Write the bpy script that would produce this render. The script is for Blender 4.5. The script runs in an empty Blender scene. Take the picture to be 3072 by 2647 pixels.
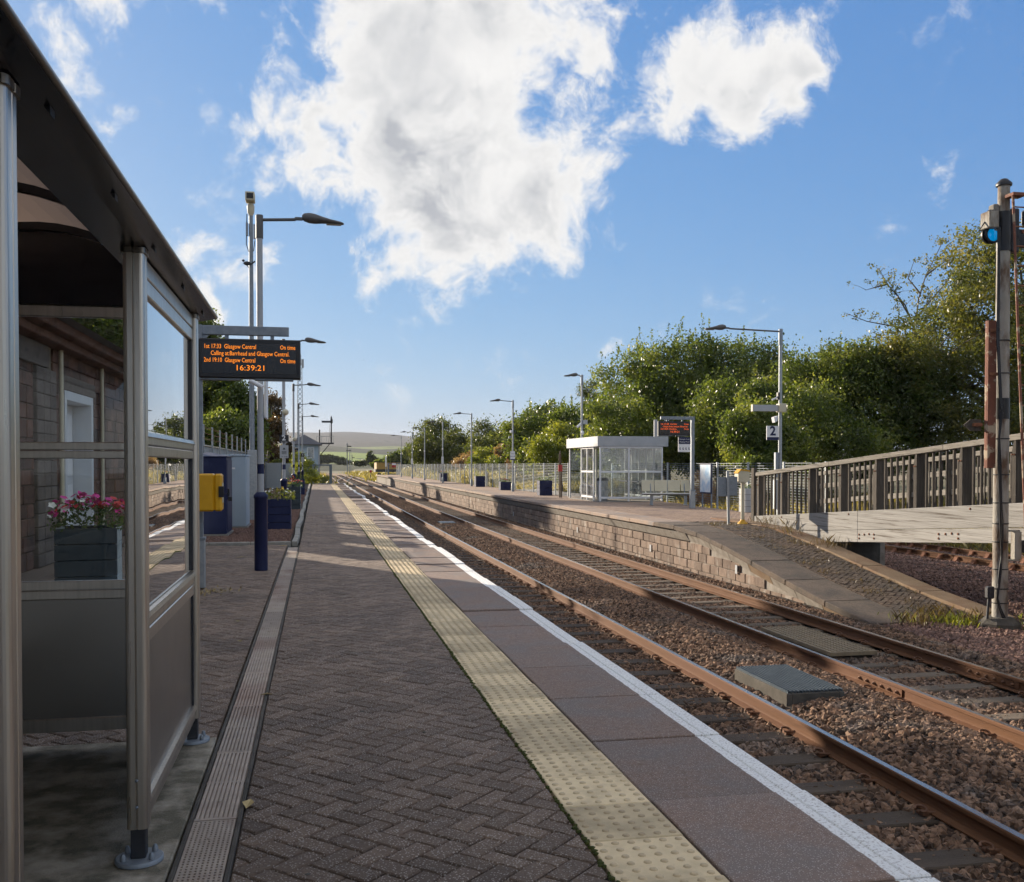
import bpy, bmesh, math, random
import numpy as np
from mathutils import Vector, Matrix

random.seed(7)
rng = np.random.default_rng(7)
SC = bpy.context.scene
COL = SC.collection

# ------------------------------------------------------------------ camera
PSI = math.atan(586 / 2950.0)          # the camera looks 11.2 deg right of the track direction (+Y)
PITCH = 0.02
cam_d = bpy.data.cameras.new('camera')
cam = bpy.data.objects.new('camera', cam_d)
COL.objects.link(cam)
cam.location = (0.0, 0.0, 1.5)
cam.rotation_euler = (math.pi / 2 - PITCH, 0.0, -PSI)
cam_d.sensor_fit = 'HORIZONTAL'
cam_d.sensor_width = 36.0
cam_d.lens = 36.0 * 2950.0 / 3072.0
cam_d.shift_y = 0.0425
cam_d.clip_start = 0.05
cam_d.clip_end = 30000.0
SC.camera = cam

# ------------------------------------------------------------------ sun direction
SUN_EL = math.radians(14.5)
SUN_AZ = math.radians(31.0)            # degrees left of +Y
SUN = Vector((-math.sin(SUN_AZ) * math.cos(SUN_EL), math.cos(SUN_AZ) * math.cos(SUN_EL), math.sin(SUN_EL)))

# ------------------------------------------------------------------ world: sky with cumulus cloud
world = bpy.data.worlds.new('World')
SC.world = world
world.use_nodes = True
world.cycles.sampling_method = 'MANUAL'
world.cycles.sample_map_resolution = 256
SKY_CURVE = ((1.06, 0.77), (2.0, 0.55), (4.5, 0.30))
wn = world.node_tree.nodes
wl = world.node_tree.links
wn.clear()


def wnode(t, **k):
    n = wn.new(t)
    for a, v in k.items():
        setattr(n, a, v)
    return n


def wmath(op, a, b=None, clamp=False):
    n = wn.new('ShaderNodeMath')
    n.operation = op
    n.use_clamp = clamp
    for i, v in enumerate((a, b)):
        if v is None:
            continue
        if isinstance(v, (int, float)):
            n.inputs[i].default_value = v
        else:
            wl.new(v, n.inputs[i])
    return n.outputs[0]


def wrange(v, a, b, c, d, smooth=True):
    n = wn.new('ShaderNodeMapRange')
    n.interpolation_type = 'SMOOTHSTEP' if smooth else 'LINEAR'
    wl.new(v, n.inputs[0])
    for i, x in enumerate((a, b, c, d)):
        n.inputs[i + 1].default_value = x
    return n.outputs[0]


w_out = wnode('ShaderNodeOutputWorld')
w_bg = wnode('ShaderNodeBackground')
w_bg.inputs[1].default_value = 0.055
sky = wnode('ShaderNodeTexSky')
sky.sky_type = 'NISHITA'
sky.sun_disc = False
sky.sun_elevation = SUN_EL
sky.sun_rotation = -SUN_AZ
sky.altitude = 100
sky.air_density = 1.0
sky.dust_density = 0.38
sky.ozone_density = 2.0
w_tc = wnode('ShaderNodeTexCoord')
w_dir = w_tc.outputs['Generated']
# domain warp so that cloud outlines curl
w_wn = wnode('ShaderNodeTexNoise')
w_wn.inputs['Scale'].default_value = 9.0
w_wn.inputs['Detail'].default_value = 3.0
wl.new(w_dir, w_wn.inputs['Vector'])
w_sub = wnode('ShaderNodeVectorMath', operation='SUBTRACT')
wl.new(w_wn.outputs['Color'], w_sub.inputs[0])
w_sub.inputs[1].default_value = (0.5, 0.5, 0.5)
w_sc = wnode('ShaderNodeVectorMath', operation='SCALE')
wl.new(w_sub.outputs[0], w_sc.inputs[0])
w_sc.inputs['Scale'].default_value = 0.075
w_add = wnode('ShaderNodeVectorMath', operation='ADD')
wl.new(w_dir, w_add.inputs[0])
wl.new(w_sc.outputs[0], w_add.inputs[1])
w_vec = w_add.outputs[0]
# the clouds of this sky: direction (unit vector), radius, strength
CLOUDS = [(0.0891, 0.9156, 0.3921, 0.1822, 1.0),
    (0.1625, 0.907, 0.3885, 0.1695, 1.0),
    (0.0534, 0.9339, 0.3536, 0.1271, 1),
    (0.2288, 0.8917, 0.3906, 0.1059, 0.8),
    (-0.0048, 0.9435, 0.3312, 0.0805, 0.85),
    (-0.0439, 0.9406, 0.3366, 0.0551, 0.62),
    (-0.0285, 0.9308, 0.3645, 0.0636, 0.7),
    (-0.0621, 0.9448, 0.3216, 0.0381, 0.5),
    (0.0792, 0.9474, 0.3101, 0.1398, 1),
    (0.15, 0.9475, 0.2825, 0.1525, 1),
    (0.2146, 0.9401, 0.2647, 0.1102, 0.95),
    (0.2519, 0.9293, 0.2702, 0.0636, 0.75),
    (0.1196, 0.9649, 0.2338, 0.1102, 0.95),
    (0.0911, 0.9751, 0.2022, 0.0763, 0.85),
    (0.0784, 0.9806, 0.1798, 0.0466, 0.7),
    (0.0167, 0.9533, 0.3017, 0.0847, 0.75),
    (-0.0204, 0.9556, 0.2938, 0.0593, 0.6),
    (0.3424, 0.8647, 0.3675, 0.0805, 0.85),
    (0.3902, 0.854, 0.3441, 0.0805, 0.85),
    (0.4308, 0.8298, 0.3547, 0.0508, 0.7),
    (0.327, 0.8842, 0.3336, 0.0678, 0.7),
    (0.2873, 0.9028, 0.32, 0.0424, 0.5),
    (0.4176, 0.8488, 0.3244, 0.0593, 0.8),
    (0.2534, 0.8772, 0.4078, 0.0636, 0.45),
    (-0.216, 0.9055, 0.3652, 0.0508, 0.62),
    (-0.2068, 0.9166, 0.3421, 0.0466, 0.62),
    (-0.2031, 0.9237, 0.3249, 0.0297, 0.5),
    (-0.1724, 0.9031, 0.3934, 0.0551, 0.6),
    (-0.1404, 0.9066, 0.3979, 0.0508, 0.6),
    (-0.1048, 0.9105, 0.3999, 0.0466, 0.48),
    (-0.1071, 0.9717, 0.2107, 0.0339, 0.6),
    (-0.0433, 0.979, 0.1991, 0.036, 0.6),
    (-0.0499, 0.9832, 0.1756, 0.0403, 0.65),
    (-0.0685, 0.9822, 0.1748, 0.0339, 0.5),
    (-0.0966, 0.9839, 0.1502, 0.0381, 0.62),
    (0.2841, 0.9516, 0.117, 0.0318, 0.6),
    (0.2951, 0.9477, 0.1218, 0.0233, 0.5),
    (-0.0513, 0.961, 0.2718, 0.0233, 0.5),
    (-0.1763, 0.9342, 0.3101, 0.0381, 0.42),
    (0.0408, 0.9768, 0.2102, 0.0254, 0.42),
    (0.02, 0.9838, 0.1783, 0.0212, 0.4),
    (0.5416, 0.7988, 0.262, 0.0381, 0.24),
    (-0.3507, 0.8242, 0.4447, 0.1695, 0.8),
    (-0.0117, 0.8559, 0.517, 0.178, 0.8),
    (0.4679, 0.7337, 0.4926, 0.1271, 0.7)]
mask = None
for (dx, dy, dz, r, s) in CLOUDS:
    n = wnode('ShaderNodeVectorMath', operation='DISTANCE')
    wl.new(w_vec, n.inputs[0])
    n.inputs[1].default_value = (dx, dy, dz)
    v = wrange(n.outputs['Value'], 0.0, r, s, 0.0, smooth=False)
    if mask is None:
        mask = v
    else:
        mask = wmath('SMOOTH_MAX', mask, v)
        mask.node.inputs[2].default_value = 0.12


def wnoise(scale, detail, rough, vec, off=(0, 0, 0), lac=2.0):
    m = wnode('ShaderNodeVectorMath', operation='ADD')
    wl.new(vec, m.inputs[0])
    m.inputs[1].default_value = off
    n = wnode('ShaderNodeTexNoise')
    n.inputs['Scale'].default_value = scale
    n.inputs['Detail'].default_value = detail
    n.inputs['Roughness'].default_value = rough
    n.inputs['Lacunarity'].default_value = lac
    wl.new(m.outputs[0], n.inputs['Vector'])
    return n.outputs['Fac']


# unseen cloud overhead and behind the camera, thickened to whiten light in the shade
far_field = wrange(wnoise(2.1, 2.0, 0.5, w_dir, (3.3, 1.7, 9.1)), 0.42, 0.58, 0.0, 0.95)
sepz = wnode('ShaderNodeSeparateXYZ')
wl.new(w_dir, sepz.inputs[0])
zz = sepz.outputs[2]
far_field = wmath('MULTIPLY', far_field, wrange(zz, 0.45, 0.62, 0.0, 1.0))
back_field = wmath('MULTIPLY', wrange(wnoise(2.6, 2.0, 0.5, w_dir, (7.3, 4.7, 2.1)), 0.40, 0.56, 0.0, 0.95), wrange(sepz.outputs[1], 0.25, -0.15, 0.0, 1.0))
cover = wmath('MAXIMUM', mask, wmath('MAXIMUM', far_field, back_field))
fb = wnoise(12.0, 8.0, 0.66, w_vec, (0.4, 2.0, 5.0))
# the same field a step towards the sun: lit and shaded sides of the billows
fb_sun = wnoise(12.0, 5.0, 0.6, w_vec, (0.4 + SUN.x * 0.022, 2.0 + SUN.y * 0.022, 5.0 + SUN.z * 0.022 + 0.020))
fb2 = wnoise(30.0, 6.0, 0.65, w_vec, (4.4, 1.0, 0.3))
fbm = wmath('ADD', wmath('MULTIPLY', fb, 0.66), wmath('MULTIPLY', fb2, 0.34))
body = wmath('ADD', wmath('MULTIPLY', cover, 0.92), wmath('MULTIPLY', wmath('SUBTRACT', fbm, 0.5), 2.3))
alpha = wrange(body, 0.22, 0.60, 0.0, 1.0)
alpha = wmath('MULTIPLY', alpha, wrange(cover, 0.0, 0.16, 0.0, 1.0))
# thickness: thick parts are greyer, with soft billows
thick = wrange(body, 0.50, 1.05, 0.0, 1.0)
bil = wrange(wnoise(7.0, 3.0, 0.55, w_vec, (1.4, 8.0, 2.0)), 0.36, 0.60, 0.0, 1.0)
relief = wrange(wmath('SUBTRACT', fb_sun, fb), -0.10, 0.16, 0.0, 1.0)
grey = wmath('MULTIPLY', thick, wmath('ADD', wmath('MULTIPLY', bil, 0.55), wmath('MULTIPLY', relief, 0.75)), clamp=True)
cmix = wnode('ShaderNodeMixRGB')
cmix.inputs[1].default_value = (9.3, 9.2, 9.1, 1)
cmix.inputs[2].default_value = (5.0, 5.2, 5.6, 1)
wl.new(grey, cmix.inputs[0])
# pale haze of the low air, thickening towards the horizon
smix = wnode('ShaderNodeMixRGB')
wl.new(alpha, smix.inputs[0])
# white balance and tone of the air, one curve per colour channel over the whole sky
w_sep = wnode('ShaderNodeSeparateColor')
wl.new(sky.outputs[0], w_sep.inputs[0])
w_com = wnode('ShaderNodeCombineColor')
for i, (k, e) in enumerate(SKY_CURVE):
    wl.new(wmath('MULTIPLY', wmath('POWER', w_sep.outputs[i], e), k), w_com.inputs[i])
wl.new(w_com.outputs[0], smix.inputs[1])
wl.new(cmix.outputs[0], smix.inputs[2])
wl.new(smix.outputs[0], w_bg.inputs[0])
wl.new(w_bg.outputs[0], w_out.inputs[0])

# ------------------------------------------------------------------ sun lamp
sun_d = bpy.data.lights.new('sun', 'SUN')
sun_d.energy = 5.0
sun_d.angle = math.radians(0.53)
sun_d.color = (1.0, 0.86, 0.68)
sun_o = bpy.data.objects.new('sun', sun_d)
sun_o.rotation_euler = (-SUN).to_track_quat('-Z', 'Y').to_euler()
sun_o.location = (0, 0, 60)
COL.objects.link(sun_o)

# ------------------------------------------------------------------ colour management, sampling
SC.view_settings.view_transform = 'Standard'
SC.view_settings.look = 'None'
SC.view_settings.exposure = 0.86
SC.view_settings.gamma = 1.0
SC.view_settings.use_curve_mapping = False
SC.render.engine = 'CYCLES'
SC.cycles.use_denoising = True
try:
    SC.cycles.denoiser = 'OPENIMAGEDENOISE'
except Exception:
    pass
SC.cycles.use_adaptive_sampling = True
SC.cycles.adaptive_threshold = 0.02
SC.cycles.adaptive_min_samples = 12
SC.cycles.max_bounces = 8
SC.cycles.diffuse_bounces = 3
SC.cycles.glossy_bounces = 4
SC.cycles.transmission_bounces = 8
SC.cycles.transparent_max_bounces = 12
SC.cycles.sample_clamp_indirect = 6.0
SC.cycles.caustics_reflective = False
SC.cycles.caustics_refractive = False

# ================================================================== materials
MAT = {}


def material(name, c1, c2=None, scale=6.0, rough=0.7, metal=0.0, bump=0.0, bscale=40.0, rnd=0.0,
             detail=6.0, stretch=(1, 1, 1), spec=0.5, c3=None, s3=1.2, t3=(0.5, 0.7), emit=None, speck=None,
             rvar=0.0, coat=0.0):
    """Principled material coloured by world-space noise between c1 and c2, an optional third colour in
    larger patches, optional fine specks, value jitter per piece, and bump."""
    m = bpy.data.materials.new(name)
    m.use_nodes = True
    N, L = m.node_tree.nodes, m.node_tree.links
    b = N['Principled BSDF']
    b.inputs['Roughness'].default_value = rough
    b.inputs['Metallic'].default_value = metal
    b.inputs['Specular IOR Level'].default_value = spec
    b.inputs['Coat Weight'].default_value = coat
    geo = N.new('ShaderNodeNewGeometry')
    mp = N.new('ShaderNodeMapping')
    mp.inputs['Scale'].default_value = stretch
    L.new(geo.outputs['Position'], mp.inputs['Vector'])
    vec = mp.outputs[0]

    def noise(s, d=detail, r=0.6):
        n = N.new('ShaderNodeTexNoise')
        n.inputs['Scale'].default_value = s
        n.inputs['Detail'].default_value = d
        n.inputs['Roughness'].default_value = r
        L.new(vec, n.inputs['Vector'])
        return n.outputs['Fac']

    def mrange(v, a, b_, c=0.0, d=1.0):
        n = N.new('ShaderNodeMapRange')
        L.new(v, n.inputs[0])
        for i, x in enumerate((a, b_, c, d)):
            n.inputs[i + 1].default_value = x
        return n.outputs[0]

    def mix(f, a, b_, blend='MIX'):
        n = N.new('ShaderNodeMixRGB')
        n.blend_type = blend
        for i, x in enumerate((f, a, b_)):
            if isinstance(x, (int, float)):
                n.inputs[i].default_value = x
            elif isinstance(x, tuple):
                n.inputs[i].default_value = (*x, 1) if len(x) == 3 else x
            else:
                L.new(x, n.inputs[i])
        return n.outputs[0]

    col = None
    if c2 is not None:
        col = mix(mrange(noise(scale), 0.32, 0.68), c1, c2)
    if c3 is not None:
        col = mix(mrange(noise(s3), t3[0], t3[1]), col if col is not None else c1, c3)
    if speck is not None:
        sc, cc, th = speck
        v = N.new('ShaderNodeTexVoronoi')
        v.inputs['Scale'].default_value = sc
        L.new(vec, v.inputs['Vector'])
        col = mix(mrange(v.outputs['Distance'], th, th * 0.6), col if col is not None else c1, cc)
    if rnd > 0:
        oi = N.new('ShaderNodeObjectInfo')
        at = N.new('ShaderNodeAttribute')
        at.attribute_name = 'rnd'
        ad = N.new('ShaderNodeMath')
        ad.operation = 'ADD'
        L.new(oi.outputs['Random'], ad.inputs[0])
        L.new(at.outputs['Fac'], ad.inputs[1])
        fr = N.new('ShaderNodeMath')
        fr.operation = 'FRACT'
        L.new(ad.outputs[0], fr.inputs[0])
        g = mrange(fr.outputs[0], 0.0, 1.0, 1.0 - rnd, 1.0 + rnd)
        cb = N.new('ShaderNodeCombineXYZ')
        for i in range(3):
            L.new(g, cb.inputs[i])
        col = mix(1.0, col if col is not None else c1, cb.outputs[0], 'MULTIPLY')
    if col is None:
        b.inputs['Base Color'].default_value = (*c1, 1)
    else:
        L.new(col, b.inputs['Base Color'])
    if rvar > 0:
        L.new(mrange(noise(scale * 1.7), 0.3, 0.7, max(0.02, rough - rvar), min(1, rough + rvar)), b.inputs['Roughness'])
    if bump > 0:
        bn = N.new('ShaderNodeBump')
        bn.inputs['Strength'].default_value = min(1.0, bump)
        bn.inputs['Distance'].default_value = 0.02
        L.new(noise(bscale, 8.0, 0.65), bn.inputs['Height'])
        L.new(bn.outputs[0], b.inputs['Normal'])
    if emit is not None:
        b.inputs['Emission Color'].default_value = (*emit[:3], 1)
        b.inputs['Emission Strength'].default_value = emit[3]
    MAT[name] = m
    return m


def glass_material(name, tint=(0.93, 0.96, 0.95), refl=1.0, dirt=0.06, dirt_col=(0.6, 0.6, 0.58)):
    m = bpy.data.materials.new(name)
    m.use_nodes = True
    N, L = m.node_tree.nodes, m.node_tree.links
    N.clear()
    out = N.new('ShaderNodeOutputMaterial')
    tr = N.new('ShaderNodeBsdfTransparent')
    tr.inputs[0].default_value = (*tint, 1)
    gl = N.new('ShaderNodeBsdfGlossy')
    gl.inputs['Roughness'].default_value = 0.0
    gl.inputs[0].default_value = (1, 1, 1, 1)
    fr = N.new('ShaderNodeFresnel')
    fr.inputs[0].default_value = 1.52
    # panes are never quite flat: faint waviness in the reflection
    geo = N.new('ShaderNodeNewGeometry')
    nz = N.new('ShaderNodeTexNoise')
    nz.inputs['Scale'].default_value = 2.2
    nz.inputs['Detail'].default_value = 1.0
    L.new(geo.outputs['Position'], nz.inputs['Vector'])
    bp = N.new('ShaderNodeBump')
    bp.inputs['Strength'].default_value = 0.05
    bp.inputs['Distance'].default_value = 0.02
    L.new(nz.outputs['Fac'], bp.inputs['Height'])
    L.new(bp.outputs[0], gl.inputs['Normal'])
    fm = N.new('ShaderNodeMath')
    fm.operation = 'MULTIPLY'
    fm.use_clamp = True
    fm.inputs[1].default_value = 1.75 * refl
    L.new(fr.outputs[0], fm.inputs[0])
    mx = N.new('ShaderNodeMixShader')
    L.new(fm.outputs[0], mx.inputs[0])
    L.new(tr.outputs[0], mx.inputs[1])
    L.new(gl.outputs[0], mx.inputs[2])
    df = N.new('ShaderNodeBsdfDiffuse')
    df.inputs[0].default_value = (*dirt_col, 1)
    n2 = N.new('ShaderNodeTexNoise')
    n2.inputs['Scale'].default_value = 3.5
    n2.inputs['Detail'].default_value = 8.0
    L.new(geo.outputs['Position'], n2.inputs['Vector'])
    mr = N.new('ShaderNodeMapRange')
    mr.inputs[1].default_value = 0.45
    mr.inputs[2].default_value = 0.85
    mr.inputs[3].default_value = dirt * 0.4
    mr.inputs[4].default_value = dirt * 2.2
    L.new(n2.outputs['Fac'], mr.inputs[0])
    m2 = N.new('ShaderNodeMixShader')
    L.new(mr.outputs[0], m2.inputs[0])
    L.new(mx.outputs[0], m2.inputs[1])
    L.new(df.outputs[0], m2.inputs[2])
    L.new(m2.outputs[0], out.inputs[0])
    MAT[name] = m
    return m


def leaf_material(name, c1, c2, c3, trans=0.45):
    """Leaves: colour varies from leaf to leaf (attribute rnd) and in drifts through the crown."""
    m = bpy.data.materials.new(name)
    m.use_nodes = True
    N, L = m.node_tree.nodes, m.node_tree.links
    N.clear()
    out = N.new('ShaderNodeOutputMaterial')
    at = N.new('ShaderNodeAttribute')
    at.attribute_name = 'rnd'
    geo = N.new('ShaderNodeNewGeometry')
    nz = N.new('ShaderNodeTexNoise')
    nz.inputs['Scale'].default_value = 0.55
    nz.inputs['Detail'].default_value = 3.0
    L.new(geo.outputs['Position'], nz.inputs['Vector'])
    ad = N.new('ShaderNodeMath')
    ad.operation = 'MULTIPLY_ADD'
    L.new(nz.outputs['Fac'], ad.inputs[0])
    ad.inputs[1].default_value = 1.5
    ad.inputs[2].default_value = -0.6
    a2 = N.new('ShaderNodeMath')
    a2.operation = 'MULTIPLY_ADD'
    L.new(at.outputs['Fac'], a2.inputs[0])
    a2.inputs[1].default_value = 0.75
    L.new(ad.outputs[0], a2.inputs[2])
    cr = N.new('ShaderNodeValToRGB')
    e = cr.color_ramp.elements
    e[0].position, e[0].color = 0.0, (*c1, 1)
    e[1].position, e[1].color = 1.0, (*c3, 1)
    k = cr.color_ramp.elements.new(0.55)
    k.color = (*c2, 1)
    L.new(a2.outputs[0], cr.inputs[0])
    pr = N.new('ShaderNodeBsdfPrincipled')
    pr.inputs['Roughness'].default_value = 0.38
    pr.inputs['Specular IOR Level'].default_value = 0.5
    L.new(cr.outputs[0], pr.inputs['Base Color'])
    tl = N.new('ShaderNodeBsdfTranslucent')
    hs = N.new('ShaderNodeMixRGB')
    hs.blend_type = 'MULTIPLY'
    hs.inputs[0].default_value = 1.0
    hs.inputs[2].default_value = (1.5, 1.45, 0.62, 1)
    L.new(cr.outputs[0], hs.inputs[1])
    L.new(hs.outputs[0], tl.inputs[0])
    mx = N.new('ShaderNodeMixShader')
    mx.inputs[0].default_value = trans
    L.new(pr.outputs[0], mx.inputs[1])
    L.new(tl.outputs[0], mx.inputs[2])
    L.new(mx.outputs[0], out.inputs[0])
    MAT[name] = m
    return m


# ================================================================== mesh helpers
def tag(o, label=None, cat=None, group=None, kind=None):
    if label:
        o['label'] = label
    if cat:
        o['category'] = cat
    if group:
        o['group'] = group
    if kind:
        o['kind'] = kind
    return o


def empty(name, loc=(0, 0, 0), rz=0.0, parent=None):
    o = bpy.data.objects.new(name, None)
    o.location = loc
    o.rotation_euler = (0, 0, rz)
    o.empty_display_size = 0.2
    if parent:
        o.parent = parent
    COL.objects.link(o)
    return o


def link(name, me, mat=None, parent=None, loc=None, rot=None):
    if mat is not None and not me.materials:
        for mm in (mat if isinstance(mat, (list, tuple)) else [mat]):
            me.materials.append(MAT[mm] if isinstance(mm, str) else mm)
    o = bpy.data.objects.new(name, me)
    if loc is not None:
        o.location = loc
    if rot is not None:
        o.rotation_euler = rot
    if parent is not None:
        o.parent = parent
    COL.objects.link(o)
    return o


def np_mesh(name, verts, faces, rnd=None, smooth=False):
    """verts (N,3); faces (M,k) with one k. rnd: per-face random value stored as attribute."""
    verts = np.asarray(verts, dtype=np.float32)
    faces = np.asarray(faces, dtype=np.int32)
    me = bpy.data.meshes.new(name)
    n, k = faces.shape
    me.vertices.add(len(verts))
    me.vertices.foreach_set('co', verts.ravel())
    me.loops.add(n * k)
    me.loops.foreach_set('vertex_index', faces.ravel())
    me.polygons.add(n)
    me.polygons.foreach_set('loop_start', np.arange(0, n * k, k, dtype=np.int32))
    if smooth:
        me.polygons.foreach_set('use_smooth', np.ones(n, dtype=bool))
    me.update(calc_edges=True)
    if rnd is not None:
        a = me.attributes.new('rnd', 'FLOAT', 'FACE')
        a.data.foreach_set('value', np.asarray(rnd, dtype=np.float32))
    return me


class MB:
    """Collects polygons; build() makes ONE mesh object."""

    def __init__(self):
        self.v, self.f, self.s, self.r = [], [], [], []
        self.cur_r = 0.0

    def add(self, vs, fs, smooth=False):
        o = len(self.v)
        self.v.extend([tuple(p) for p in vs])
        for f in fs:
            self.f.append(tuple(i + o for i in f))
            self.s.append(smooth)
            self.r.append(self.cur_r)
        return self

    def box(self, x0, x1, y0, y1, z0, z1, c=0.0, M=None):
        """axis-aligned box, chamfered by c on all edges when c > 0; M transforms."""
        if c <= 0:
            vs = [(x, y, z) for z in (z0, z1) for y in (y0, y1) for x in (x0, x1)]
            fs = [(0, 2, 3, 1), (4, 5, 7, 6), (0, 1, 5, 4), (2, 6, 7, 3), (0, 4, 6, 2), (1, 3, 7, 5)]
        else:
            c = min(c, (x1 - x0) * .49, (y1 - y0) * .49, (z1 - z0) * .49)
            bm = bmesh.new()
            bmesh.ops.create_cube(bm, size=1.0)
            for v in bm.verts:
                v.co = ((x0 + x1) / 2 + v.co.x * (x1 - x0), (y0 + y1) / 2 + v.co.y * (y1 - y0), (z0 + z1) / 2 + v.co.z * (z1 - z0))
            bmesh.ops.bevel(bm, geom=list(bm.edges), offset=c, segments=1, affect='EDGES')
            bm.verts.index_update()
            vs = [tuple(v.co) for v in bm.verts]
            fs = [tuple(v.index for v in f.verts) for f in bm.faces]
            bm.free()
        if M is not None:
            vs = [tuple(M @ Vector(p)) for p in vs]
        return self.add(vs, fs)

    def tube(self, pts, r, n=10, cap=True, smooth=True, r1=None):
        """round tube through points; r may be a list"""
        pts = [Vector(p) for p in pts]
        k = len(pts)
        rs = r if isinstance(r, (list, tuple)) else [r + ((r1 if r1 is not None else r) - r) * i / max(1, k - 1) for i in range(k)]
        vs, fs = [], []
        up = None
        for i, p in enumerate(pts):
            d = (pts[min(i + 1, k - 1)] - pts[max(i - 1, 0)]).normalized()
            if up is None:
                up = Vector((0, 0, 1)) if abs(d.z) < 0.9 else Vector((1, 0, 0))
            a = d.cross(up).normalized()
            b = a.cross(d).normalized()
            up = b
            for j in range(n):
                t = 2 * math.pi * j / n
                vs.append(p + (a * math.cos(t) + b * math.sin(t)) * rs[i])
        for i in range(k - 1):
            for j in range(n):
                fs.append((i * n + j, i * n + (j + 1) % n, (i + 1) * n + (j + 1) % n, (i + 1) * n + j))
        self.add(vs, fs, smooth)
        if cap:
            self.add([vs[j] for j in range(n)], [tuple(range(n))[::-1]])
            self.add([vs[(k - 1) * n + j] for j in range(n)], [tuple(range(n))])
        return self

    def lathe(self, prof, loc=(0, 0, 0), n=16, axis='z', smooth=True, M=None):
        """prof: list of (radius, height)"""
        vs, fs = [], []
        for (r, h) in prof:
            for j in range(n):
                t = 2 * math.pi * j / n
                p = (r * math.cos(t), r * math.sin(t), h)
                if axis == 'x':
                    p = (p[2], p[0], p[1])
                elif axis == 'y':
                    p = (p[0], p[2], p[1])
                p = Vector(p)
                if M is not None:
                    p = M @ p
                vs.append((p[0] + loc[0], p[1] + loc[1], p[2] + loc[2]))
        k = len(prof)
        for i in range(k - 1):
            for j in range(n):
                q = (i * n + j, i * n + (j + 1) % n, (i + 1) * n + (j + 1) % n, (i + 1) * n + j)
                fs.append(q if axis != 'y' else q[::-1])
        self.add(vs, fs, smooth)
        if prof[0][0] > 1e-4:
            self.add(vs[:n], [tuple(range(n))[::-1] if axis != 'y' else tuple(range(n))])
        if prof[-1][0] > 1e-4:
            self.add(vs[-n:], [tuple(range(n)) if axis != 'y' else tuple(range(n))[::-1]])
        return self

    def prism(self, poly, a, b, axis='z', smooth=False):
        """polygon (2-D) extruded from a to b along axis; axis 'x': poly=(y,z); 'y': poly=(x,z); 'z': poly=(x,y)"""
        n = len(poly)
        def P(p, h):
            return {'x': (h, p[0], p[1]), 'y': (p[0], h, p[1]), 'z': (p[0], p[1], h)}[axis]
        vs = [P(p, a) for p in poly] + [P(p, b) for p in poly]
        self.add(vs, [(i, (i + 1) % n, n + (i + 1) % n, n + i) for i in range(n)], smooth)
        self.add(vs[:n], [tuple(range(n))[::-1]])
        self.add(vs[n:], [tuple(range(n))])
        return self

    def quad(self, a, b, c, d):
        return self.add([a, b, c, d], [(0, 1, 2, 3)])

    def mesh(self, name, fix=True):
        me = bpy.data.meshes.new(name)
        me.from_pydata(self.v, [], self.f)
        me.polygons.foreach_set('use_smooth', self.s)
        if any(self.r):
            a = me.attributes.new('rnd', 'FLOAT', 'FACE')
            a.data.foreach_set('value', self.r)
        if fix:
            bm = bmesh.new()
            bm.from_mesh(me)
            bmesh.ops.recalc_face_normals(bm, faces=bm.faces)
            bm.to_mesh(me)
            bm.free()
        me.update()
        return me

    def build(self, name, mat, parent=None, loc=None, rot=None, fix=True):
        return link(name, self.mesh(name, fix), mat, parent, loc, rot)


def copy_tree(o, parent=None):
    c = o.copy()
    COL.objects.link(c)
    c.parent = parent
    for ch in list(o.children):
        copy_tree(ch, c)
    return c


def text(name, s, size, loc, rot, mat, parent=None, align='CENTER', ext=0.0005, sx=1.0, fit=None, bold=0.0):
    cu = bpy.data.curves.new(name, 'FONT')
    cu.body = s
    cu.size = size
    cu.align_x = align
    cu.align_y = 'CENTER'
    cu.extrude = ext
    cu.offset = bold
    cu.resolution_u = 2
    cu.materials.append(MAT[mat])
    o = bpy.data.objects.new(name, cu)
    o.location = loc
    o.rotation_euler = rot
    o.scale = (sx, 1, 1)
    if parent:
        o.parent = parent
    COL.objects.link(o)
    if fit:
        bpy.context.view_layer.update()
        if o.dimensions.x > 1e-4:
            o.scale = (fit / o.dimensions.x, 1, 1)
    return o


FACE_US = (math.pi / 2, 0, 0)          # a face turned towards -Y (towards the camera)

# ================================================================== the material list
material('paver', (0.205, 0.138, 0.098), (0.31, 0.222, 0.160), scale=70, rough=0.78, bump=1.0, bscale=190, rnd=0.22,
         c3=(0.155, 0.110, 0.084), s3=0.8, t3=(0.45, 0.72), speck=(85, (0.60, 0.53, 0.46), 0.34))
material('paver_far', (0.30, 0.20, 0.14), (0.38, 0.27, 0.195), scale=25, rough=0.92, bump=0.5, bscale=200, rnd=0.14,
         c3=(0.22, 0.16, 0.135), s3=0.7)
material('joint_sand', (0.014, 0.012, 0.009), (0.028, 0.024, 0.018), scale=9, rough=1.0, bump=0.5, bscale=120, c3=(0.022, 0.030, 0.008), s3=3.0, t3=(0.55, 0.7))
material('moss', (0.05, 0.07, 0.012), (0.10, 0.11, 0.02), scale=40, rough=1.0, bump=0.9, bscale=220)
material('tactile', (0.72, 0.575, 0.355), (0.62, 0.49, 0.30), scale=14, rough=0.85, bump=0.3, bscale=240, rnd=0.20,
         c3=(0.40, 0.32, 0.20), s3=3.2, t3=(0.47, 0.70))
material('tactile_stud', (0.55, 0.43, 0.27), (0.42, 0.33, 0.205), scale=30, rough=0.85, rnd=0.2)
material('concrete', (0.24, 0.225, 0.20), (0.33, 0.31, 0.28), scale=4, rough=0.92, bump=0.4, bscale=90, c3=(0.15, 0.14, 0.12), s3=1.4, t3=(0.48, 0.72))
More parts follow.
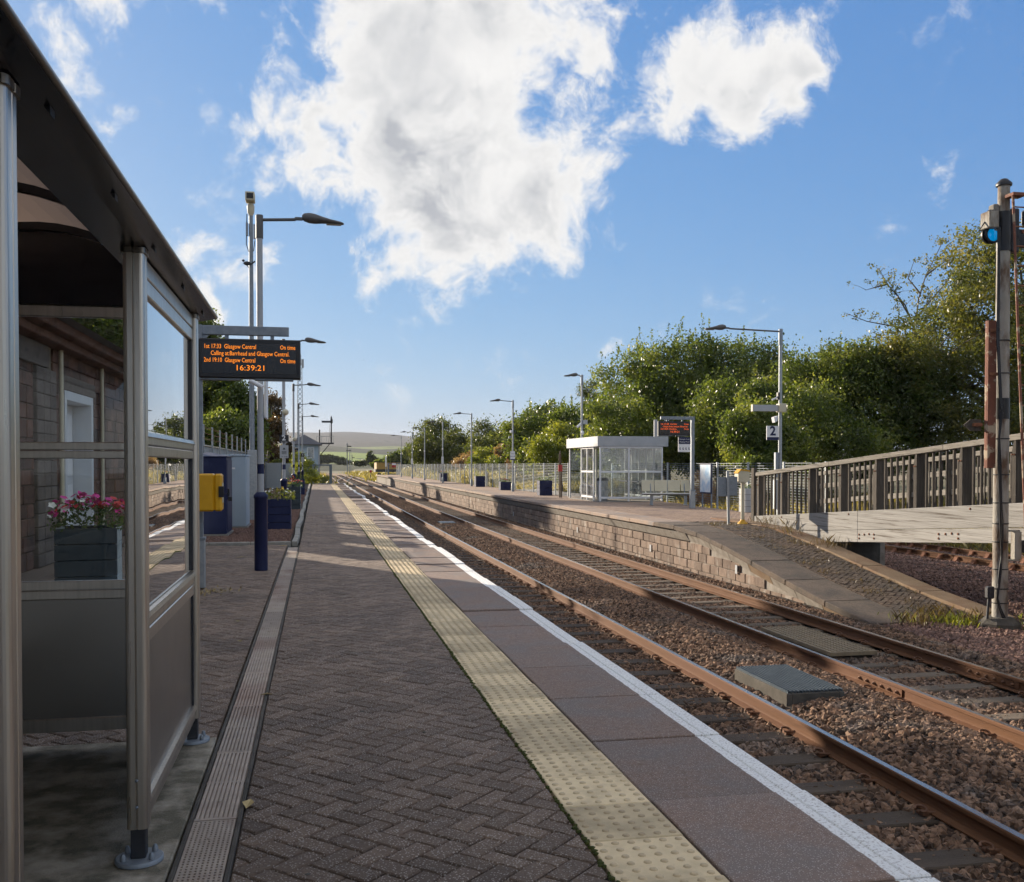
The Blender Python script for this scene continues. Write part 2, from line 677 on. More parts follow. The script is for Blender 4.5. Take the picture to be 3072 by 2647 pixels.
material('concrete_dark', (0.062, 0.054, 0.044), (0.115, 0.102, 0.085), scale=6, rough=0.95, bump=0.4, bscale=70, c3=(0.06, 0.055, 0.045), s3=2.0)
material('paver_ramp', (0.085, 0.056, 0.036), (0.150, 0.100, 0.066), scale=20, rough=0.95, bump=0.6, bscale=160, rnd=0.25, c3=(0.085, 0.066, 0.05), s3=1.2, t3=(0.42, 0.62))
material('coping_ramp', (0.105, 0.076, 0.055), (0.165, 0.122, 0.090), scale=22, rough=0.92, bump=0.6, bscale=180, rnd=0.12, c3=(0.075, 0.060, 0.048), s3=1.6, t3=(0.43, 0.62))
material('planter_dark', (0.018, 0.030, 0.040), (0.030, 0.045, 0.055), scale=6, rough=0.6)
material('planter_pale', (0.50, 0.53, 0.52), (0.36, 0.40, 0.40), scale=9, rough=0.8, c3=(0.22, 0.26, 0.26), s3=5)
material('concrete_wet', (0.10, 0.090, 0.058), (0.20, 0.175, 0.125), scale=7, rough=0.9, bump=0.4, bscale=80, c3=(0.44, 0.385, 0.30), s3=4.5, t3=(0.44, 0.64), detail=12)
material('kerb', (0.26, 0.25, 0.22), (0.36, 0.34, 0.30), scale=7, rough=0.9, bump=0.4, bscale=70, c3=(0.14, 0.14, 0.11), s3=2.0)
material('kerb_rust', (0.185, 0.120, 0.066), (0.245, 0.170, 0.102), scale=2.4, rough=0.9, bump=0.35, bscale=90, c3=(0.17, 0.085, 0.042), s3=1.1, t3=(0.46, 0.66))
material('drain', (0.33, 0.268, 0.215), (0.44, 0.365, 0.30), scale=9, rough=0.75, bump=0.2, bscale=150, rnd=0.2, c3=(0.25, 0.165, 0.125), s3=0.55, t3=(0.48, 0.62))
material('slot', (0.012, 0.011, 0.010), rough=1.0)
material('aggregate', (0.195, 0.130, 0.098), (0.285, 0.195, 0.150), scale=30, rough=0.85, bump=0.5, bscale=220, rnd=0.10,
         c3=(0.205, 0.170, 0.150), s3=2.2, t3=(0.42, 0.66), speck=(95, (0.44, 0.38, 0.35), 0.32))
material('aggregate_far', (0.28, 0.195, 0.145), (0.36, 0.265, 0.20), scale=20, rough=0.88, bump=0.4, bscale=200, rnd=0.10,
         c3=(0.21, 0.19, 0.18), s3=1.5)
material('wall_block', (0.160, 0.110, 0.082), (0.26, 0.190, 0.145), scale=5, rough=0.94, bump=0.9, bscale=40, rnd=0.22,
         c3=(0.42, 0.385, 0.34), s3=2.2, t3=(0.56, 0.74), stretch=(1, 1, 0.55))
material('mortar', (0.34, 0.31, 0.27), (0.20, 0.17, 0.14), scale=5, rough=1.0, bump=0.3, bscale=90)
material('rail_rust', (0.112, 0.048, 0.020), (0.165, 0.076, 0.034), scale=30, rough=0.8, metal=0.0, spec=0.25, bump=0.25, bscale=120, stretch=(1, 0.08, 1), c3=(0.15, 0.07, 0.04), s3=3.0)
material('rail_head', (0.52, 0.47, 0.43), (0.42, 0.37, 0.33), scale=8, rough=0.24, metal=0.95, stretch=(1, 0.05, 1))
material('sleeper', (0.050, 0.034, 0.022), (0.092, 0.066, 0.044), scale=5, rough=0.9, bump=0.5, bscale=60, stretch=(0.25, 1, 1), rnd=0.2)
material('sleeper_wood', (0.105, 0.078, 0.054), (0.18, 0.140, 0.100), scale=6, rough=0.92, bump=0.6, bscale=50, stretch=(0.2, 1.6, 1), rnd=0.25)
material('ballast', (0.125, 0.070, 0.042), (0.215, 0.132, 0.082), scale=14, rough=0.92, rnd=0.75, c3=(0.15, 0.128, 0.108), s3=0.9, t3=(0.54, 0.70))
material('ballast_bed', (0.035, 0.026, 0.020), (0.07, 0.052, 0.040), scale=26, rough=1.0, bump=1.0, bscale=28)
material('ochre', (0.40, 0.245, 0.06), (0.34, 0.20, 0.05), scale=1.5, rough=0.7)
material('gravel_red', (0.150, 0.082, 0.062), (0.235, 0.145, 0.112), scale=14, rough=0.92, rnd=0.5)
material('clip', (0.13, 0.060, 0.032), (0.20, 0.10, 0.055), scale=20, rough=0.7, metal=0.3)
material('grate', (0.055, 0.080, 0.105), (0.095, 0.125, 0.155), scale=12, rough=0.45, metal=0.5)
material('board_grp', (0.27, 0.205, 0.125), (0.19, 0.145, 0.09), scale=8, rough=0.8, bump=0.3, bscale=60)

material('steel', (0.54, 0.50, 0.45), (0.44, 0.41, 0.365), scale=3, rough=0.34, metal=1.0, stretch=(14, 14, 0.5), rvar=0.08)
material('steel_sheet', (0.37, 0.35, 0.325), (0.30, 0.285, 0.265), scale=1.1, rough=0.33, metal=1.0, rvar=0.05, detail=2)
material('dark_steel', (0.030, 0.032, 0.038), (0.05, 0.05, 0.055), scale=6, rough=0.5, metal=0.3)
material('roof_dark', (0.014, 0.016, 0.026), (0.022, 0.024, 0.036), scale=3, rough=0.2, spec=0.5)
material('roof_vault', (0.055, 0.052, 0.056), (0.075, 0.07, 0.07), scale=2, rough=0.5)
material('gutter', (0.20, 0.18, 0.155), (0.13, 0.115, 0.10), scale=4, rough=0.30, metal=0.9, stretch=(2, 0.3, 2))
material('galv', (0.30, 0.325, 0.345), (0.40, 0.425, 0.44), scale=22, rough=0.5, metal=0.55, rvar=0.1)
material('gate_grey', (0.11, 0.14, 0.165), (0.15, 0.18, 0.205), scale=8, rough=0.6)
material('galv_dark', (0.20, 0.23, 0.26), (0.27, 0.30, 0.33), scale=14, rough=0.55, metal=0.4)
material('paint_grey', (0.42, 0.44, 0.46), (0.36, 0.38, 0.40), scale=3, rough=0.5)
material('paint_cab', (0.36, 0.45, 0.53), (0.32, 0.41, 0.49), scale=3, rough=0.5, c3=(0.30, 0.36, 0.40), s3=2.0, t3=(0.6, 0.8))
material('paint_navy', (0.012, 0.017, 0.062), (0.018, 0.024, 0.075), scale=5, rough=0.5, spec=0.3, c3=(0.04, 0.05, 0.11), s3=2.5, t3=(0.6, 0.8))
material('paint_white', (0.78, 0.79, 0.80), (0.70, 0.71, 0.72), scale=4, rough=0.5)
material('paint_cream', (0.62, 0.57, 0.42), (0.54, 0.49, 0.36), scale=5, rough=0.6)
material('paint_yellow', (0.72, 0.38, 0.010), (0.62, 0.32, 0.008), scale=5, rough=0.42, c3=(0.50, 0.26, 0.01), s3=9, t3=(0.66, 0.8))
material('paint_red', (0.42, 0.035, 0.030), (0.34, 0.03, 0.03), scale=6, rough=0.5)
material('black', (0.012, 0.012, 0.014), rough=0.45)
material('black_screen', (0.010, 0.008, 0.010), rough=0.25)
material('led', (0.02, 0.01, 0.005), emit=(1.0, 0.26, 0.012, 0.75))
material('led_red', (0.02, 0.01, 0.005), emit=(1.0, 0.13, 0.010, 0.60))
material('lamp_body', (0.085, 0.082, 0.078), (0.11, 0.105, 0.10), scale=8, rough=0.55)
material('lamp_lens', (0.20, 0.18, 0.14), rough=0.25)
material('brick_dark', (0.105, 0.050, 0.036), (0.165, 0.088, 0.060), scale=9, rough=0.95, bump=0.6, bscale=60, rnd=0.35, c3=(0.046, 0.034, 0.030), s3=1.3, t3=(0.5, 0.7))
material('quoin', (0.17, 0.14, 0.118), (0.115, 0.094, 0.08), scale=8, rough=0.95, bump=0.5, bscale=60, rnd=0.25)
material('mortar_dark', (0.15, 0.12, 0.085), (0.21, 0.17, 0.12), scale=6, rough=1.0)
material('slate', (0.065, 0.065, 0.075), (0.10, 0.098, 0.105), scale=7, rough=0.75, bump=0.4, bscale=30, rnd=0.25)
material('door_white', (0.62, 0.64, 0.66), (0.55, 0.57, 0.60), scale=2, rough=0.45)
material('stone_wall', (0.10, 0.095, 0.085), (0.17, 0.16, 0.14), scale=6, rough=0.95, bump=0.8, bscale=14, rnd=0.3)
material('timber', (0.27, 0.258, 0.238), (0.40, 0.385, 0.36), scale=5, rough=0.94, bump=1.0, bscale=14, stretch=(4, 0.11, 4), rnd=0.10, c3=(0.120, 0.100, 0.080), s3=6.0, t3=(0.55, 0.66))
material('timber_rail', (0.20, 0.18, 0.15), (0.31, 0.28, 0.24), scale=6, rough=0.94, bump=0.9, bscale=16, stretch=(4, 0.28, 4), rnd=0.12, c3=(0.09, 0.078, 0.062), s3=8.0, t3=(0.55, 0.66))
material('timber_dark', (0.060, 0.050, 0.040), (0.12, 0.102, 0.082), scale=8, rough=0.93, bump=0.7, bscale=40, stretch=(6, 6, 0.4), rnd=0.3, c3=(0.20, 0.175, 0.145), s3=2.2, t3=(0.56, 0.72))
material('rust', (0.17, 0.065, 0.032), (0.28, 0.12, 0.06), scale=14, rough=0.85, bump=0.4, bscale=80)
material('sem_white', (0.40, 0.375, 0.325), (0.27, 0.25, 0.21), scale=6, rough=0.75, bump=0.5, bscale=50, stretch=(1, 1, 0.35), c3=(0.13, 0.080, 0.048), s3=3.4, t3=(0.48, 0.60))
material('sem_rust', (0.22, 0.078, 0.045), (0.16, 0.062, 0.038), scale=10, rough=0.8, bump=0.3, bscale=70, c3=(0.42, 0.33, 0.23), s3=4.5, t3=(0.52, 0.57))
material('blue_lens', (0.0, 0.18, 0.55), rough=0.15, emit=(0.0, 0.26, 0.62, 0.35))
material('bark', (0.075, 0.062, 0.048), (0.13, 0.11, 0.088), scale=9, rough=0.95, bump=0.8, bscale=30, stretch=(1, 1, 0.3))
material('soil', (0.028, 0.020, 0.014), (0.05, 0.036, 0.026), scale=20, rough=1.0, bump=0.6, bscale=60)
material('weed', (0.10, 0.14, 0.025), (0.16, 0.19, 0.04), scale=20, rough=0.8)
material('leaf_dry', (0.42, 0.34, 0.16), (0.30, 0.20, 0.08), scale=30, rough=0.8, rnd=0.4)
glass_material('glass', dirt=0.03)
glass_material('glass_end', dirt=0.015, refl=0.40)
glass_material('glass_haze', tint=(0.90, 0.93, 0.93), dirt=0.16, dirt_col=(0.72, 0.74, 0.74))
leaf_material('leaf_sallow', (0.032, 0.050, 0.014), (0.105, 0.145, 0.036), (0.25, 0.26, 0.070), 0.52)
leaf_material('leaf_dark', (0.035, 0.048, 0.016), (0.080, 0.098, 0.028), (0.15, 0.16, 0.05), 0.55)
leaf_material('leaf_syc', (0.034, 0.046, 0.014), (0.110, 0.125, 0.034), (0.26, 0.22, 0.062), 0.52)
leaf_material('leaf_copper', (0.040, 0.030, 0.016), (0.085, 0.055, 0.024), (0.16, 0.09, 0.034))
leaf_material('leaf_bright', (0.070, 0.095, 0.018), (0.17, 0.20, 0.032), (0.32, 0.31, 0.055), 0.5)
leaf_material('leaf_pink', (0.15, 0.085, 0.055), (0.27, 0.165, 0.11), (0.38, 0.28, 0.18))
leaf_material('weed_dry', (0.055, 0.040, 0.024), (0.11, 0.078, 0.046), (0.20, 0.15, 0.09), 0.3)
leaf_material('grass_dry', (0.10, 0.095, 0.028), (0.24, 0.20, 0.075), (0.40, 0.32, 0.15))
leaf_material('plant_green', (0.020, 0.045, 0.012), (0.05, 0.095, 0.022), (0.12, 0.17, 0.04))
for nm, c in (('petal_pink', (0.72, 0.05, 0.32)), ('petal_red', (0.62, 0.035, 0.05)), ('petal_yellow', (0.78, 0.52, 0.03)),
              ('petal_white', (0.82, 0.80, 0.72)), ('petal_orange', (0.80, 0.25, 0.12))):
    material(nm, c, tuple(x * 0.8 for x in c), scale=60, rough=0.6)


def edit_coping():
    """coping slab: aggregate with the worn white edge line (a painted band, ragged at its inner side)"""
    for src, name, x_in, sign in (('aggregate', 'coping', 2.052, 1), ):
        m = MAT[src].copy()
        m.name = name
        N, L = m.node_tree.nodes, m.node_tree.links
        b = N['Principled BSDF']
        old = b.inputs['Base Color'].links[0].from_socket
        geo = N.new('ShaderNodeNewGeometry')
        sp = N.new('ShaderNodeSeparateXYZ')
        L.new(geo.outputs['Position'], sp.inputs[0])
        nz = N.new('ShaderNodeTexNoise')
        nz.inputs['Scale'].default_value = 7.0
        nz.inputs['Detail'].default_value = 8.0
        L.new(geo.outputs['Position'], nz.inputs['Vector'])
        a = N.new('ShaderNodeMath')
        a.operation = 'MULTIPLY_ADD'
        L.new(nz.outputs['Fac'], a.inputs[0])
        a.inputs[1].default_value = 0.022
        L.new(sp.outputs[0], a.inputs[2])
        mr = N.new('ShaderNodeMapRange')
        L.new(a.outputs[0], mr.inputs[0])
        mr.inputs[1].default_value = x_in + 0.009
        mr.inputs[2].default_value = x_in + 0.014
        n2 = N.new('ShaderNodeTexNoise')
        n2.inputs['Scale'].default_value = 90.0
        n2.inputs['Detail'].default_value = 6.0
        L.new(geo.outputs['Position'], n2.inputs['Vector'])
        m3 = N.new('ShaderNodeMapRange')
        L.new(n2.outputs['Fac'], m3.inputs[0])
        m3.inputs[1].default_value = 0.34
        m3.inputs[2].default_value = 0.48
        m3.inputs[3].default_value = 0.45
        mu = N.new('ShaderNodeMath')
        mu.operation = 'MULTIPLY'
        L.new(mr.outputs[0], mu.inputs[0])
        L.new(m3.outputs[0], mu.inputs[1])
        mx = N.new('ShaderNodeMixRGB')
        L.new(mu.outputs[0], mx.inputs[0])
        L.new(old, mx.inputs[1])
        mx.inputs[2].default_value = (0.90, 0.89, 0.86, 1)
        L.new(mx.outputs[0], b.inputs['Base Color'])
        MAT[name] = m


edit_coping()


def edit_vault():
    """the barrel roof is a smoked translucent sheet: a little daylight comes through it"""
    m = MAT['roof_vault']
    N, L = m.node_tree.nodes, m.node_tree.links
    out = [n for n in N if n.type == 'OUTPUT_MATERIAL'][0]
    b = N['Principled BSDF']
    tl = N.new('ShaderNodeBsdfTranslucent')
    tl.inputs[0].default_value = (0.55, 0.47, 0.42, 1)
    mx = N.new('ShaderNodeMixShader')
    mx.inputs[0].default_value = 0.62
    L.new(b.outputs[0], mx.inputs[1])
    L.new(tl.outputs[0], mx.inputs[2])
    L.new(mx.outputs[0], out.inputs[0])


edit_vault()

# ================================================================== ground and hills
def ground_height(x, y):
    """level trackbed; station yard to the left at platform level; low bank to the right"""
    z = np.full_like(x, -1.28)
    t = np.clip((-2.2 - x) / 2.5, 0, 1) * np.clip((96 - y) / 10, 0, 1)
    z = z + t * 1.13
    t = np.clip((x - 19.5) / 9.0, 0, 1)
    z = z + t * 1.1 * np.clip((y + 40) / 30, 0, 1)
    far = np.clip((np.hypot(x, y) - 260) / 500, 0, 1)
    return z - far * 1.2 + 0.10 * np.sin(x * 0.31 + y * 0.17) * np.clip((np.abs(x - 5) - 14) / 6, 0, 1)


def build_ground():
    gx = np.concatenate([np.linspace(-900, -60, 16), np.linspace(-50, 60, 90), np.linspace(70, 900, 16)])
    gy = np.concatenate([np.linspace(-300, -30, 8), np.linspace(-20, 150, 80), np.linspace(160, 1000, 36)])
    X, Y = np.meshgrid(gx, gy)
    Z = ground_height(X, Y)
    V = np.stack([X, Y, Z], -1).reshape(-1, 3)
    nx, ny = len(gx), len(gy)
    i = np.arange(nx * ny).reshape(ny, nx)
    F = np.stack([i[:-1, :-1], i[:-1, 1:], i[1:, 1:], i[1:, :-1]], -1).reshape(-1, 4)
    m = material('ground', (0.060, 0.062, 0.024), (0.11, 0.10, 0.042), scale=0.7, rough=1.0, bump=0.8, bscale=9,
                 c3=(0.14, 0.115, 0.055), s3=0.06, t3=(0.42, 0.62), detail=9)
    o = link('ground', np_mesh('ground', V, F, smooth=True), m)
    tag(o, 'rough grassy earth around the tracks and platforms', 'ground', kind='structure')


build_ground()


def build_hills():
    """rolling farmland and moor rising from half a kilometre to five; fields, woods and heather by noise"""
    na, nr = 260, 110
    az = np.linspace(math.radians(-75), math.radians(75), na)     # from +Y, clockwise
    rr = 420 * (6200 / 420.0) ** np.linspace(0, 1, nr)
    A, R_ = np.meshgrid(az, rr)
    prof_r = [420, 800, 1250, 1800, 2300, 2900, 3600, 4700, 5300, 6200]
    prof_e = [-0.010, -0.0015, 0.0040, 0.0120, 0.0170, 0.0190, 0.0230, 0.0295, 0.0300, 0.0170]
    E = np.interp(R_, prof_r, prof_e)
    wob = (0.0020 * np.sin(A * 9 + 1.0) + 0.0015 * np.sin(A * 23 + R_ / 700.0) + 0.0009 * np.sin(A * 61 + R_ / 300))
    E = E + wob * np.clip((R_ - 700) / 1500, 0, 1)
    E = E * (1 - 0.5 * np.clip((A - 0.02) / 0.30, 0, 1)) * (1 - 0.35 * np.clip((-A - 0.08) / 0.3, 0, 1))
    X, Y = R_ * np.sin(A), R_ * np.cos(A)
    Z = 1.5 + R_ * E
    bumps = np.zeros_like(X)
    for k in range(6):
        a, b_, c = rng.uniform(0.004, 0.02, 2).tolist() + [rng.uniform(0, 6)]
        bumps += np.sin(X * a + Y * b_ + c)
    Z = Z + bumps * 0.5 * np.clip((R_ - 600) / 900, 0, 1)
    V = np.stack([X, Y, Z], -1).reshape(-1, 3)
    i = np.arange(na * nr).reshape(nr, na)
    F = np.stack([i[:-1, :-1], i[:-1, 1:], i[1:, 1:], i[1:, :-1]], -1).reshape(-1, 4)
    m = bpy.data.materials.new('hills')
    m.use_nodes = True
    N, L = m.node_tree.nodes, m.node_tree.links
    b = N['Principled BSDF']
    b.inputs['Roughness'].default_value = 1.0
    b.inputs['Specular IOR Level'].default_value = 0.1
    geo = N.new('ShaderNodeNewGeometry')
    sp = N.new('ShaderNodeSeparateXYZ')
    L.new(geo.outputs['Position'], sp.inputs[0])
    ln = N.new('ShaderNodeVectorMath')
    ln.operation = 'LENGTH'
    L.new(geo.outputs['Position'], ln.inputs[0])
    nz = N.new('ShaderNodeTexNoise')
    nz.inputs['Scale'].default_value = 0.0016
    nz.inputs['Detail'].default_value = 4.0
    L.new(geo.outputs['Position'], nz.inputs['Vector'])
    mul = N.new('ShaderNodeMath')
    mul.operation = 'MULTIPLY_ADD'
    L.new(nz.outputs['Fac'], mul.inputs[0])
    mul.inputs[1].default_value = 1500.0
    L.new(ln.outputs['Value'], mul.inputs[2])
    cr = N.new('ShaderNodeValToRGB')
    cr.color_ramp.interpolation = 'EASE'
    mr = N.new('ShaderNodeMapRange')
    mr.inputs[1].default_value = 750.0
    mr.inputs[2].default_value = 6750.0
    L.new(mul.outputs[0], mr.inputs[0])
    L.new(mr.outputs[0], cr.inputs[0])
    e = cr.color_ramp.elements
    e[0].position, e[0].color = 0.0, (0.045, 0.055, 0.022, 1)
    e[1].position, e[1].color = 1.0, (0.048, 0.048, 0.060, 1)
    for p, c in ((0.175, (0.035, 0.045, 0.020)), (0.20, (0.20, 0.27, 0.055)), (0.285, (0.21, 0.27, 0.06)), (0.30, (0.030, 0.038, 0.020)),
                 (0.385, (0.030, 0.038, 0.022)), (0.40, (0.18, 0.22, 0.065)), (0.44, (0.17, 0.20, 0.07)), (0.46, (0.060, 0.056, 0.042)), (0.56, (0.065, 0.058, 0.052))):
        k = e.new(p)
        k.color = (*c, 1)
    vo = N.new('ShaderNodeTexVoronoi')
    vo.feature = 'DISTANCE_TO_EDGE'
    vo.inputs['Scale'].default_value = 0.0058
    L.new(geo.outputs['Position'], vo.inputs['Vector'])
    he = N.new('ShaderNodeMapRange')
    he.inputs[1].default_value = 0.012
    he.inputs[2].default_value = 0.03
    he.inputs[3].default_value = 0.35
    he.inputs[4].default_value = 1.0
    L.new(vo.outputs['Distance'], he.inputs[0])
    mx = N.new('ShaderNodeMixRGB')
    mx.blend_type = 'MULTIPLY'
    mx.inputs[0].default_value = 1.0
    L.new(cr.outputs[0], mx.inputs[1])
    L.new(he.outputs[0], mx.inputs[2])
    L.new(mx.outputs[0], b.inputs['Base Color'])
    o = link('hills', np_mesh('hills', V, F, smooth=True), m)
    tag(o, 'long hazy moorland ridge above green fields and woods', 'hills', kind='structure')


build_hills()


# ================================================================== pieces: pavers
def clip_poly(poly, x0, x1, y0, y1):
    def cl(p, ax, lim, keep_less):
        out = []
        for i in range(len(p)):
            a, b = p[i], p[(i + 1) % len(p)]
            ia = a[ax] <= lim if keep_less else a[ax] >= lim
            ib = b[ax] <= lim if keep_less else b[ax] >= lim
            if ia:
                out.append(a)
            if ia != ib:
                t = (lim - a[ax]) / (b[ax] - a[ax])
                q = [a[0] + t * (b[0] - a[0]), a[1] + t * (b[1] - a[1])]
                q[ax] = lim
                out.append(tuple(q))
        return out
    for ax, lim, less in ((0, x0, False), (0, x1, True), (1, y0, False), (1, y1, True)):
        poly = cl(poly, ax, lim, less)
        if len(poly) < 3:
            return []
    return poly


def poly_area(p):
    return abs(sum(p[i][0] * p[(i + 1) % len(p)][1] - p[(i + 1) % len(p)][0] * p[i][1] for i in range(len(p)))) / 2


def shrink(poly, d):
    """inset a convex polygon by d"""
    n = len(poly)
    ar = sum(poly[i][0] * poly[(i + 1) % n][1] - poly[(i + 1) % n][0] * poly[i][1] for i in range(n))
    if ar < 0:
        poly = poly[::-1]
    out = []
    for i in range(n):
        p0, p1, p2 = Vector(poly[i - 1]), Vector(poly[i]), Vector(poly[(i + 1) % n])
        e1, e2 = (p1 - p0), (p2 - p1)
        if e1.length < 1e-6 or e2.length < 1e-6:
            continue
        n1 = Vector((-e1.y, e1.x)).normalized()
        n2 = Vector((-e2.y, e2.x)).normalized()
        k = n1 + n2
        den = 1 + n1.dot(n2)
        if den < 0.15:
            den = 0.15
        q = p1 + k * (d / den)
        out.append((q.x, q.y))
    return out


def herringbone(x0, x1, y0, y1, w=0.1, ang=-math.pi / 4, ox=0.0, oy=0.0):
    """45 degree herringbone of w x 2w pavers clipped to the rectangle: list of convex polygons"""
    res = []
    c, s = math.cos(ang), math.sin(ang)
    corners = [(x0, y0), (x1, y0), (x1, y1), (x0, y1)]
    us = [(c * (x - ox) + s * (y - oy)) / w for x, y in corners]
    vs = [(-s * (x - ox) + c * (y - oy)) / w for x, y in corners]
    for i in range(int(min(us)) - 3, int(max(us)) + 4):
        for j in range(int(min(vs)) - 3, int(max(vs)) + 4):
            k = (i - j) % 4
            # basic herringbone cell: horizontal brick starts where (i-j)%4==0, vertical where (i-j)%4==3
            if k == 0:
                r = (i, j, 2, 1)
            elif k == 3:
                r = (i, j, 1, 2)
            else:
                continue
            pts = [(r[0], r[1]), (r[0] + r[2], r[1]), (r[0] + r[2], r[1] + r[3]), (r[0], r[1] + r[3])]
            P = [(ox + w * (c * a - s * b), oy + w * (s * a + c * b)) for a, b in pts]
            if max(p[0] for p in P) < x0 or min(p[0] for p in P) > x1 or max(p[1] for p in P) < y0 or min(p[1] for p in P) > y1:
                continue
            Q = clip_poly(P, x0, x1, y0, y1)
            if len(Q) >= 3 and poly_area(Q) > 0.0006:
                res.append((Q, len(Q) == 4 and poly_area(Q) > 0.0199))
    return res


def paver_geo(poly, z, tilt, depth=0.05, gap=0.0040, ch=0.0065):
    """a paver: chamfered top and sides, tilted a little; returns verts, faces"""
    base = shrink(poly, gap)
    top = shrink(poly, gap + ch)
    if len(base) < 3 or len(top) != len(base):
        return None
    n = len(base)
    cx = sum(p[0] for p in base) / n
    cy = sum(p[1] for p in base) / n
    def Z(p, dz):
        return z(p[0], p[1]) + dz + tilt[0] * (p[0] - cx) + tilt[1] * (p[1] - cy) + tilt[2]
    vs = [(*p, Z(p, 0)) for p in top] + [(*p, Z(p, -ch)) for p in base] + [(*p, Z(p, -depth)) for p in base]
    fs = [tuple(range(n))]
    fs += [(n + i, n + (i + 1) % n, (i + 1) % n, i) for i in range(n)]
    fs += [(2 * n + i, 2 * n + (i + 1) % n, n + (i + 1) % n, n + i) for i in range(n)]
    return vs, fs, (cx, cy)


def lay_pavers(polys, zfun, mat, parent, near_n, name='paver', rough=0.0016, vis=None):
    """the near_n pavers that show largest are objects of their own, the rest one joined part"""
    ent = []
    for Q, full in polys:
        t = (random.gauss(0, 0.006), random.gauss(0, 0.006), random.gauss(0, rough))
        g = paver_geo(Q, zfun, t)
        if g:
            cx, cy = g[2]
            seen = vis(cx, cy) if vis else True
            ent.append((0 if seen else 1, cx * cx + cy * cy, g))
    ent.sort(key=lambda e: (e[0], e[1]))
    for k, e in enumerate(ent[:near_n]):
        vs, fs, (cx, cy) = e[2]
        z0 = zfun(cx, cy)
        me = bpy.data.meshes.new(name)
        me.from_pydata([(v[0] - cx, v[1] - cy, v[2] - z0) for v in vs], [], fs)
        me.update()
        link(name, me, mat, parent, (cx, cy, z0))
    rest = MB()
    for e in ent[near_n:]:
        rest.cur_r = random.random()
        rest.add(e[2][0], e[2][1])
    if rest.v:
        o = rest.build(name + '_field', mat, parent, fix=False)
        o['kind'] = 'stuff'


def in_view(x, y):
    Zc = x * math.sin(PSI) + y * math.cos(PSI)
    if Zc < 0.3:
        return False
    xc = x * math.cos(PSI) - y * math.sin(PSI)
    return abs(xc / Zc) < 0.535 and 1.5 / Zc < 0.432


def flat0(x, y):
    # the near paving has sunk and heaved a little
    return 0.006 * math.sin(x * 2.3 + 1) * math.sin(y * 1.15) + 0.004 * math.sin(x * 5.1 + y * 3.3) - 0.004


# ================================================================== near platform
PLAT_END = 79.0
plat = empty('platform')
tag(plat, 'near platform of dark herringbone pavers with yellow tactile strip and white edge line', 'platform', kind='structure')
MB().box(-14.0, 1.46, -14.0, PLAT_END, -1.6, -0.052).box(1.4605, 1.95, -14.0, PLAT_END, -1.6, -0.09).build('platform_base', 'joint_sand', plat)
MB().box(1.951, 2.02, -14.0, PLAT_END - 0.02, -1.6, -0.10).build('platform_wall', 'wall_block', plat)
hb = herringbone(-0.318, 1.048, 1.2, 30.0, ox=0.03, oy=0.02)
lay_pavers(hb, flat0, 'paver', plat, 300, vis=in_view)
hb2 = herringbone(-3.6, -0.545, 5.62, 19.0, ox=0.05, oy=0.0)
lay_pavers(hb2, flat0, 'paver', plat, 0, name='side_paver')
MB().box(-0.318, 1.048, 30.005, PLAT_END - 0.01, -0.05, -0.004).build('paving_beyond', 'paver', plat)
MB().box(-14.0, -3.61, -14.0, 24.0, -0.05, -0.006).build('forecourt_paving', 'paver', plat)
MB().box(-3.6, -0.545, -14.0, 1.2, -0.05, -0.006).build('paving_behind', 'paver', plat)
MB().box(-0.318, 1.048, -14.0, 1.19, -0.05, -0.006).build('paving_behind', 'paver', plat)


def make_tactile():
    b = MB()
    b.box(-0.1982, 0.1982, -0.1982, 0.1982, -0.05, 0.0, 0.004)
    nf = len(b.f)
    for i in range(6):
        for j in range(6):
            cx, cy = -0.166 + i * 0.0664, -0.166 + j * 0.0664
            b.lathe([(0.0170, -0.0005), (0.0142, 0.0042), (0.0090, 0.0060)], (cx, cy, 0), n=8)
    me = b.mesh('tactile_slab', fix=False)
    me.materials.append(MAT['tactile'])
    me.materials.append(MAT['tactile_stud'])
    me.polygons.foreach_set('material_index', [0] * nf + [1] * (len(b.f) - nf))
    return me


tm = make_tactile()
y = -1.45
while y < PLAT_END - 0.2:
    link('tactile_slab', tm, 'tactile', plat, (1.254 + random.gauss(0, 0.0018), y + 0.2, random.gauss(0.0005, 0.0012)),
         (random.gauss(0, 0.003), random.gauss(0, 0.003), random.choice((0, math.pi / 2, math.pi, -math.pi / 2))))
    y += 0.4

# trodden gum and drips on the paving
gm = MB()
for _ in range(26):
    gx, gy = random.uniform(-0.25, 1.0), 2.6 + 14 * random.random() ** 1.6
    r = random.uniform(0.007, 0.017)
    gm.lathe([(r, -0.002), (r * 0.9, 0.0012), (r * 0.5, 0.0018)], (gx, gy, flat0(gx, gy) + 0.0005), n=8)
o = gm.build('gum_spot', 'concrete_dark', plat, fix=False)
o['kind'] = 'stuff'
# moss along the seam between pavers and tactile slabs
mo = MB()
yy = 2.4
while yy < 24:
    if random.random() < 0.75:
        r = random.uniform(0.006, 0.016)
        mo.lathe([(r, -0.004), (r * 0.8, 0.003), (r * 0.3, 0.006)], (1.050 + random.gauss(0, 0.006), yy, -0.003), n=6)
    yy += random.uniform(0.008, 0.03)
o = mo.build('moss', 'moss', plat)
o['kind'] = 'stuff'

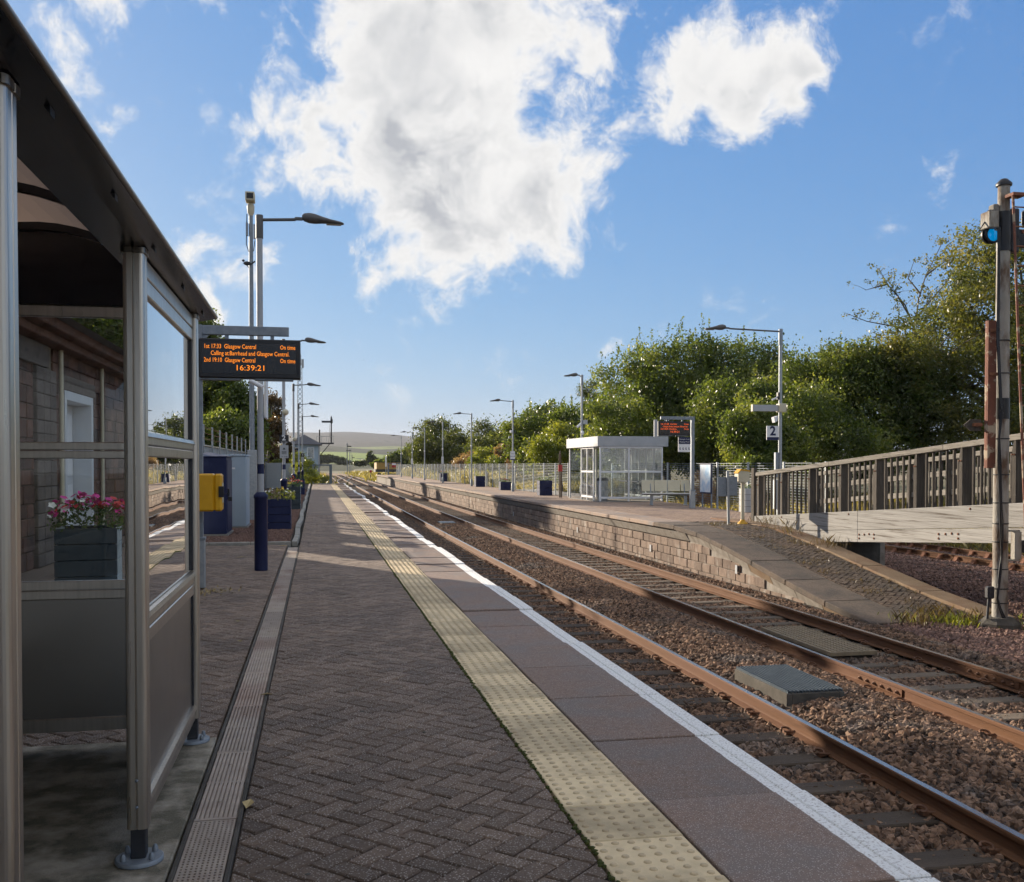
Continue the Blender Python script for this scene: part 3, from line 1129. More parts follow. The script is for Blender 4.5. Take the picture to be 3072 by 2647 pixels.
JL = 0.966
y = 3.19 - 6 * JL
k = 0
while y < PLAT_END:
    L_ = min(JL, PLAT_END - y)
    b = MB()
    g = 0.0065
    for (xa, xb, zt) in ((1.4625, 2.103, 0.0), (2.109, 2.20, 0.0005)):
        b.box(xa, xb, y + g, y + L_ - g, -0.075, zt, 0.005)
    b.box(2.1029, 2.1091, y + g, y + L_ - g, -0.075, -0.006)
    b.build('coping_slab', 'coping', plat, (0, 0, random.gauss(0, 0.0015)), (random.gauss(0, 0.0006), 0, 0))
    y += JL
    k += 1

# drain channel: kerbs and one-metre covers with slots
MB().box(-0.337, -0.3185, -4, 18.75, -0.05, 0.002, 0.003).build('drain_edge', 'concrete_dark', plat)
MB().box(-0.535, -0.517, -4, 18.75, -0.05, 0.002, 0.003).build('drain_edge', 'concrete_dark', plat)
MB().box(-0.516, -0.338, -4, 18.75, -0.05, -0.030).build('drain_channel', 'slot', plat)


def make_drain(perf):
    b = MB()
    w0, w1 = -0.0865, 0.0865
    if perf:
        nx, ny = 9, 40
        xs = np.linspace(w0, w1, nx * 2 + 2)
        for i in range(0, len(xs) - 1, 2):
            b.box(xs[i], xs[i + 1], -0.491, 0.491, -0.02, 0.0)
        ys = np.linspace(-0.491, 0.491, ny * 2 + 2)
        for j in range(0, len(ys) - 1, 2):
            b.box(w0, w1, ys[j], ys[j + 1], -0.02, -0.0008)
    else:
        n = 9
        xs = np.linspace(w0, w1, n + 1)
        for i in range(n):
            b.box(xs[i] + 0.0028, xs[i + 1] - 0.0028, -0.491, 0.491, -0.02, 0.0, 0.001)
        for yy in (-0.49, 0.0, 0.49):
            b.box(w0, w1, yy - 0.010, yy + 0.010, -0.02, -0.0004)
        b.box(w0, w1, -0.491, 0.491, -0.022, -0.012)
    b.lathe([(0.010, -0.001), (0.010, 0.003), (0.007, 0.005)], (0, 0.28, 0), n=8)
    b.lathe([(0.010, -0.001), (0.010, 0.003), (0.007, 0.005)], (0, -0.28, 0), n=8)
    return b.mesh('drain_cover')


d0, d1 = make_drain(False), make_drain(True)
y = -3.20
while y < 18.3:
    link('drain_cover', d1 if y < 4.5 else d0, 'drain', plat, (-0.427, y, random.gauss(0.0, 0.001)))
    y += 1.0
# concrete pad under the shelter
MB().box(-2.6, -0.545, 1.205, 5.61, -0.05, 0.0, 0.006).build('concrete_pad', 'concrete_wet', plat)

# kerbs of the gravel bed beyond the drain
b = MB()
pts = [(-0.42 + 0.02 * math.sin(t * 0.9) - 0.0016 * t, 19.12 + t) for t in np.arange(0, 60.1, 1.0)]
for i in range(len(pts) - 1):
    p, q = pts[i], pts[i + 1]
    a = math.atan2(q[0] - p[0], q[1] - p[1])
    M_ = Matrix.Translation((p[0], p[1], 0)) @ Matrix.Rotation(-a, 4, 'Z')
    MB().box(-0.055, 0.055, 0.004, 0.996, -0.06, 0.055 + random.gauss(0, 0.004), 0.012, M=M_).build('kerb_stone', 'kerb', plat)
for i in range(4):
    MB().box(-3.48 + i * 0.75, -3.48 + i * 0.75 + 0.742, 19.03, 19.14, -0.06, 0.05, 0.012).build('kerb_stone', 'kerb', plat)
MB().box(-3.6, -0.49, 19.15, PLAT_END, -0.05, 0.012).build('gravel_base', 'ballast_bed', plat)
MB().box(-14.0, 2.18, PLAT_END, PLAT_END + 0.35, -1.6, -0.12).build('platform_end_wall', 'wall_block', plat)

# ================================================================== far platform
FZ = 0.03
FE = 8.6
RA0, RA1 = 13.9, 21.9


def far_z(x, y):
    t = min(1.0, max(0.0, (RA1 - y) / (RA1 - RA0)))
    t = t * t * (3 - 2 * t) * 0.35 + t * 0.65
    return FZ - 1.0 * t


plat2 = empty('platform')
tag(plat2, 'far platform with block retaining wall and a ramp down to track level', 'platform', kind='structure')
F_END = 146.0
# body (behind the wall skin), following the ramp
ys = list(np.linspace(RA0, RA1, 9)) + [30, 60, 100, F_END]
b = MB()
for i in range(len(ys) - 1):
    za, zb = far_z(0, ys[i]) - 0.055, far_z(0, ys[i + 1]) - 0.055
    xa = 10.98 if ys[i + 1] <= 24 else 13.7
    if ys[i] >= 44:
        xa = 11.55
    vs = [(FE + 0.16, ys[i], -1.5), (xa, ys[i], -1.5), (xa, ys[i + 1], -1.5), (FE + 0.16, ys[i + 1], -1.5),
          (FE + 0.16, ys[i], za), (xa, ys[i], za), (xa, ys[i + 1], zb), (FE + 0.16, ys[i + 1], zb)]
    b.add(vs, [(4, 5, 6, 7), (0, 1, 5, 4), (1, 2, 6, 5), (2, 3, 7, 6), (3, 0, 4, 7)])
b.build('platform_base', 'mortar', plat2)
# pavers: running in herringbone near, plain sheet beyond
hb3 = herringbone(9.36, 10.50, 14.0, 24.0)
lay_pavers(hb3, lambda x, y: far_z(x, y), 'paver_ramp', plat2, 300, rough=0.003)
hb4 = herringbone(9.36, 13.2, 24.0, 34.0)
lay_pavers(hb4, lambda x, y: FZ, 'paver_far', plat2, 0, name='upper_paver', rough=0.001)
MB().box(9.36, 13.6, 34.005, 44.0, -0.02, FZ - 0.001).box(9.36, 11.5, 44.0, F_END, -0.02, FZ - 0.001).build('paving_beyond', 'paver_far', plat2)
MB().box(10.985, 13.6, 24.0, 34.0, -1.4, -0.03).build('paving_bed', 'mortar', plat2)
# coping
y = RA0 + 0.03
while y < F_END - 0.1:
    L_ = 1.45 if y < 24 else 2.0
    L_ = min(L_, F_END - y)
    za, zb = far_z(0, y), far_z(0, y + L_)
    sl = math.atan2(zb - za, L_)
    mm = MB().box(-0.10, 0.757, 0.006, math.hypot(L_, zb - za) - 0.006, -0.11, 0.0, 0.014).build(
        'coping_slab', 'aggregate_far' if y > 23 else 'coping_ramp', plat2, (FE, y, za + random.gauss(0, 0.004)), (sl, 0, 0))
    y += L_
# splayed nosing course under the coping
y = 22.0
while y < 118:
    L_ = 1.0
    MB().prism([(FE + 0.16, -0.33), (FE + 0.06, -0.31), (FE - 0.06, -0.12), (FE + 0.16, -0.12)], y + 0.006, y + L_ - 0.006, 'y').build('nosing_stone', 'mortar', plat2)
    y += L_
y = 14.6
while y < 21.9:
    za, zb = far_z(0, y), far_z(0, y + 1.0)
    MB().prism([(0.0, -0.33), (-0.10, -0.31), (-0.20, -0.12), (0.0, -0.12)], 0.006, 0.99, 'y').build('nosing_stone', 'kerb_rust' if random.random() < 0.5 else 'mortar', plat2, (FE + 0.16, y, za), (math.atan2(zb - za, 1.0), 0, 0))
    y += 1.0
# wall of blocks
BL, BH = 0.46, 0.205
blocks = []
row = 0
zc = -1.36
while zc < -0.10:
    off = (row % 2) * BL / 2
    y = 14.3 - off
    while y < 118:
        zt = zc + BH
        lim = far_z(0, y + 0.25) - 0.30 if y < 22 else -0.335
        if zt - 0.04 < lim and y > 14.4:
            blocks.append((y, y + BL, zc, min(zt, lim)))
        y += BL
    zc += BH
    row += 1
blocks.sort(key=lambda q: q[0] - q[3] * 2)
rest = MB()
for k, (ya, yb, za, zb) in enumerate(blocks):
    if zb - za < 0.03:
        continue
    pr = random.gauss(0, 0.006)
    if k < 300:
        MB().box(-0.11 + pr, 0.11, 0.007, yb - ya - 0.007, 0.006, zb - za - 0.006, 0.012).build('wall_block', 'wall_block', plat2, (FE + 0.16, ya, za), fix=False)
    else:
        rest.cur_r = random.random()
        rest.box(FE + 0.05 + pr, FE + 0.24, ya + 0.007, yb - 0.007, za + 0.006, zb - 0.006)
o = rest.build('wall_blocks_beyond', 'wall_block', plat2, fix=False)
o['kind'] = 'stuff'
# core behind the blocks, following the ramp
core = MB()
for ya in np.arange(14.3, 22.0, 0.55):
    yb = ya + 0.55
    za, zb = far_z(0, ya) - 0.12, far_z(0, yb) - 0.12
    core.add([(FE + 0.075, ya, -1.4), (FE + 0.158, ya, -1.4), (FE + 0.158, yb, -1.4), (FE + 0.075, yb, -1.4), (FE + 0.075, ya, za), (FE + 0.158, ya, za), (FE + 0.158, yb, zb), (FE + 0.075, yb, zb)],
             [(4, 5, 6, 7), (0, 1, 5, 4), (1, 2, 6, 5), (2, 3, 7, 6), (3, 0, 4, 7)])
core.build('wall_core', 'mortar', plat2)
# small white number plates on the wall face
for yy in (19.2, 24.6, 32.0, 43.0):
    MB().box(FE + 0.008, FE + 0.02, yy, yy + 0.10, -0.78, -0.60).build('marker_plate', 'paint_grey', plat2)
# back kerb of the ramp: long rust-stained slabs
y = RA0 - 0.1
while y < 23.7:
    za, zb = far_z(0, y), far_z(0, y + 1.9)
    MB().box(0, 0.47, 0.005, 1.895, -0.5, 0.035, 0.012).build('kerb_stone', 'kerb_rust', plat2, (10.51, y, za), (math.atan2(zb - za, 1.9), 0, 0))
    y += 1.9
# steps of dark timber at the far end
MB().prism([(F_END, 0.0), (F_END + 3.0, -1.2), (F_END + 3.0, -1.3), (F_END, -1.3)], 8.75, 11.4, 'x').build('end_ramp', 'sleeper', plat2)


# ================================================================== tracks
RAIL_TOP = -0.915
RH = 0.159
prof = [(-0.070, 0.0), (0.070, 0.0), (0.070, 0.011), (0.014, 0.028), (0.010, 0.045), (0.010, 0.108), (0.035, 0.121), (0.0355, 0.148),
        (0.028, 0.158), (-0.028, 0.158), (-0.0355, 0.148), (-0.035, 0.121), (-0.010, 0.108), (-0.010, 0.045), (-0.014, 0.028), (-0.070, 0.011)]


def track_x(x, y):
    """the line runs straight through the station and swings left far beyond"""
    d = max(0.0, y - 230.0)
    return x - d * d / 900.0


def rail(x, parent, y0, y1, bend=True, top=RAIL_TOP):
    ys = [y0, (y0 + min(y1, 230)) / 2, min(y1, 230)]
    if y1 > 230:
        ys += list(np.linspace(245, y1, 14))
    vs, fs, ms = [], [], []
    n = len(prof)
    for y in ys:
        xx = track_x(x, y) if bend else x
        vs += [(xx + p[0], y, top - RH + p[1]) for p in prof]
    for i in range(len(ys) - 1):
        for j in range(n):
            fs.append((i * n + j, i * n + (j + 1) % n, (i + 1) * n + (j + 1) % n, (i + 1) * n + j))
            ms.append(1 if j == 8 else 0)
    me = bpy.data.meshes.new('rail')
    me.from_pydata(vs, [], fs)
    me.materials.append(MAT['rail_rust'])
    me.materials.append(MAT['rail_head'])
    me.polygons.foreach_set('material_index', [1 if m_ and j else 0 for m_, j in zip(ms, [True] * len(ms))])
    bm = bmesh.new()
    bm.from_mesh(me)
    bmesh.ops.recalc_face_normals(bm, faces=bm.faces)
    bm.to_mesh(me)
    bm.free()
    return link('rail', me, None, parent)


def clip_mesh():
    """sprung rail clip, a bent round bar"""
    b = MB()
    pts = []
    for t in np.linspace(0, 2 * math.pi * 0.86, 13):
        pts.append((-0.060 - 0.044 * math.cos(t), 0.040 * math.sin(t), 0.044 + 0.012 * math.sin(t)))
    pts.append((0.03, -0.042, 0.024))
    b.tube(pts, 0.0105, n=6)
    b.box(-0.075, -0.008, -0.045, 0.045, 0.0, 0.026, 0.006)
    return b.mesh('rail_clip')


CLIP = clip_mesh()
CLIP.materials.append(MAT['clip'])
SL = MB().box(-1.25, 1.25, -0.13, 0.13, -0.16, 0.0, 0.012).mesh('sleeper')
SL.materials.append(MAT['sleeper'])
SLW = MB().box(-1.28, 1.28, -0.115, 0.115, -0.14, 0.0, 0.015).mesh('sleeper')
SLW.materials.append(MAT['sleeper_wood'])


def make_track(xa, xb, label, spacing, y0, me, clips_to, first):
    t = empty('railway_track')
    tag(t, label, 'track')
    for x in (xa, xb):
        rail(x, t, -8.0, 400.0)
    y = first
    cx = (xa + xb) / 2
    while y < 130:
        s = link('sleeper', me, None, t, (cx + random.gauss(0, 0.02), y, RAIL_TOP - RH - 0.012), (0, random.gauss(0, 0.004), random.gauss(0, 0.008)))
        if y < clips_to:
            for x in (xa, xb):
                for sg in (-1, 1):
                    link('rail_clip', CLIP, None, s, (x - cx + sg * 0.052, 0.01, 0.004), (0, 0, 0 if sg < 0 else math.pi))
        y += spacing
    return t


tr1 = make_track(2.985, 4.490, 'near railway track running right beside the white platform edge', 0.735, 0, SL, 26, 0.60)
tr2 = make_track(6.290, 7.800, 'far railway track with timber sleepers below the far platform wall', 0.66, 0, SLW, 14, 0.30)
tr3 = empty('railway_track')
tag(tr3, 'rusty siding track in chairs behind the wooden ramp', 'track')
for x in (16.9, 18.4):
    rail(x, tr3, 2.0, 170.0, bend=False, top=-0.93)
CH = MB().prism([(-0.17, 0), (0.17, 0), (0.10, 0.06), (0.075, 0.13), (0.03, 0.13), (0.03, 0.04), (-0.03, 0.04), (-0.03, 0.13), (-0.075, 0.13), (-0.10, 0.06)], -0.07, 0.07, 'y').mesh('rail_chair')
CH.materials.append(MAT['rust'])
y = 12.0
while y < 110:
    s = link('sleeper', SLW, None, tr3, (17.65, y, -1.10), (0, 0, random.gauss(0, 0.01)))
    if y < 40:
        for x in (16.9, 18.4):
            link('rail_chair', CH, None, s, (x - 17.65, 0, 0.002))
    y += 0.72
# fishplated joints on the far track
for x, ya in ((6.29, 9.66), (7.80, 9.74)):
    fp = MB().box(-0.028, -0.0125, 0, 0.92, 0.032, 0.112, 0.004).build('fishplate', 'rail_rust', tr2, (x, ya, RAIL_TOP - RH))
    for i in range(6):
        MB().lathe([(0.020, 0.0), (0.020, -0.016), (0.011, -0.017), (0.011, -0.034)], (0, 0, 0), n=6, axis='x').build('bolt', 'clip', fp, (-0.028, 0.09 + i * 0.15, 0.072))
# diagonal rails of the crossover in the distance
for (p, q) in (((4.49, 150), (7.8, 215)), ((2.985, 150), (6.29, 215)), ((7.8, 170), (16.0, 235))):
    v = Vector((q[0] - p[0], q[1] - p[1], 0))
    MB().box(-0.04, 0.04, 0, v.length, -0.10, 0.0).build('crossover_rail', 'rail_head', tr2, (p[0], p[1], RAIL_TOP - 0.004), (0, 0, -math.atan2(v.x, v.y)))


# ================================================================== ballast
def ballast_z(x, y):
    """surface of the stone between and around the rails"""
    z = -1.085
    d = 1.0
    for xr in (2.985, 4.49, 6.29, 7.8):
        d = min(d, abs(x - xr))
    if 4.62 < x < 6.16:
        t = (x - 4.62) / 1.54
        z += 0.15 * math.sin(math.pi * t) ** 0.7
    if x > 7.95:
        z += 0.09 * min(1, (x - 7.95) / 0.35)
    if 3.05 < x < 4.42 or 6.36 < x < 7.73:
        z -= 0.021
    if x < 2.9:
        z -= 0.01
    return z + 0.012 * math.sin(x * 7 + y * 3) * math.sin(y * 2.1) - 0.02


def stone_nodes(name, mat, smin, smax, seed, flat=0.75):
    """geometry nodes: angular stones scattered over the surface (attribute 'dens' = stones per square metre)"""
    ng = bpy.data.node_groups.new(name, 'GeometryNodeTree')
    ng.interface.new_socket('Geometry', in_out='INPUT', socket_type='NodeSocketGeometry')
    ng.interface.new_socket('Geometry', in_out='OUTPUT', socket_type='NodeSocketGeometry')
    N, L = ng.nodes, ng.links
    gi, go = N.new('NodeGroupInput'), N.new('NodeGroupOutput')
    dp = N.new('GeometryNodeDistributePointsOnFaces')
    dp.inputs['Seed'].default_value = seed
    na = N.new('GeometryNodeInputNamedAttribute')
    na.data_type = 'FLOAT'
    na.inputs['Name'].default_value = 'dens'
    L.new(gi.outputs[0], dp.inputs['Mesh'])
    L.new(na.outputs[0], dp.inputs['Density'])
    joins = N.new('GeometryNodeGeometryToInstance')
    for k in range(4):
        ico = N.new('GeometryNodeMeshIcoSphere')
        ico.inputs['Radius'].default_value = 1.0
        ico.inputs['Subdivisions'].default_value = 1 if k % 2 else 2
        sp = N.new('GeometryNodeSetPosition')
        nz = N.new('ShaderNodeTexNoise')
        nz.noise_dimensions = '4D'
        nz.inputs['W'].default_value = 3.7 * k + 1.1
        nz.inputs['Scale'].default_value = 0.9
        nz.inputs['Detail'].default_value = 1.0
        sb = N.new('ShaderNodeVectorMath')
        sb.operation = 'SUBTRACT'
        sb.inputs[1].default_value = (0.5, 0.5, 0.5)
        L.new(nz.outputs['Color'], sb.inputs[0])
        sc = N.new('ShaderNodeVectorMath')
        sc.operation = 'SCALE'
        sc.inputs['Scale'].default_value = 2.4
        L.new(sb.outputs[0], sc.inputs[0])
        L.new(sc.outputs[0], sp.inputs['Offset'])
        L.new(ico.outputs['Mesh'], sp.inputs['Geometry'])
        ss = N.new('GeometryNodeSetShadeSmooth')
        ss.inputs['Shade Smooth'].default_value = False
        L.new(sp.outputs[0], ss.inputs[0])
        sm = N.new('GeometryNodeSetMaterial')
        sm.inputs['Material'].default_value = MAT[mat]
        L.new(ss.outputs[0], sm.inputs[0])
        L.new(sm.outputs[0], joins.inputs[0])
    iop = N.new('GeometryNodeInstanceOnPoints')
    iop.inputs['Pick Instance'].default_value = True
    L.new(dp.outputs['Points'], iop.inputs['Points'])
    L.new(joins.outputs[0], iop.inputs['Instance'])
    rv = N.new('FunctionNodeRandomValue')
    rv.data_type = 'FLOAT_VECTOR'
    rv.inputs[0].default_value = (0, 0, 0)
    rv.inputs[1].default_value = (6.28, 6.28, 6.28)
    rv.inputs['Seed'].default_value = seed + 1
    L.new(rv.outputs[0], iop.inputs['Rotation'])
    rs = N.new('FunctionNodeRandomValue')
    rs.data_type = 'FLOAT_VECTOR'
    rs.inputs[0].default_value = (smin, smin, smin * flat)
    rs.inputs[1].default_value = (smax, smax, smax * flat)
    rs.inputs['Seed'].default_value = seed + 2
    L.new(rs.outputs[0], iop.inputs['Scale'])
    jg = N.new('GeometryNodeJoinGeometry')
    L.new(iop.outputs[0], jg.inputs[0])
    L.new(gi.outputs[0], jg.inputs[0])
    L.new(jg.outputs[0], go.inputs[0])
    return ng


def stone_bed(name, label, cat, rects, zfun, mat, base_mat, smin, smax, seed, parent=None, keep=None):
    """rects: (x0, x1, y0, y1, step, density)"""
    vs, fs, dens = [], [], []
    for (x0, x1, y0, y1, st, dn) in rects:
        nx = max(2, int((x1 - x0) / min(st, 0.16)) + 1)
        ny = max(2, int((y1 - y0) / st) + 1)
        o = len(vs)
        for yy in np.linspace(y0, y1, ny):
            for xx in np.linspace(x0, x1, nx):
                vs.append((xx, yy, zfun(xx, yy)))
        for j in range(ny - 1):
            for i in range(nx - 1):
                a = o + j * nx + i
                fs.append((a, a + 1, a + nx + 1, a + nx))
                mx, my = (vs[a][0] + vs[a + 1][0]) / 2, (vs[a][1] + vs[a + nx][1]) / 2
                dens.append(dn * (keep(mx, my) if keep else 1.0))
    me = np_mesh(name, vs, fs)
    a = me.attributes.new('dens', 'FLOAT', 'FACE')
    a.data.foreach_set('value', np.array(dens, dtype=np.float32))
    o = link(name, me, base_mat, parent)
    md = o.modifiers.new('stones', 'NODES')
    md.node_group = stone_nodes(name + '_nodes', mat, smin, smax, seed)
    tag(o, label, cat, kind='stuff')
    return o


def keep_ballast(x, y):
    for xr in (2.985, 4.49, 6.29, 7.8):
        if abs(x - xr) < 0.085:
            return 0.0
    if 4.80 < x < 5.52 and 9.4 < y < 10.9:
        return 0.0
    if x > 8.5 and y > 14.6:
        return 0.0
    return 1.0


stone_bed('ballast', 'brown and grey crushed stone ballast between and beside the rails', 'ballast',
          [(2.2, 8.64, -2, 24, 0.16, 520), (2.2, 8.64, 24, 44, 0.4, 280), (2.2, 8.64, 44, 100, 0.8, 130), (2.2, 8.64, 100, 240, 4.0, 12)],
          ballast_z, 'ballast', 'ballast_bed', 0.023, 0.049, 3, keep=keep_ballast)


def verge_z(x, y):
    z = -1.02 - 0.10 * min(1.0, max(0, x - 10.4) / 1.0)
    return z + 0.02 * math.sin(x * 5 + y * 4)


stone_bed('ballast', 'pinkish stone ballast around the foot of the semaphore signal', 'ballast',
          [(8.645, 14.0, 3.0, 14.4, 0.2, 420), (11.05, 20.5, 14.4, 34.0, 0.4, 190)], verge_z, 'gravel_red', 'ballast_bed', 0.024, 0.052, 11)
stone_bed('gravel', 'red stone chips filling the bed behind the kerb', 'gravel',
          [(-3.55, -0.52, 19.16, 34, 0.4, 900), (-3.55, -0.56, 34, 60, 0.8, 300)], lambda x, y: 0.016, 'gravel_red', 'ballast_bed', 0.010, 0.020, 21)

# ================================================================== near waiting shelter
SHX = -0.664


def col_profile(w=0.038, d=0.046):
    pts = []
    for (sx, sy, a0) in ((1, 1, 0), (-1, 1, 90), (-1, -1, 180), (1, -1, 270)):
        cx, cy = sx * (w - 0.016), sy * (d - 0.016)
        for k in range(5):
            t = math.radians(a0 + k * 22.5)
            pts.append((cx + 0.016 * math.cos(t), cy + 0.016 * math.sin(t)))
        if a0 in (0, 180):      # groove in the end faces
            yv = sy * d
            pts += [(sx * 0.004, yv), (0.0, yv - sy * 0.005), (-sx * 0.004, yv)]
        else:
            xv = sx * w
            pts += [(xv, sy * 0.004), (xv - sx * 0.004, 0.0), (xv, -sy * 0.004)]
    return pts


sh = empty('waiting_shelter', (SHX, 2.43, 0))
tag(sh, 'stainless steel and glass waiting shelter with dark barrel roof', 'shelter')
CP = col_profile()


def shelter_column(x, y):
    c = MB().prism(CP, 0.135, 2.30, 'z').build('column', 'steel', sh, (x - SHX, y - 2.43, 0))
    f = MB().box(-0.027, 0.027, -0.027, 0.027, 0.018, 0.14, 0.003)
    f.build('foot', 'dark_steel', c)
    pl = MB().lathe([(0.088, 0.003), (0.088, 0.016), (0.084, 0.019)], n=24)
    for a in (40, 140, 220, 320):
        pl.lathe([(0.011, 0.018), (0.011, 0.034), (0.006, 0.045)], (0.066 * math.cos(math.radians(a)), 0.066 * math.sin(math.radians(a)), 0), n=6)
    pl.build('base_plate', 'galv_dark', c)
    s = MB()
    for z in (0.22, 0.32):
        s.lathe([(0.006, 0), (0.006, -0.005), (0.003, -0.007)], (0.0, -0.046, z), n=8, axis='y')
    s.build('screw', 'galv_dark', c)
    MB().prism([(p[0] * 1.18, p[1] * 1.18) for p in CP], 2.285, 2.305, 'z').build('collar', 'gutter', c)
    return c


for yy in (0.75, 2.25, 3.90, 5.54):
    shelter_column(SHX, yy)
for yy in (0.92, 5.54):
    shelter_column(-2.05, yy)


def sp(name, mat, *a, **k):
    """part of the shelter from world-space boxes"""
    b = MB()
    for bx in a:
        b.box(*bx, k.get('c', 0.004))
    return b.build(name, mat, sh, (-SHX, -2.43, 0))


# front wing between the last two columns
y0, y1 = 3.948, 5.492
x0, x1 = SHX - 0.018, SHX + 0.018
for nm, za, zb in (('bottom_rail', 0.128, 0.203), ('lower_rail', 0.806, 0.862), ('lower_rail', 0.865, 0.922), ('middle_rail', 1.532, 1.575), ('middle_rail', 1.578, 1.622),
                   ('top_rail', 2.163, 2.225), ('top_rail', 2.23, 2.298)):
    sp(nm, 'steel', (x0, x1, y0, y1, za, zb))
# sloping bright lips on top of the rails
for zb in (0.203, 0.922, 1.622):
    MB().prism([(x0 - 0.006, zb + 0.001), (x1 + 0.010, zb - 0.012), (x1 + 0.004, zb + 0.006), (x0, zb + 0.012)], y0, y1, 'y').build('rail_lip', 'steel', sh, (-SHX, -2.43, 0))
for za, zb in ((0.204, 0.805), (0.935, 1.531), (1.635, 2.162)):
    sp('side_bead', 'dark_steel', (x0 + 0.004, x1 - 0.004, y0, y0 + 0.018, za, zb), (x0 + 0.004, x1 - 0.004, y1 - 0.018, y1, za, zb), c=0.002)
sp('infill_sheet', 'steel_sheet', (SHX - 0.004, SHX + 0.004, y0 + 0.019, y1 - 0.019, 0.204, 0.805), c=0.001)
for za, zb in ((0.935, 1.531), (1.635, 2.162)):
    sp('glass_pane', 'glass', (SHX - 0.003, SHX + 0.003, y0 + 0.019, y1 - 0.019, za, zb), c=0)
# end wall
x0, x1 = -2.01, SHX - 0.04
y0, y1 = 5.522, 5.558
for nm, za, zb in (('bottom_rail', 0.090, 0.160), ('lower_rail', 0.790, 0.838), ('lower_rail', 0.841, 0.888), ('middle_rail', 1.533, 1.575), ('middle_rail', 1.578, 1.620),
                   ('top_rail', 2.275, 2.335)):
    sp(nm, 'steel', (x0, x1, y0, y1, za, zb))
sp('infill_sheet', 'steel_sheet', (x0, x1, 5.536, 5.544, 0.161, 0.789), c=0.001)
for za, zb in ((0.889, 1.532), (1.621, 2.274)):
    sp('glass_pane', 'glass_end', (x0, x1, 5.537, 5.543, za, zb), c=0)
# back wall, glazed the same way
sp('back_panel', 'steel_sheet', (-2.054, -2.046, 0.97, 5.49, 0.12, 0.80), c=0.001)
sp('back_rail', 'steel', (-2.07, -2.03, 0.97, 5.49, 0.801, 0.90), (-2.07, -2.03, 0.97, 5.49, 2.20, 2.30))
sp('back_glass', 'glass', (-2.053, -2.047, 0.97, 5.49, 0.901, 2.199), c=0)
# seat
sp('seat', 'steel_sheet', (-1.98, -1.66, 1.2, 5.2, 0.44, 0.47))
sp('seat_leg', 'dark_steel', (-1.85, -1.80, 1.5, 1.55, 0.0, 0.439), (-1.85, -1.80, 4.9, 4.95, 0.0, 0.439))
# roof: gutter soffit, vault, ribs, gable
RY0, RY1 = -0.6, 5.79
g = MB()
g.prism([(-0.760, 2.300), (-0.640, 2.306), (-0.556, 2.322), (-0.551, 2.336), (-0.566, 2.342), (-0.640, 2.36), (-0.760, 2.40)], RY0, RY1, 'y')
g.build('gutter', 'roof_dark', sh, (-SHX, -2.43, 0))
MB().tube([(-0.553, RY0, 2.333), (-0.553, RY1, 2.333)], 0.010, n=8).build('roof_edge', 'gutter', sh, (-SHX, -2.43, 0))
arc = [(-0.59 - 1.62 * t, 2.352 + 0.42 * math.sin(math.pi * t) ** 0.8) for t in np.linspace(0, 1, 19)]
poly = arc + [(p[0], p[1] - 0.016) for p in arc[::-1]]
MB().prism(poly, RY0, RY1, 'y').build('roof_vault', 'roof_vault', sh, (-SHX, -2.43, 0))
for yy in (0.92, 1.68, 2.43, 3.16, 3.90, 4.72, 5.50):
    ribp = [(p[0], p[1] - 0.0165) for p in arc] + [(p[0], p[1] - 0.055) for p in arc[::-1]]
    MB().prism(ribp, yy - 0.02, yy + 0.02, 'y').build('roof_rib', 'dark_steel', sh, (-SHX, -2.43, 0))
gab = [(-0.765, 2.337)] + [(p[0], p[1] - 0.057) for p in arc if p[1] - 0.057 > 2.345 and p[0] < -0.765] + [(-2.03, 2.337)]
MB().prism(gab, 5.51, 5.53, 'y').build('gable', 'roof_dark', sh, (-SHX, -2.43, 0))
MB().prism([(5.53, 2.30), (RY1, 2.322), (RY1, 2.345), (5.53, 2.36)], -2.2, -0.762, 'x').build('end_soffit', 'gutter', sh, (-SHX, -2.43, 0))

# ================================================================== station building
BX = -4.0
bld = empty('station_building', (BX, 8, 0))
tag(bld, 'dark sandstone station building with white door behind the shelter', 'building')


def bp(name, mat, *a, **k):
    b = MB()
    for bx in a:
        b.box(*bx, k.get('c', 0.0))
    return b.build(name, mat, bld, (-BX, -8, 0), fix=True)


BY0, BY1 = -9.0, 22.3
bp('wall', 'mortar_dark', (-9.5, BX - 0.03, BY0, 17.0, -0.05, 3.55), (-9.5, BX - 0.03, 19.05, BY1, -0.05, 3.55), (-9.5, BX - 0.03, 17.0, 19.05, 2.72, 3.55),
   (-9.5, -4.45, 17.0, 19.05, -0.05, 2.72))
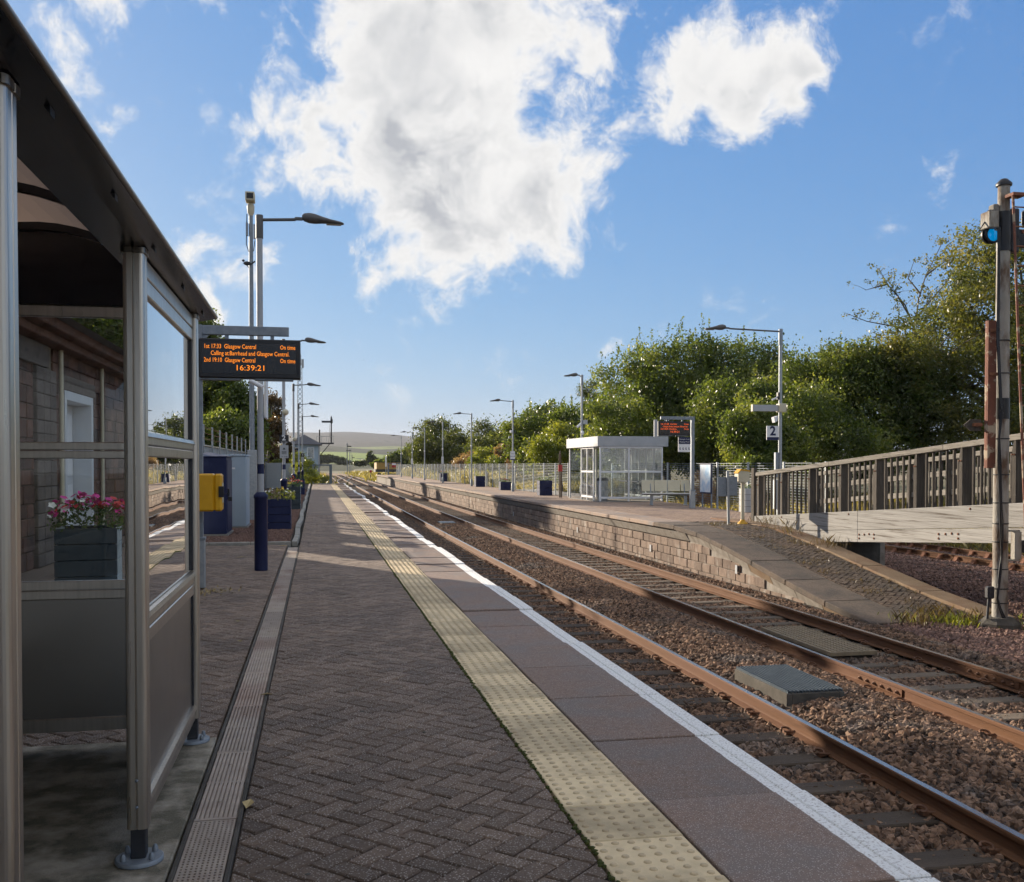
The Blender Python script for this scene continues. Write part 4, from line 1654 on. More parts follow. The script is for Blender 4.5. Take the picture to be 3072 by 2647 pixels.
# stone courses of the wall that faces the platform
stones = []
zc, row = 0.0, 0
while zc < 3.30:
    hgt = (0.27, 0.22, 0.25, 0.20)[row % 4]
    yv = 6.0 - random.uniform(0, 0.4)
    while yv < BY1 - 0.05:
        w = random.uniform(0.28, 0.62)
        ya, yb = yv, min(yv + w, BY1)
        for (qa, qb) in ((ya, min(yb, 15.25)), (max(ya, 16.35), min(yb, 16.88)), (max(ya, 19.17), yb)) if zc < 2.6 else ((ya, min(yb, 15.25)), (max(ya, 16.35), yb)):
            if qb - qa > 0.06:
                stones.append((qa, qb, zc, min(zc + hgt, 3.30)))
        yv += w
    zc += hgt
    row += 1
stones.sort(key=lambda s: (0 if 12.0 < s[0] < 22 else 1, s[0]))
rest = MB()
for k, (ya, yb, za, zb) in enumerate(stones):
    pr = random.gauss(0.0, 0.006)
    if k < 290:
        MB().box(-0.045, 0.005 + pr, 0.006, yb - ya - 0.006, 0.006, zb - za - 0.006, 0.010).build('wall_stone', 'brick_dark', bld, (0, ya - 8, za), fix=False)
    else:
        rest.cur_r = random.random()
        rest.box(BX - 0.045, BX + 0.005 + pr, ya + 0.006, yb - 0.006, za + 0.006, zb - 0.006)
o = rest.build('wall_stones_beyond', 'brick_dark', bld, (-BX, -8, 0), fix=False)
o['kind'] = 'stuff'
# paler dressed-stone pier
zc, row = 0.0, 0
while zc < 2.75:
    for i in range(3):
        ya = 15.26 + i * 0.36
        MB().box(-0.05, 0.055, 0.005, 0.355, 0.004, 0.192, 0.012).build('pier_stone', 'quoin', bld, (0, ya - 8, zc))
    zc += 0.196
bp('frieze', 'quoin', (BX - 0.03, BX + 0.06, 5.9, 15.9, 2.95, 3.28), c=0.01)
bp('cornice', 'brick_dark', (BX - 0.03, BX + 0.26, 5.9, BY1 + 0.1, 3.30, 3.42), (BX - 0.03, BX + 0.44, 5.9, BY1 + 0.1, 3.421, 3.56), c=0.015)
# door in its white frame
dr = MB().box(BX - 0.36, BX - 0.30, 17.14, 18.90, 0.05, 2.55, 0.004).build('door', 'door_white', bld, (-BX, -8, 0))
b = MB()
for i in range(2):
    b.box(BX - 0.299, BX - 0.285, 17.25 + i * 0.83, 17.97 + i * 0.83, 1.30, 2.40, 0.006)
    b.box(BX - 0.299, BX - 0.285, 17.25 + i * 0.83, 17.97 + i * 0.83, 0.2, 1.15, 0.006)
b.build('door_panel', 'paint_white', dr)
MB().tube([(BX - 0.27, 17.92, 1.05), (BX - 0.24, 17.92, 1.05), (BX - 0.24, 17.80, 1.05)], 0.012, n=8).build('door_handle', 'steel', dr)
b = MB()
b.box(BX - 0.38, BX + 0.02, 17.001, 17.13, 0.0, 2.71, 0.006)
b.box(BX - 0.38, BX + 0.02, 18.91, 19.049, 0.0, 2.71, 0.006)
b.box(BX - 0.38, BX + 0.02, 17.131, 18.909, 2.56, 2.71, 0.006)
b.build('door_frame', 'door_white', bld, (-BX, -8, 0))
bp('lintel', 'quoin', (BX - 0.04, BX + 0.03, 16.88, 19.17, 2.715, 2.95), c=0.01)
b = MB()
for yy in (16.6, 19.6):
    b.tube([(BX + 0.06, yy, 0.0), (BX + 0.06, yy, 3.3)], 0.035, n=8)
b.build('downpipe', 'paint_cream', bld, (-BX, -8, 0))
# slate roof with the ridge along the line
rp = MB()
rp.prism([(BX + 0.62, 3.561), (-6.9, 5.15), (-9.9, 3.561)], BY0 - 0.2, BY1 + 0.25, 'y')
rp.build('roof', 'slate', bld, (-BX, -8, 0))
for yy in (2.0, 11.5):
    bp('chimney', 'brick_dark', (-7.3, -6.5, yy, yy + 1.3, 4.6, 6.3), c=0.02)

# ================================================================== planters
def make_planter(name, x, y, w, d, h, mat, label, rz=0.0, cloth=None, group='planters on the platforms', boards=4):
    t = empty(name, (x, y, 0.0), rz)
    tag(t, label, 'planter', group)
    bh = h / boards
    for k in range(boards):
        for (a, b_, c, e) in ((-w / 2, w / 2, -d / 2, -d / 2 + 0.03), (-w / 2, w / 2, d / 2 - 0.03, d / 2)):
            MB().box(a, b_, c, e, k * bh + 0.004, (k + 1) * bh - 0.004, 0.006).build('board', mat, t)
        for (a, b_) in ((-w / 2, -w / 2 + 0.03), (w / 2 - 0.03, w / 2)):
            MB().box(a, b_, -d / 2 + 0.0305, d / 2 - 0.0305, k * bh + 0.004, (k + 1) * bh - 0.004, 0.006).build('board', cloth or mat, t)
    MB().box(-w / 2 + 0.031, w / 2 - 0.031, -d / 2 + 0.031, d / 2 - 0.031, 0.01, h - 0.05).build('soil', 'soil', t)
    return t


def flowers(t, w, d, z, petals, n_leaf=420, n_fl=45, high=0.26, leafmat='plant_green', big=1.0):
    """bedding plants: a mound of small leaves and five-petalled blooms"""
    n = n_leaf
    u = rng.uniform(-1, 1, (n, 2))
    hh = (1 - 0.55 * (u ** 2).sum(1) / 2) * high * rng.uniform(0.15, 1, n)
    P = np.stack([u[:, 0] * w * 0.56, u[:, 1] * d * 0.56, z + hh], -1)
    me = leaf_cloud('foliage', P, 0.050, 0.028, up=0.5)
    link('foliage', me, leafmat, t)
    for mat, share in petals:
        b = MB()
        for k in range(int(n_fl * share)):
            a, c = random.uniform(-1, 1), random.uniform(-1, 1)
            zz = z + (1 - 0.5 * (a * a + c * c) / 2) * high * random.uniform(0.75, 1.12)
            cx, cy = a * w * 0.54, c * d * 0.54
            tlt = Matrix.Translation((cx, cy, zz)) @ Matrix.Rotation(random.uniform(-0.9, 0.9), 4, 'X') @ Matrix.Rotation(random.uniform(-0.9, 0.9), 4, 'Y')
            r = random.uniform(0.024, 0.040) * big
            vs = [(0, 0, 0)]
            for q in range(10):
                rr = r if q % 2 == 0 else r * 0.72
                vs.append((rr * math.cos(q * 0.628), rr * math.sin(q * 0.628), r * 0.25))
            b.add([tuple(tlt @ Vector(v)) for v in vs], [(0, 1 + q, 1 + (q + 1) % 10) for q in range(10)])
        b.build('blossom', mat, t, fix=False)


def leaf_cloud(name, P, L_, W_, up=0.3, rnd=None, axis=None):
    """leaves as folded two-triangle blades at points P, random orientation"""
    P = np.asarray(P, dtype=np.float64)
    n = len(P)
    d = rng.normal(size=(n, 3))
    if axis is not None:
        d = d * 0.55 + axis
    d /= np.linalg.norm(d, axis=1)[:, None]
    nn = rng.normal(size=(n, 3)) * (1 - up) + np.array([0, 0, 1.0]) * up * 1.6
    s = np.cross(d, nn)
    s /= np.maximum(1e-6, np.linalg.norm(s, axis=1)[:, None])
    k = rng.uniform(0.65, 1.3, (n, 1))
    dl, sl = d * (L_ * 0.5) * k, s * (W_ * 0.5) * k
    V = np.stack([P - dl, P + sl + dl * 0.1, P + dl, P - sl + dl * 0.1], 1).reshape(-1, 3)
    F = np.arange(4 * n).reshape(n, 4)
    return np_mesh(name, V, F, rnd=rng.uniform(0, 1, n) if rnd is None else rnd)


t = make_planter('planter', -2.68, 12.55, 0.68, 0.68, 0.76, 'planter_dark', 'dark teal planter with pink and white flowers seen through the shelter glass', 0.10, cloth='planter_pale')
flowers(t, 0.74, 0.74, 0.70, (('petal_pink', 0.62), ('petal_red', 0.25), ('petal_white', 0.13)), 900, 120, 0.42, big=1.35)
t = make_planter('planter', -0.845, 23.42, 0.52, 0.52, 0.71, 'paint_navy', 'navy boarded planter with yellow and white flowers beside the blue lamp base', 0.0)
flowers(t, 0.62, 0.6, 0.66, (('petal_yellow', 0.45), ('petal_white', 0.55)), 500, 36, 0.30, leafmat='leaf_bright')
t = make_planter('planter', -0.80, 33.6, 0.55, 0.55, 0.78, 'planter_dark', 'dark grey planter with red and orange flowers behind the navy planter', 0.0, cloth='paint_cab')
flowers(t, 0.6, 0.6, 0.72, (('petal_red', 0.5), ('petal_orange', 0.5)), 360, 46, 0.36)
t = make_planter('planter', -0.86, 50.2, 0.55, 0.55, 0.80, 'paint_navy', 'navy planter with green leaves farthest along the gravel bed', 0.0)
flowers(t, 0.6, 0.6, 0.74, (('petal_white', 0.2),), 260, 10, 0.3)
for (px_, py_, h, petals, lab) in ((10.78, 46.2, 0.72, (('petal_white', 0.2),), 'navy planter with pale grey side nearest the far shelter'),
                                   (10.76, 56.3, 0.48, (('petal_red', 1.0),), 'low navy planter with red flowers on the far platform'),
                                   (10.74, 65.2, 0.72, (('petal_yellow', 0.2),), 'navy planter with a bright green tuft on the far platform'),
                                   (11.0, 86.5, 0.74, (('petal_orange', 0.8),), 'farthest navy planter along the mesh fence of the far platform')):
    t = make_planter('planter', px_, py_, 0.62, 0.62, h, 'paint_navy', lab, 0.0)
    t.location.z = FZ
    flowers(t, 0.6, 0.6, h - 0.03, petals, 220, 24, 0.22, leafmat='leaf_bright' if 'tuft' in lab else 'plant_green')

# ================================================================== departure boards
LINES = (('1st 17:33  Glasgow Central', 'On time'), ('Calling at:Barrhead and Glasgow Central.', ''), ('2nd 19:10  Glasgow Central', 'On time'))
LINES2 = (('1st 17:28  Carlisle', 'On time'), ('Calling at: Dunlop, Stewarton, Kilmaurs and', ''), ('2nd 18:03  Dumfries', 'On time'))


def departure_board(loc, label, arm_to, lines, wide=1.20, high=0.475, z_top=3.03, post_side=-1, mat='led', post_w=0.075):
    """galvanised post and arm with the hanging screen; local x along the screen, facing -Y; screen from x=0 to wide"""
    t = empty('departure_board', loc)
    tag(t, label, 'display', 'train departure boards')
    px_ = -0.005 if post_side < 0 else wide + 0.12
    MB().box(px_ - post_w / 2, px_ + post_w / 2, 0.02, 0.02 + post_w, 0.55, z_top + 0.17, 0.006).build('post', 'galv_dark', t)
    MB().box(px_ - post_w * 0.75, px_ + post_w * 0.75, 0.0, 0.02 + post_w + 0.02, 0.0, 0.60, 0.008).build('post_base', 'galv', t)
    MB().box(px_ - post_w * 0.85, px_ + post_w * 0.85, -0.01, 0.03 + post_w + 0.02, 0.585, 0.62, 0.004).build('post_collar', 'galv_dark', t)
    if post_side < 0:
        MB().box(px_ + post_w / 2 + 0.001, arm_to, 0.025, 0.095, z_top + 0.055, z_top + 0.165, 0.004).build('arm', 'galv_dark', t)
        MB().prism([(px_ + 0.038, z_top + 0.054), (px_ + 0.12, z_top + 0.054), (px_ + 0.038, z_top - 0.05)], 0.04, 0.08, 'y').build('gusset', 'galv_dark', t)
    else:
        MB().box(arm_to, px_ - post_w / 2 - 0.001, 0.025, 0.095, z_top + 0.055, z_top + 0.165, 0.004).build('arm', 'galv_dark', t)
    for hx in (0.32, 0.86):
        MB().box(hx - 0.022, hx + 0.022, 0.04, 0.08, z_top + 0.001, z_top + 0.054, 0.002).build('hanger', 'galv_dark', t)
    c = MB().box(0.0, wide, -0.05, 0.17, z_top - high, z_top, 0.012).build('screen_case', 'black', t)
    MB().box(0.04, wide - 0.05, -0.0535, -0.0505, z_top - high + 0.055, z_top - 0.055).build('screen', 'black_screen', c)
    MB().box(0.0, 0.48, -0.02, 0.15, z_top - high - 0.02, z_top - high - 0.0005).box(0.66, wide - 0.09, -0.02, 0.15, z_top - high - 0.02, z_top - high - 0.0005).build('speaker', 'galv_dark', c)
    ts = 0.076
    zl = [z_top - 0.098, z_top - 0.180, z_top - 0.262]
    for k, (a, b_) in enumerate(lines):
        text('screen_text', a, ts, (0.06 if k != 1 else 0.14, -0.0545, zl[k]), FACE_US, mat, c, 'LEFT', fit=0.50 * wide if k != 1 else 0.77 * wide)
        if b_:
            text('screen_text', b_, ts, (wide - 0.06, -0.0545, zl[k]), FACE_US, mat, c, 'RIGHT', fit=0.15 * wide)
    text('screen_text', '16:39:21', 0.095, (wide * 0.505, -0.0545, z_top - 0.355), FACE_US, mat, c, 'CENTER', fit=0.27 * wide)
    return t


departure_board((-1.39, 12.43, 0), 'near departure board hanging from a grey post beside the shelter', 1.06, LINES)
rb = departure_board((11.20, 31.3, FZ), 'far departure board on a grey post next to the metal bench', 0.10, LINES2, wide=1.12, z_top=2.93, post_side=1, mat='led_red', post_w=0.11)
MB().box(-0.14, -0.03, 0.0, 0.06, 2.40, 2.98, 0.006).build('side_panel', 'paint_grey', rb)
ms = MB().box(0.70, 1.13, -0.03, 0.0, 1.90, 2.40, 0.004).build('meeting_sign', 'paint_white', rb)
MB().box(0.701, 1.129, -0.0345, -0.0305, 2.17, 2.399).build('sign_band', 'paint_navy', ms)
text('sign_text', 'Passenger Assist', 0.055, (0.915, -0.036, 2.33), FACE_US, 'paint_white', ms)
text('sign_text', 'Meeting Point', 0.062, (0.915, -0.036, 2.24), FACE_US, 'paint_white', ms)
b = MB()
for i in range(4):
    cx = 0.76 + i * 0.105
    b.lathe([(0.014, 0.0), (0.014, -0.003)], (cx, -0.0305, 2.055), n=8, axis='y')
    b.box(cx - 0.018, cx + 0.012, -0.0335, -0.0305, 1.98, 2.035)
    b.box(cx + 0.014, cx + 0.028, -0.0335, -0.0305, 1.975, 1.995)
b.build('pictogram', 'paint_navy', ms)

# yellow cabinet on the board's post
yb = empty('yellow_cabinet', (-1.385, 12.3, 0.945))
tag(yb, 'yellow wall box with padlock on the post beside the shelter', 'cabinet')
MB().box(0.0, 0.185, -0.14, 0.10, 0.0, 0.45, 0.02).build('body', 'paint_yellow', yb)
MB().box(0.186, 0.275, -0.14, 0.10, 0.002, 0.448, 0.02).build('lid', 'paint_yellow', yb)
MB().box(0.2755, 0.279, -0.10, 0.06, 0.10, 0.34).build('notice', 'paint_cream', yb)
MB().box(0.24, 0.30, -0.165, -0.141, 0.17, 0.30, 0.004).build('latch', 'black', yb)
pk = MB().box(0.345, 0.395, -0.165, -0.145, 0.125, 0.175, 0.006).tube([(0.30, -0.155, 0.205), (0.345, -0.155, 0.215), (0.36, -0.155, 0.17)], 0.006, n=6)
pk.build('padlock', 'black', yb)
MB().box(-0.03, -0.001, -0.05, 0.05, 0.06, 0.14, 0.003).build('bracket', 'paint_white', yb)

# equipment cabinets
def cabinet(name, x0, x1, y0, y1, h, mat, label, roof):
    t = empty(name, ((x0 + x1) / 2, (y0 + y1) / 2, 0.0))
    tag(t, label, 'cabinet')
    w, d = (x1 - x0) / 2, (y1 - y0) / 2
    MB().box(-w, w, -d, d, 0.06, h, 0.012).build('body', mat, t)
    MB().box(-w - 0.03, w + 0.03, -d - 0.03, d + 0.03, 0.0, 0.059).build('plinth', 'concrete', t)
    if roof == 'peak':
        b = MB()
        b.add([(-w - 0.02, -d - 0.02, h + .001), (w + 0.02, -d - 0.02, h + .001), (w + 0.02, d + 0.02, h + .001), (-w - 0.02, d + 0.02, h + .001),
               (-w - 0.02, -d - 0.02, h + 0.02), (w + 0.02, -d - 0.02, h + 0.02), (w + 0.02, d + 0.02, h + 0.02), (-w - 0.02, d + 0.02, h + 0.02), (-0.02, 0, h + 0.11)],
              [(0, 1, 2, 3), (0, 1, 5, 4), (1, 2, 6, 5), (2, 3, 7, 6), (3, 0, 4, 7), (4, 5, 8), (5, 6, 8), (6, 7, 8), (7, 4, 8)])
        b.build('roof', mat, t)
    else:
        MB().box(-w - 0.02, w + 0.02, -d - 0.02, d + 0.02, h + 0.001, h + 0.04, 0.01).build('roof', mat, t)
    return t, w, d


t, w, d = cabinet('equipment_cabinet', -2.62, -1.84, 21.2, 22.5, 1.66, 'paint_navy', 'tall navy equipment cabinet with a peaked roof', 'peak')
MB().box(w + 0.001, w + 0.012, -d + 0.06, d - 0.06, 0.14, 1.60, 0.004).build('door', 'paint_navy', t)
MB().box(w + 0.013, w + 0.05, -d + 0.10, -d + 0.16, 0.86, 1.0, 0.004).build('handle', 'black', t)
t, w, d = cabinet('equipment_cabinet', -2.15, -1.62, 23.75, 25.0, 1.70, 'paint_cab', 'pale blue-grey equipment cabinet behind the navy one', 'flat')
MB().box(-0.25, 0.02, -d - 0.004, -d - 0.0005, 1.40, 1.44).build('name_plate', 'paint_white', t)
for k in range(12):
    MB().box(w + 0.0005, w + 0.010, -d + 0.08, -d + 0.5, 1.10 + k * 0.045, 1.125 + k * 0.045).build('louvre', 'paint_cab', t)
t, w, d = cabinet('equipment_cabinet', -2.72, -2.28, 19.5, 20.6, 0.86, 'paint_cab', 'low grey cabinet half hidden behind the shelter post', 'flat')

# ================================================================== lamp posts
def lamp_head(parent, x0, z, mirror=1, y=0.0):
    """cobra-head lantern on its arm; x0 inner end, mirror -1 points to -x"""
    b = MB()
    st = [(0.00, 0.030, 0.030), (0.03, 0.060, 0.058), (0.10, 0.085, 0.075), (0.18, 0.085, 0.072), (0.28, 0.072, 0.050), (0.40, 0.062, 0.032), (0.54, 0.055, 0.024), (0.585, 0.030, 0.014)]
    vs, fs = [], []
    n = 12
    for (dx, wy, hz) in st:
        zc = z + 0.03 - 0.07 * (dx / 0.58) ** 1.2
        for j in range(n):
            a = 2 * math.pi * j / n
            vs.append((x0 + mirror * dx, y + wy * math.cos(a), zc + hz * math.sin(a)))
    for i in range(len(st) - 1):
        for j in range(n):
            fs.append((i * n + j, i * n + (j + 1) % n, (i + 1) * n + (j + 1) % n, (i + 1) * n + j))
    b.add(vs, fs, True)
    b.add(vs[:n], [tuple(range(n))])
    b.add(vs[-n:], [tuple(range(n))])
    h = b.build('lantern', 'lamp_body', parent)
    MB().box(min(x0 + mirror * 0.34, x0 + mirror * 0.55), max(x0 + mirror * 0.34, x0 + mirror * 0.55), y - 0.045, y + 0.045, z - 0.062, z - 0.052, 0.004).build('lens', 'lamp_lens', h)
    MB().box(min(x0 - mirror * 0.10, x0 + mirror * 0.01), max(x0 - mirror * 0.10, x0 + mirror * 0.01), y - 0.022, y + 0.022, z - 0.018, z + 0.024, 0.004).build('spigot', 'lamp_body', h)


def near_lamp(x, y, label):
    t = empty('lamp_post', (x, y, 0.0))
    tag(t, label, 'lamp post', 'lamp posts along the near platform')
    MB().lathe([(0.093, 0.0), (0.090, 1.02), (0.100, 1.03), (0.100, 1.07), (0.055, 1.115)], n=20).build('base', 'paint_navy', t)
    MB().lathe([(0.046, 1.11), (0.046, 1.372)], n=16).build('shaft', 'paint_grey', t)
    MB().lathe([(0.0465, 1.373), (0.0465, 1.512)], n=16).build('band', 'paint_navy', t)
    MB().lathe([(0.045, 1.513), (0.042, 4.70)], n=16).build('shaft', 'paint_grey', t)
    MB().lathe([(0.052, 4.701), (0.052, 5.02), (0.048, 5.03)], n=16).build('sleeve', 'lamp_body', t)
    MB().tube([(0.045, 0, 4.965), (0.50, 0, 4.99)], 0.022, n=10).build('arm', 'lamp_body', t)
    lamp_head(t, 0.59, 5.00, 1)
    return t


LAMPS = [(-0.78, 14.4), (-0.90, 28.4), (-0.98, 43.9), (-1.0, 57.7), (-1.0, 72.4)]
LABS = ['nearest lamp post with navy base standing beside the drain', 'lamp post carrying the black number 2 car stop sign', 'third lamp post along the near platform with a round speaker',
        'fourth lamp post along the near platform', 'farthest near-platform lamp post carrying the number 4 sign']
near_l = [near_lamp(x, y, l) for (x, y), l in zip(LAMPS, LABS)]
# fittings on them
t = near_l[0]
MB().box(-0.012, 0.02, 0.05, 0.60, 2.17, 2.75, 0.004).build('blank_sign', 'paint_white', t, (0.06, 0, 0))
b = MB().tube([(-0.20, -0.06, 2.60), (-0.02, -0.12, 2.50)], 0.032, n=12)
b.build('camera_body', 'paint_white', t, (0.06, 0, 0.09))
MB().tube([(-0.14, -0.05, 2.70), (0.0, 0.0, 2.72)], 0.012, n=8).build('camera_arm', 'galv_dark', t)
t = near_l[1]
s1 = MB().box(-0.12, 0.135, -0.085, -0.07, 2.11, 2.335, 0.002).build('car_stop_sign', 'black', t)
text('sign_text', '2', 0.20, (0.0, -0.0865, 2.25), FACE_US, 'paint_white', s1, bold=0.006)
text('sign_text', 'Car stop', 0.05, (0.01, -0.0865, 2.14), FACE_US, 'paint_white', s1)
s2 = MB().box(-0.11, 0.125, -0.085, -0.07, 1.69, 2.05, 0.002).build('notice_sign', 'paint_grey', t)
b = MB().prism([(-0.035, 1.93), (0.045, 1.93), (0.005, 1.99)], -0.0885, -0.0855, 'y')
for k in range(3):
    b.box(-0.06, 0.07, -0.0885, -0.0855, 1.865 - k * 0.03, 1.878 - k * 0.03)
b.build('notice_mark', 'black', s2)
text('sign_text', 'No 16740', 0.042, (0.01, -0.0865, 1.73), FACE_US, 'black', s2)
for t, zz in ((near_l[1], 2.98), (near_l[2], 2.62)):
    MB().lathe([(0.03, -0.10), (0.085, -0.07), (0.09, 0.05), (0.06, 0.085)], (0.045, -0.05, zz), n=14, axis='y').build('speaker', 'paint_cream', t)
t = near_l[4]
s1 = MB().box(-0.11, 0.13, -0.085, -0.07, 2.09, 2.33, 0.002).build('car_stop_sign', 'black', t)
text('sign_text', '4', 0.20, (0.01, -0.0865, 2.21), FACE_US, 'paint_white', s1)
MB().box(-0.10, 0.12, -0.085, -0.07, 1.72, 2.05, 0.002).build('notice_sign', 'paint_grey', t)


def far_lamp(x, y, label, arm=0.72):
    t = empty('lamp_post', (x, y, FZ))
    tag(t, label, 'lamp post', 'lamp posts along the far platform')
    MB().lathe([(0.085, 0.0), (0.085, 0.42), (0.05, 0.48)], n=16).build('base', 'galv_dark', t)
    MB().lathe([(0.050, 0.47), (0.045, 4.60)], n=14).build('shaft', 'galv', t)
    MB().lathe([(0.056, 4.601), (0.056, 5.02), (0.05, 5.03)], n=14).build('sleeve', 'galv_dark', t)
    MB().tube([(-0.05, 0, 4.96), (-arm, 0, 5.0)], 0.022, n=10).build('arm', 'lamp_body', t)
    lamp_head(t, -arm - 0.09, 5.01, -1)
    return t


FL = [(12.95, 26.0), (12.2, 44.6), (10.62, 53.2), (10.5, 67.2), (10.2, 80.6), (10.15, 94.0), (10.1, 106.0), (10.0, 119.0)]
FLAB = ['long-armed lamp post with the white number 2 sign above the wooden ramp', 'lamp post with cameras rising behind the far shelter', 'far-platform lamp post with white notice and two floodlights',
        'far-platform lamp post between the planters and the round dark bush', 'far-platform lamp post with a narrow white sign', 'sixth lamp post along the far platform fence',
        'seventh lamp post along the far platform with a small sign', 'farthest lamp post on the far platform']
far_l = [far_lamp(x, y, l, arm=(1.48 if i == 0 else 0.10 if i == 1 else 0.62)) for i, ((x, y), l) in enumerate(zip(FL, FLAB))]
t = far_l[0]
t.scale = (1.06, 1.06, 1.06)
sg = MB().box(-0.40, -0.055, -0.03, 0.0, 2.05, 2.43, 0.004).build('number_sign', 'paint_white', t)
MB().box(-0.399, -0.056, -0.0345, -0.0305, 2.05, 2.13).build('sign_band', 'paint_navy', sg)
text('sign_text', '2', 0.34, (-0.227, -0.0350, 2.285), FACE_US, 'paint_navy', sg, bold=0.010)
MB().box(-0.80, -0.07, -0.05, 0.05, 2.82, 2.99, 0.006).build('light_box', 'paint_grey', t)
MB().box(-0.82, -0.801, -0.055, 0.055, 2.81, 3.00, 0.006).build('light_box_end', 'paint_cream', t)
MB().box(-0.075, 0.13, -0.11, 0.10, 2.80, 3.03, 0.01).build('junction_box', 'paint_cream', t)
fl = MB().prism([(-0.10, 2.70), (-0.22, 2.66), (-0.19, 2.52), (-0.12, 2.56)], -0.08, 0.08, 'y').build('floodlight', 'paint_white', t)
MB().tube([(-0.045, 0, 3.26), (-0.12, 0, 3.18), (-0.24, 0, 3.13)], 0.022, n=8).build('camera', 'paint_white', t)
MB().box(-0.09, -0.052, -0.05, 0.05, 3.14, 3.33, 0.004).build('camera_mount', 'black', t)
MB().box(-0.15, -0.06, -0.05, 0.05, 1.05, 1.72, 0.006).build('cable_box', 'galv_dark', t)
MB().box(-0.18, -0.06, -0.10, 0.04, 0.2, 0.98, 0.006).build('cable_box', 'galv', t)
t = far_l[1]
t.scale = (1.13, 1.13, 1.13)
MB().box(0.03, 0.22, -0.08, 0.08, 2.98, 3.16, 0.006).build('junction_box', 'paint_grey', t)
MB().tube([(-0.05, 0, 3.0), (-0.22, -0.05, 2.86)], 0.045, n=10).build('camera', 'paint_white', t)
MB().lathe([(0.02, 0.0), (0.07, -0.05), (0.07, -0.13), (0.03, -0.18)], (0.0, -0.07, 2.72), n=12).build('dome_camera', 'paint_white', t)
MB().tube([(0.05, -0.03, 2.98), (0.12, -0.05, 2.8), (0.03, -0.04, 2.70)], 0.012, n=6).build('cable', 'black', t)
t = far_l[2]
sg = MB().box(-0.16, 0.10, -0.07, -0.055, 1.72, 2.22, 0.004).build('notice_sign', 'paint_white', t)
MB().box(-0.159, 0.099, -0.0745, -0.0705, 1.72, 1.79).build('sign_band', 'paint_navy', sg)
for k in range(2):
    text('sign_text', ('PLEASE', 'MIND GAP')[k], 0.055, (-0.03, -0.0745, 2.08 - k * 0.14), FACE_US, 'paint_navy', sg)
for zz, dx in ((3.30, -0.10), (2.98, -0.18)):
    MB().box(dx - 0.07, dx + 0.07, -0.12, 0.02, zz - 0.07, zz + 0.07, 0.02).build('floodlight', 'paint_white' if zz > 3.2 else 'galv_dark', t)
for t in (far_l[4], far_l[6]):
    MB().box(-0.13, 0.06, -0.07, -0.055, 1.55, 2.15, 0.004).build('narrow_sign', 'paint_white', t)
for t in far_l[3:]:
    MB().lathe([(0.05, 0.0), (0.07, 0.05), (0.05, 0.12)], (-0.02, -0.04, 2.72), n=8).build('speaker', 'paint_white', t)

# ================================================================== CCTV mast
t = empty('cctv_mast', (-1.70, 27.3, 0.0))
tag(t, 'tall thin camera mast rising behind the nearest lamp post', 'mast')
MB().box(-0.12, 0.12, -0.10, 0.10, 0.0, 1.90, 0.01).build('base', 'galv', t)
MB().prism([(-0.12, 0.0), (-0.45, 0.0), (-0.12, 0.55)], -0.03, 0.03, 'y').build('stay', 'galv', t)
MB().lathe([(0.068, 1.901), (0.064, 4.5), (0.052, 8.16)], n=14).build('shaft', 'galv_dark', t)
MB().box(-0.13, -0.075, -0.06, 0.06, 7.63, 7.97, 0.004).build('control_box', 'galv_dark', t)
MB().box(0.065, 0.12, -0.06, 0.06, 7.55, 7.93, 0.004).build('control_box', 'paint_grey', t)
MB().tube([(-0.10, -0.02, 8.2), (-0.115, -0.02, 7.7), (-0.12, -0.02, 7.4), (-0.06, -0.04, 7.2), (0.07, -0.04, 7.22), (0.10, -0.02, 7.5)], 0.013, n=6).build('cable', 'black', t)
MB().lathe([(0.05, 8.16), (0.09, 8.25), (0.10, 8.42), (0.06, 8.50)], n=14).build('pan_unit', 'paint_cream', t)
ch = MB().box(-0.13, 0.11, -0.28, 0.12, 8.51, 8.74, 0.015).build('camera_housing', 'paint_cream', t)
MB().box(-0.09, 0.08, -0.286, -0.281, 8.55, 8.70).build('camera_window', 'black', ch)
bd = empty('perched_bird', (-1.80, 27.25, 6.80))
tag(bd, 'small dark bird perched against the camera mast', 'bird')
MB().lathe([(0.0, -0.11), (0.045, -0.06), (0.06, 0.0), (0.045, 0.06), (0.0, 0.10)], (0, 0, 0.08), n=10, axis='x').build('body', 'black', bd)
MB().lathe([(0.0, -0.04), (0.035, -0.01), (0.035, 0.02), (0.0, 0.045)], (-0.10, 0, 0.15), n=8, axis='x').build('head', 'black', bd)
MB().prism([(0.08, 0.06), (0.20, 0.16), (0.22, 0.13), (0.09, 0.03)], -0.015, 0.015, 'y').build('tail', 'black', bd)
MB().tube([(-0.005, 0, 0.03), (0.04, 0, -0.03)], 0.012, n=6).build('leg', 'black', bd)

# ================================================================== far shelter
fs_ = empty('waiting_shelter', (10.95, 37.3, FZ))
tag(fs_, 'white-framed glass box shelter with flat pale roof on the far platform', 'shelter')
W_, D_ = 2.55, 4.75


def fb(name, mat, *boxes, c=0.003, parent=None):
    b = MB()
    for q in boxes:
        b.box(*q, c)
    return b.build(name, mat, parent or fs_)


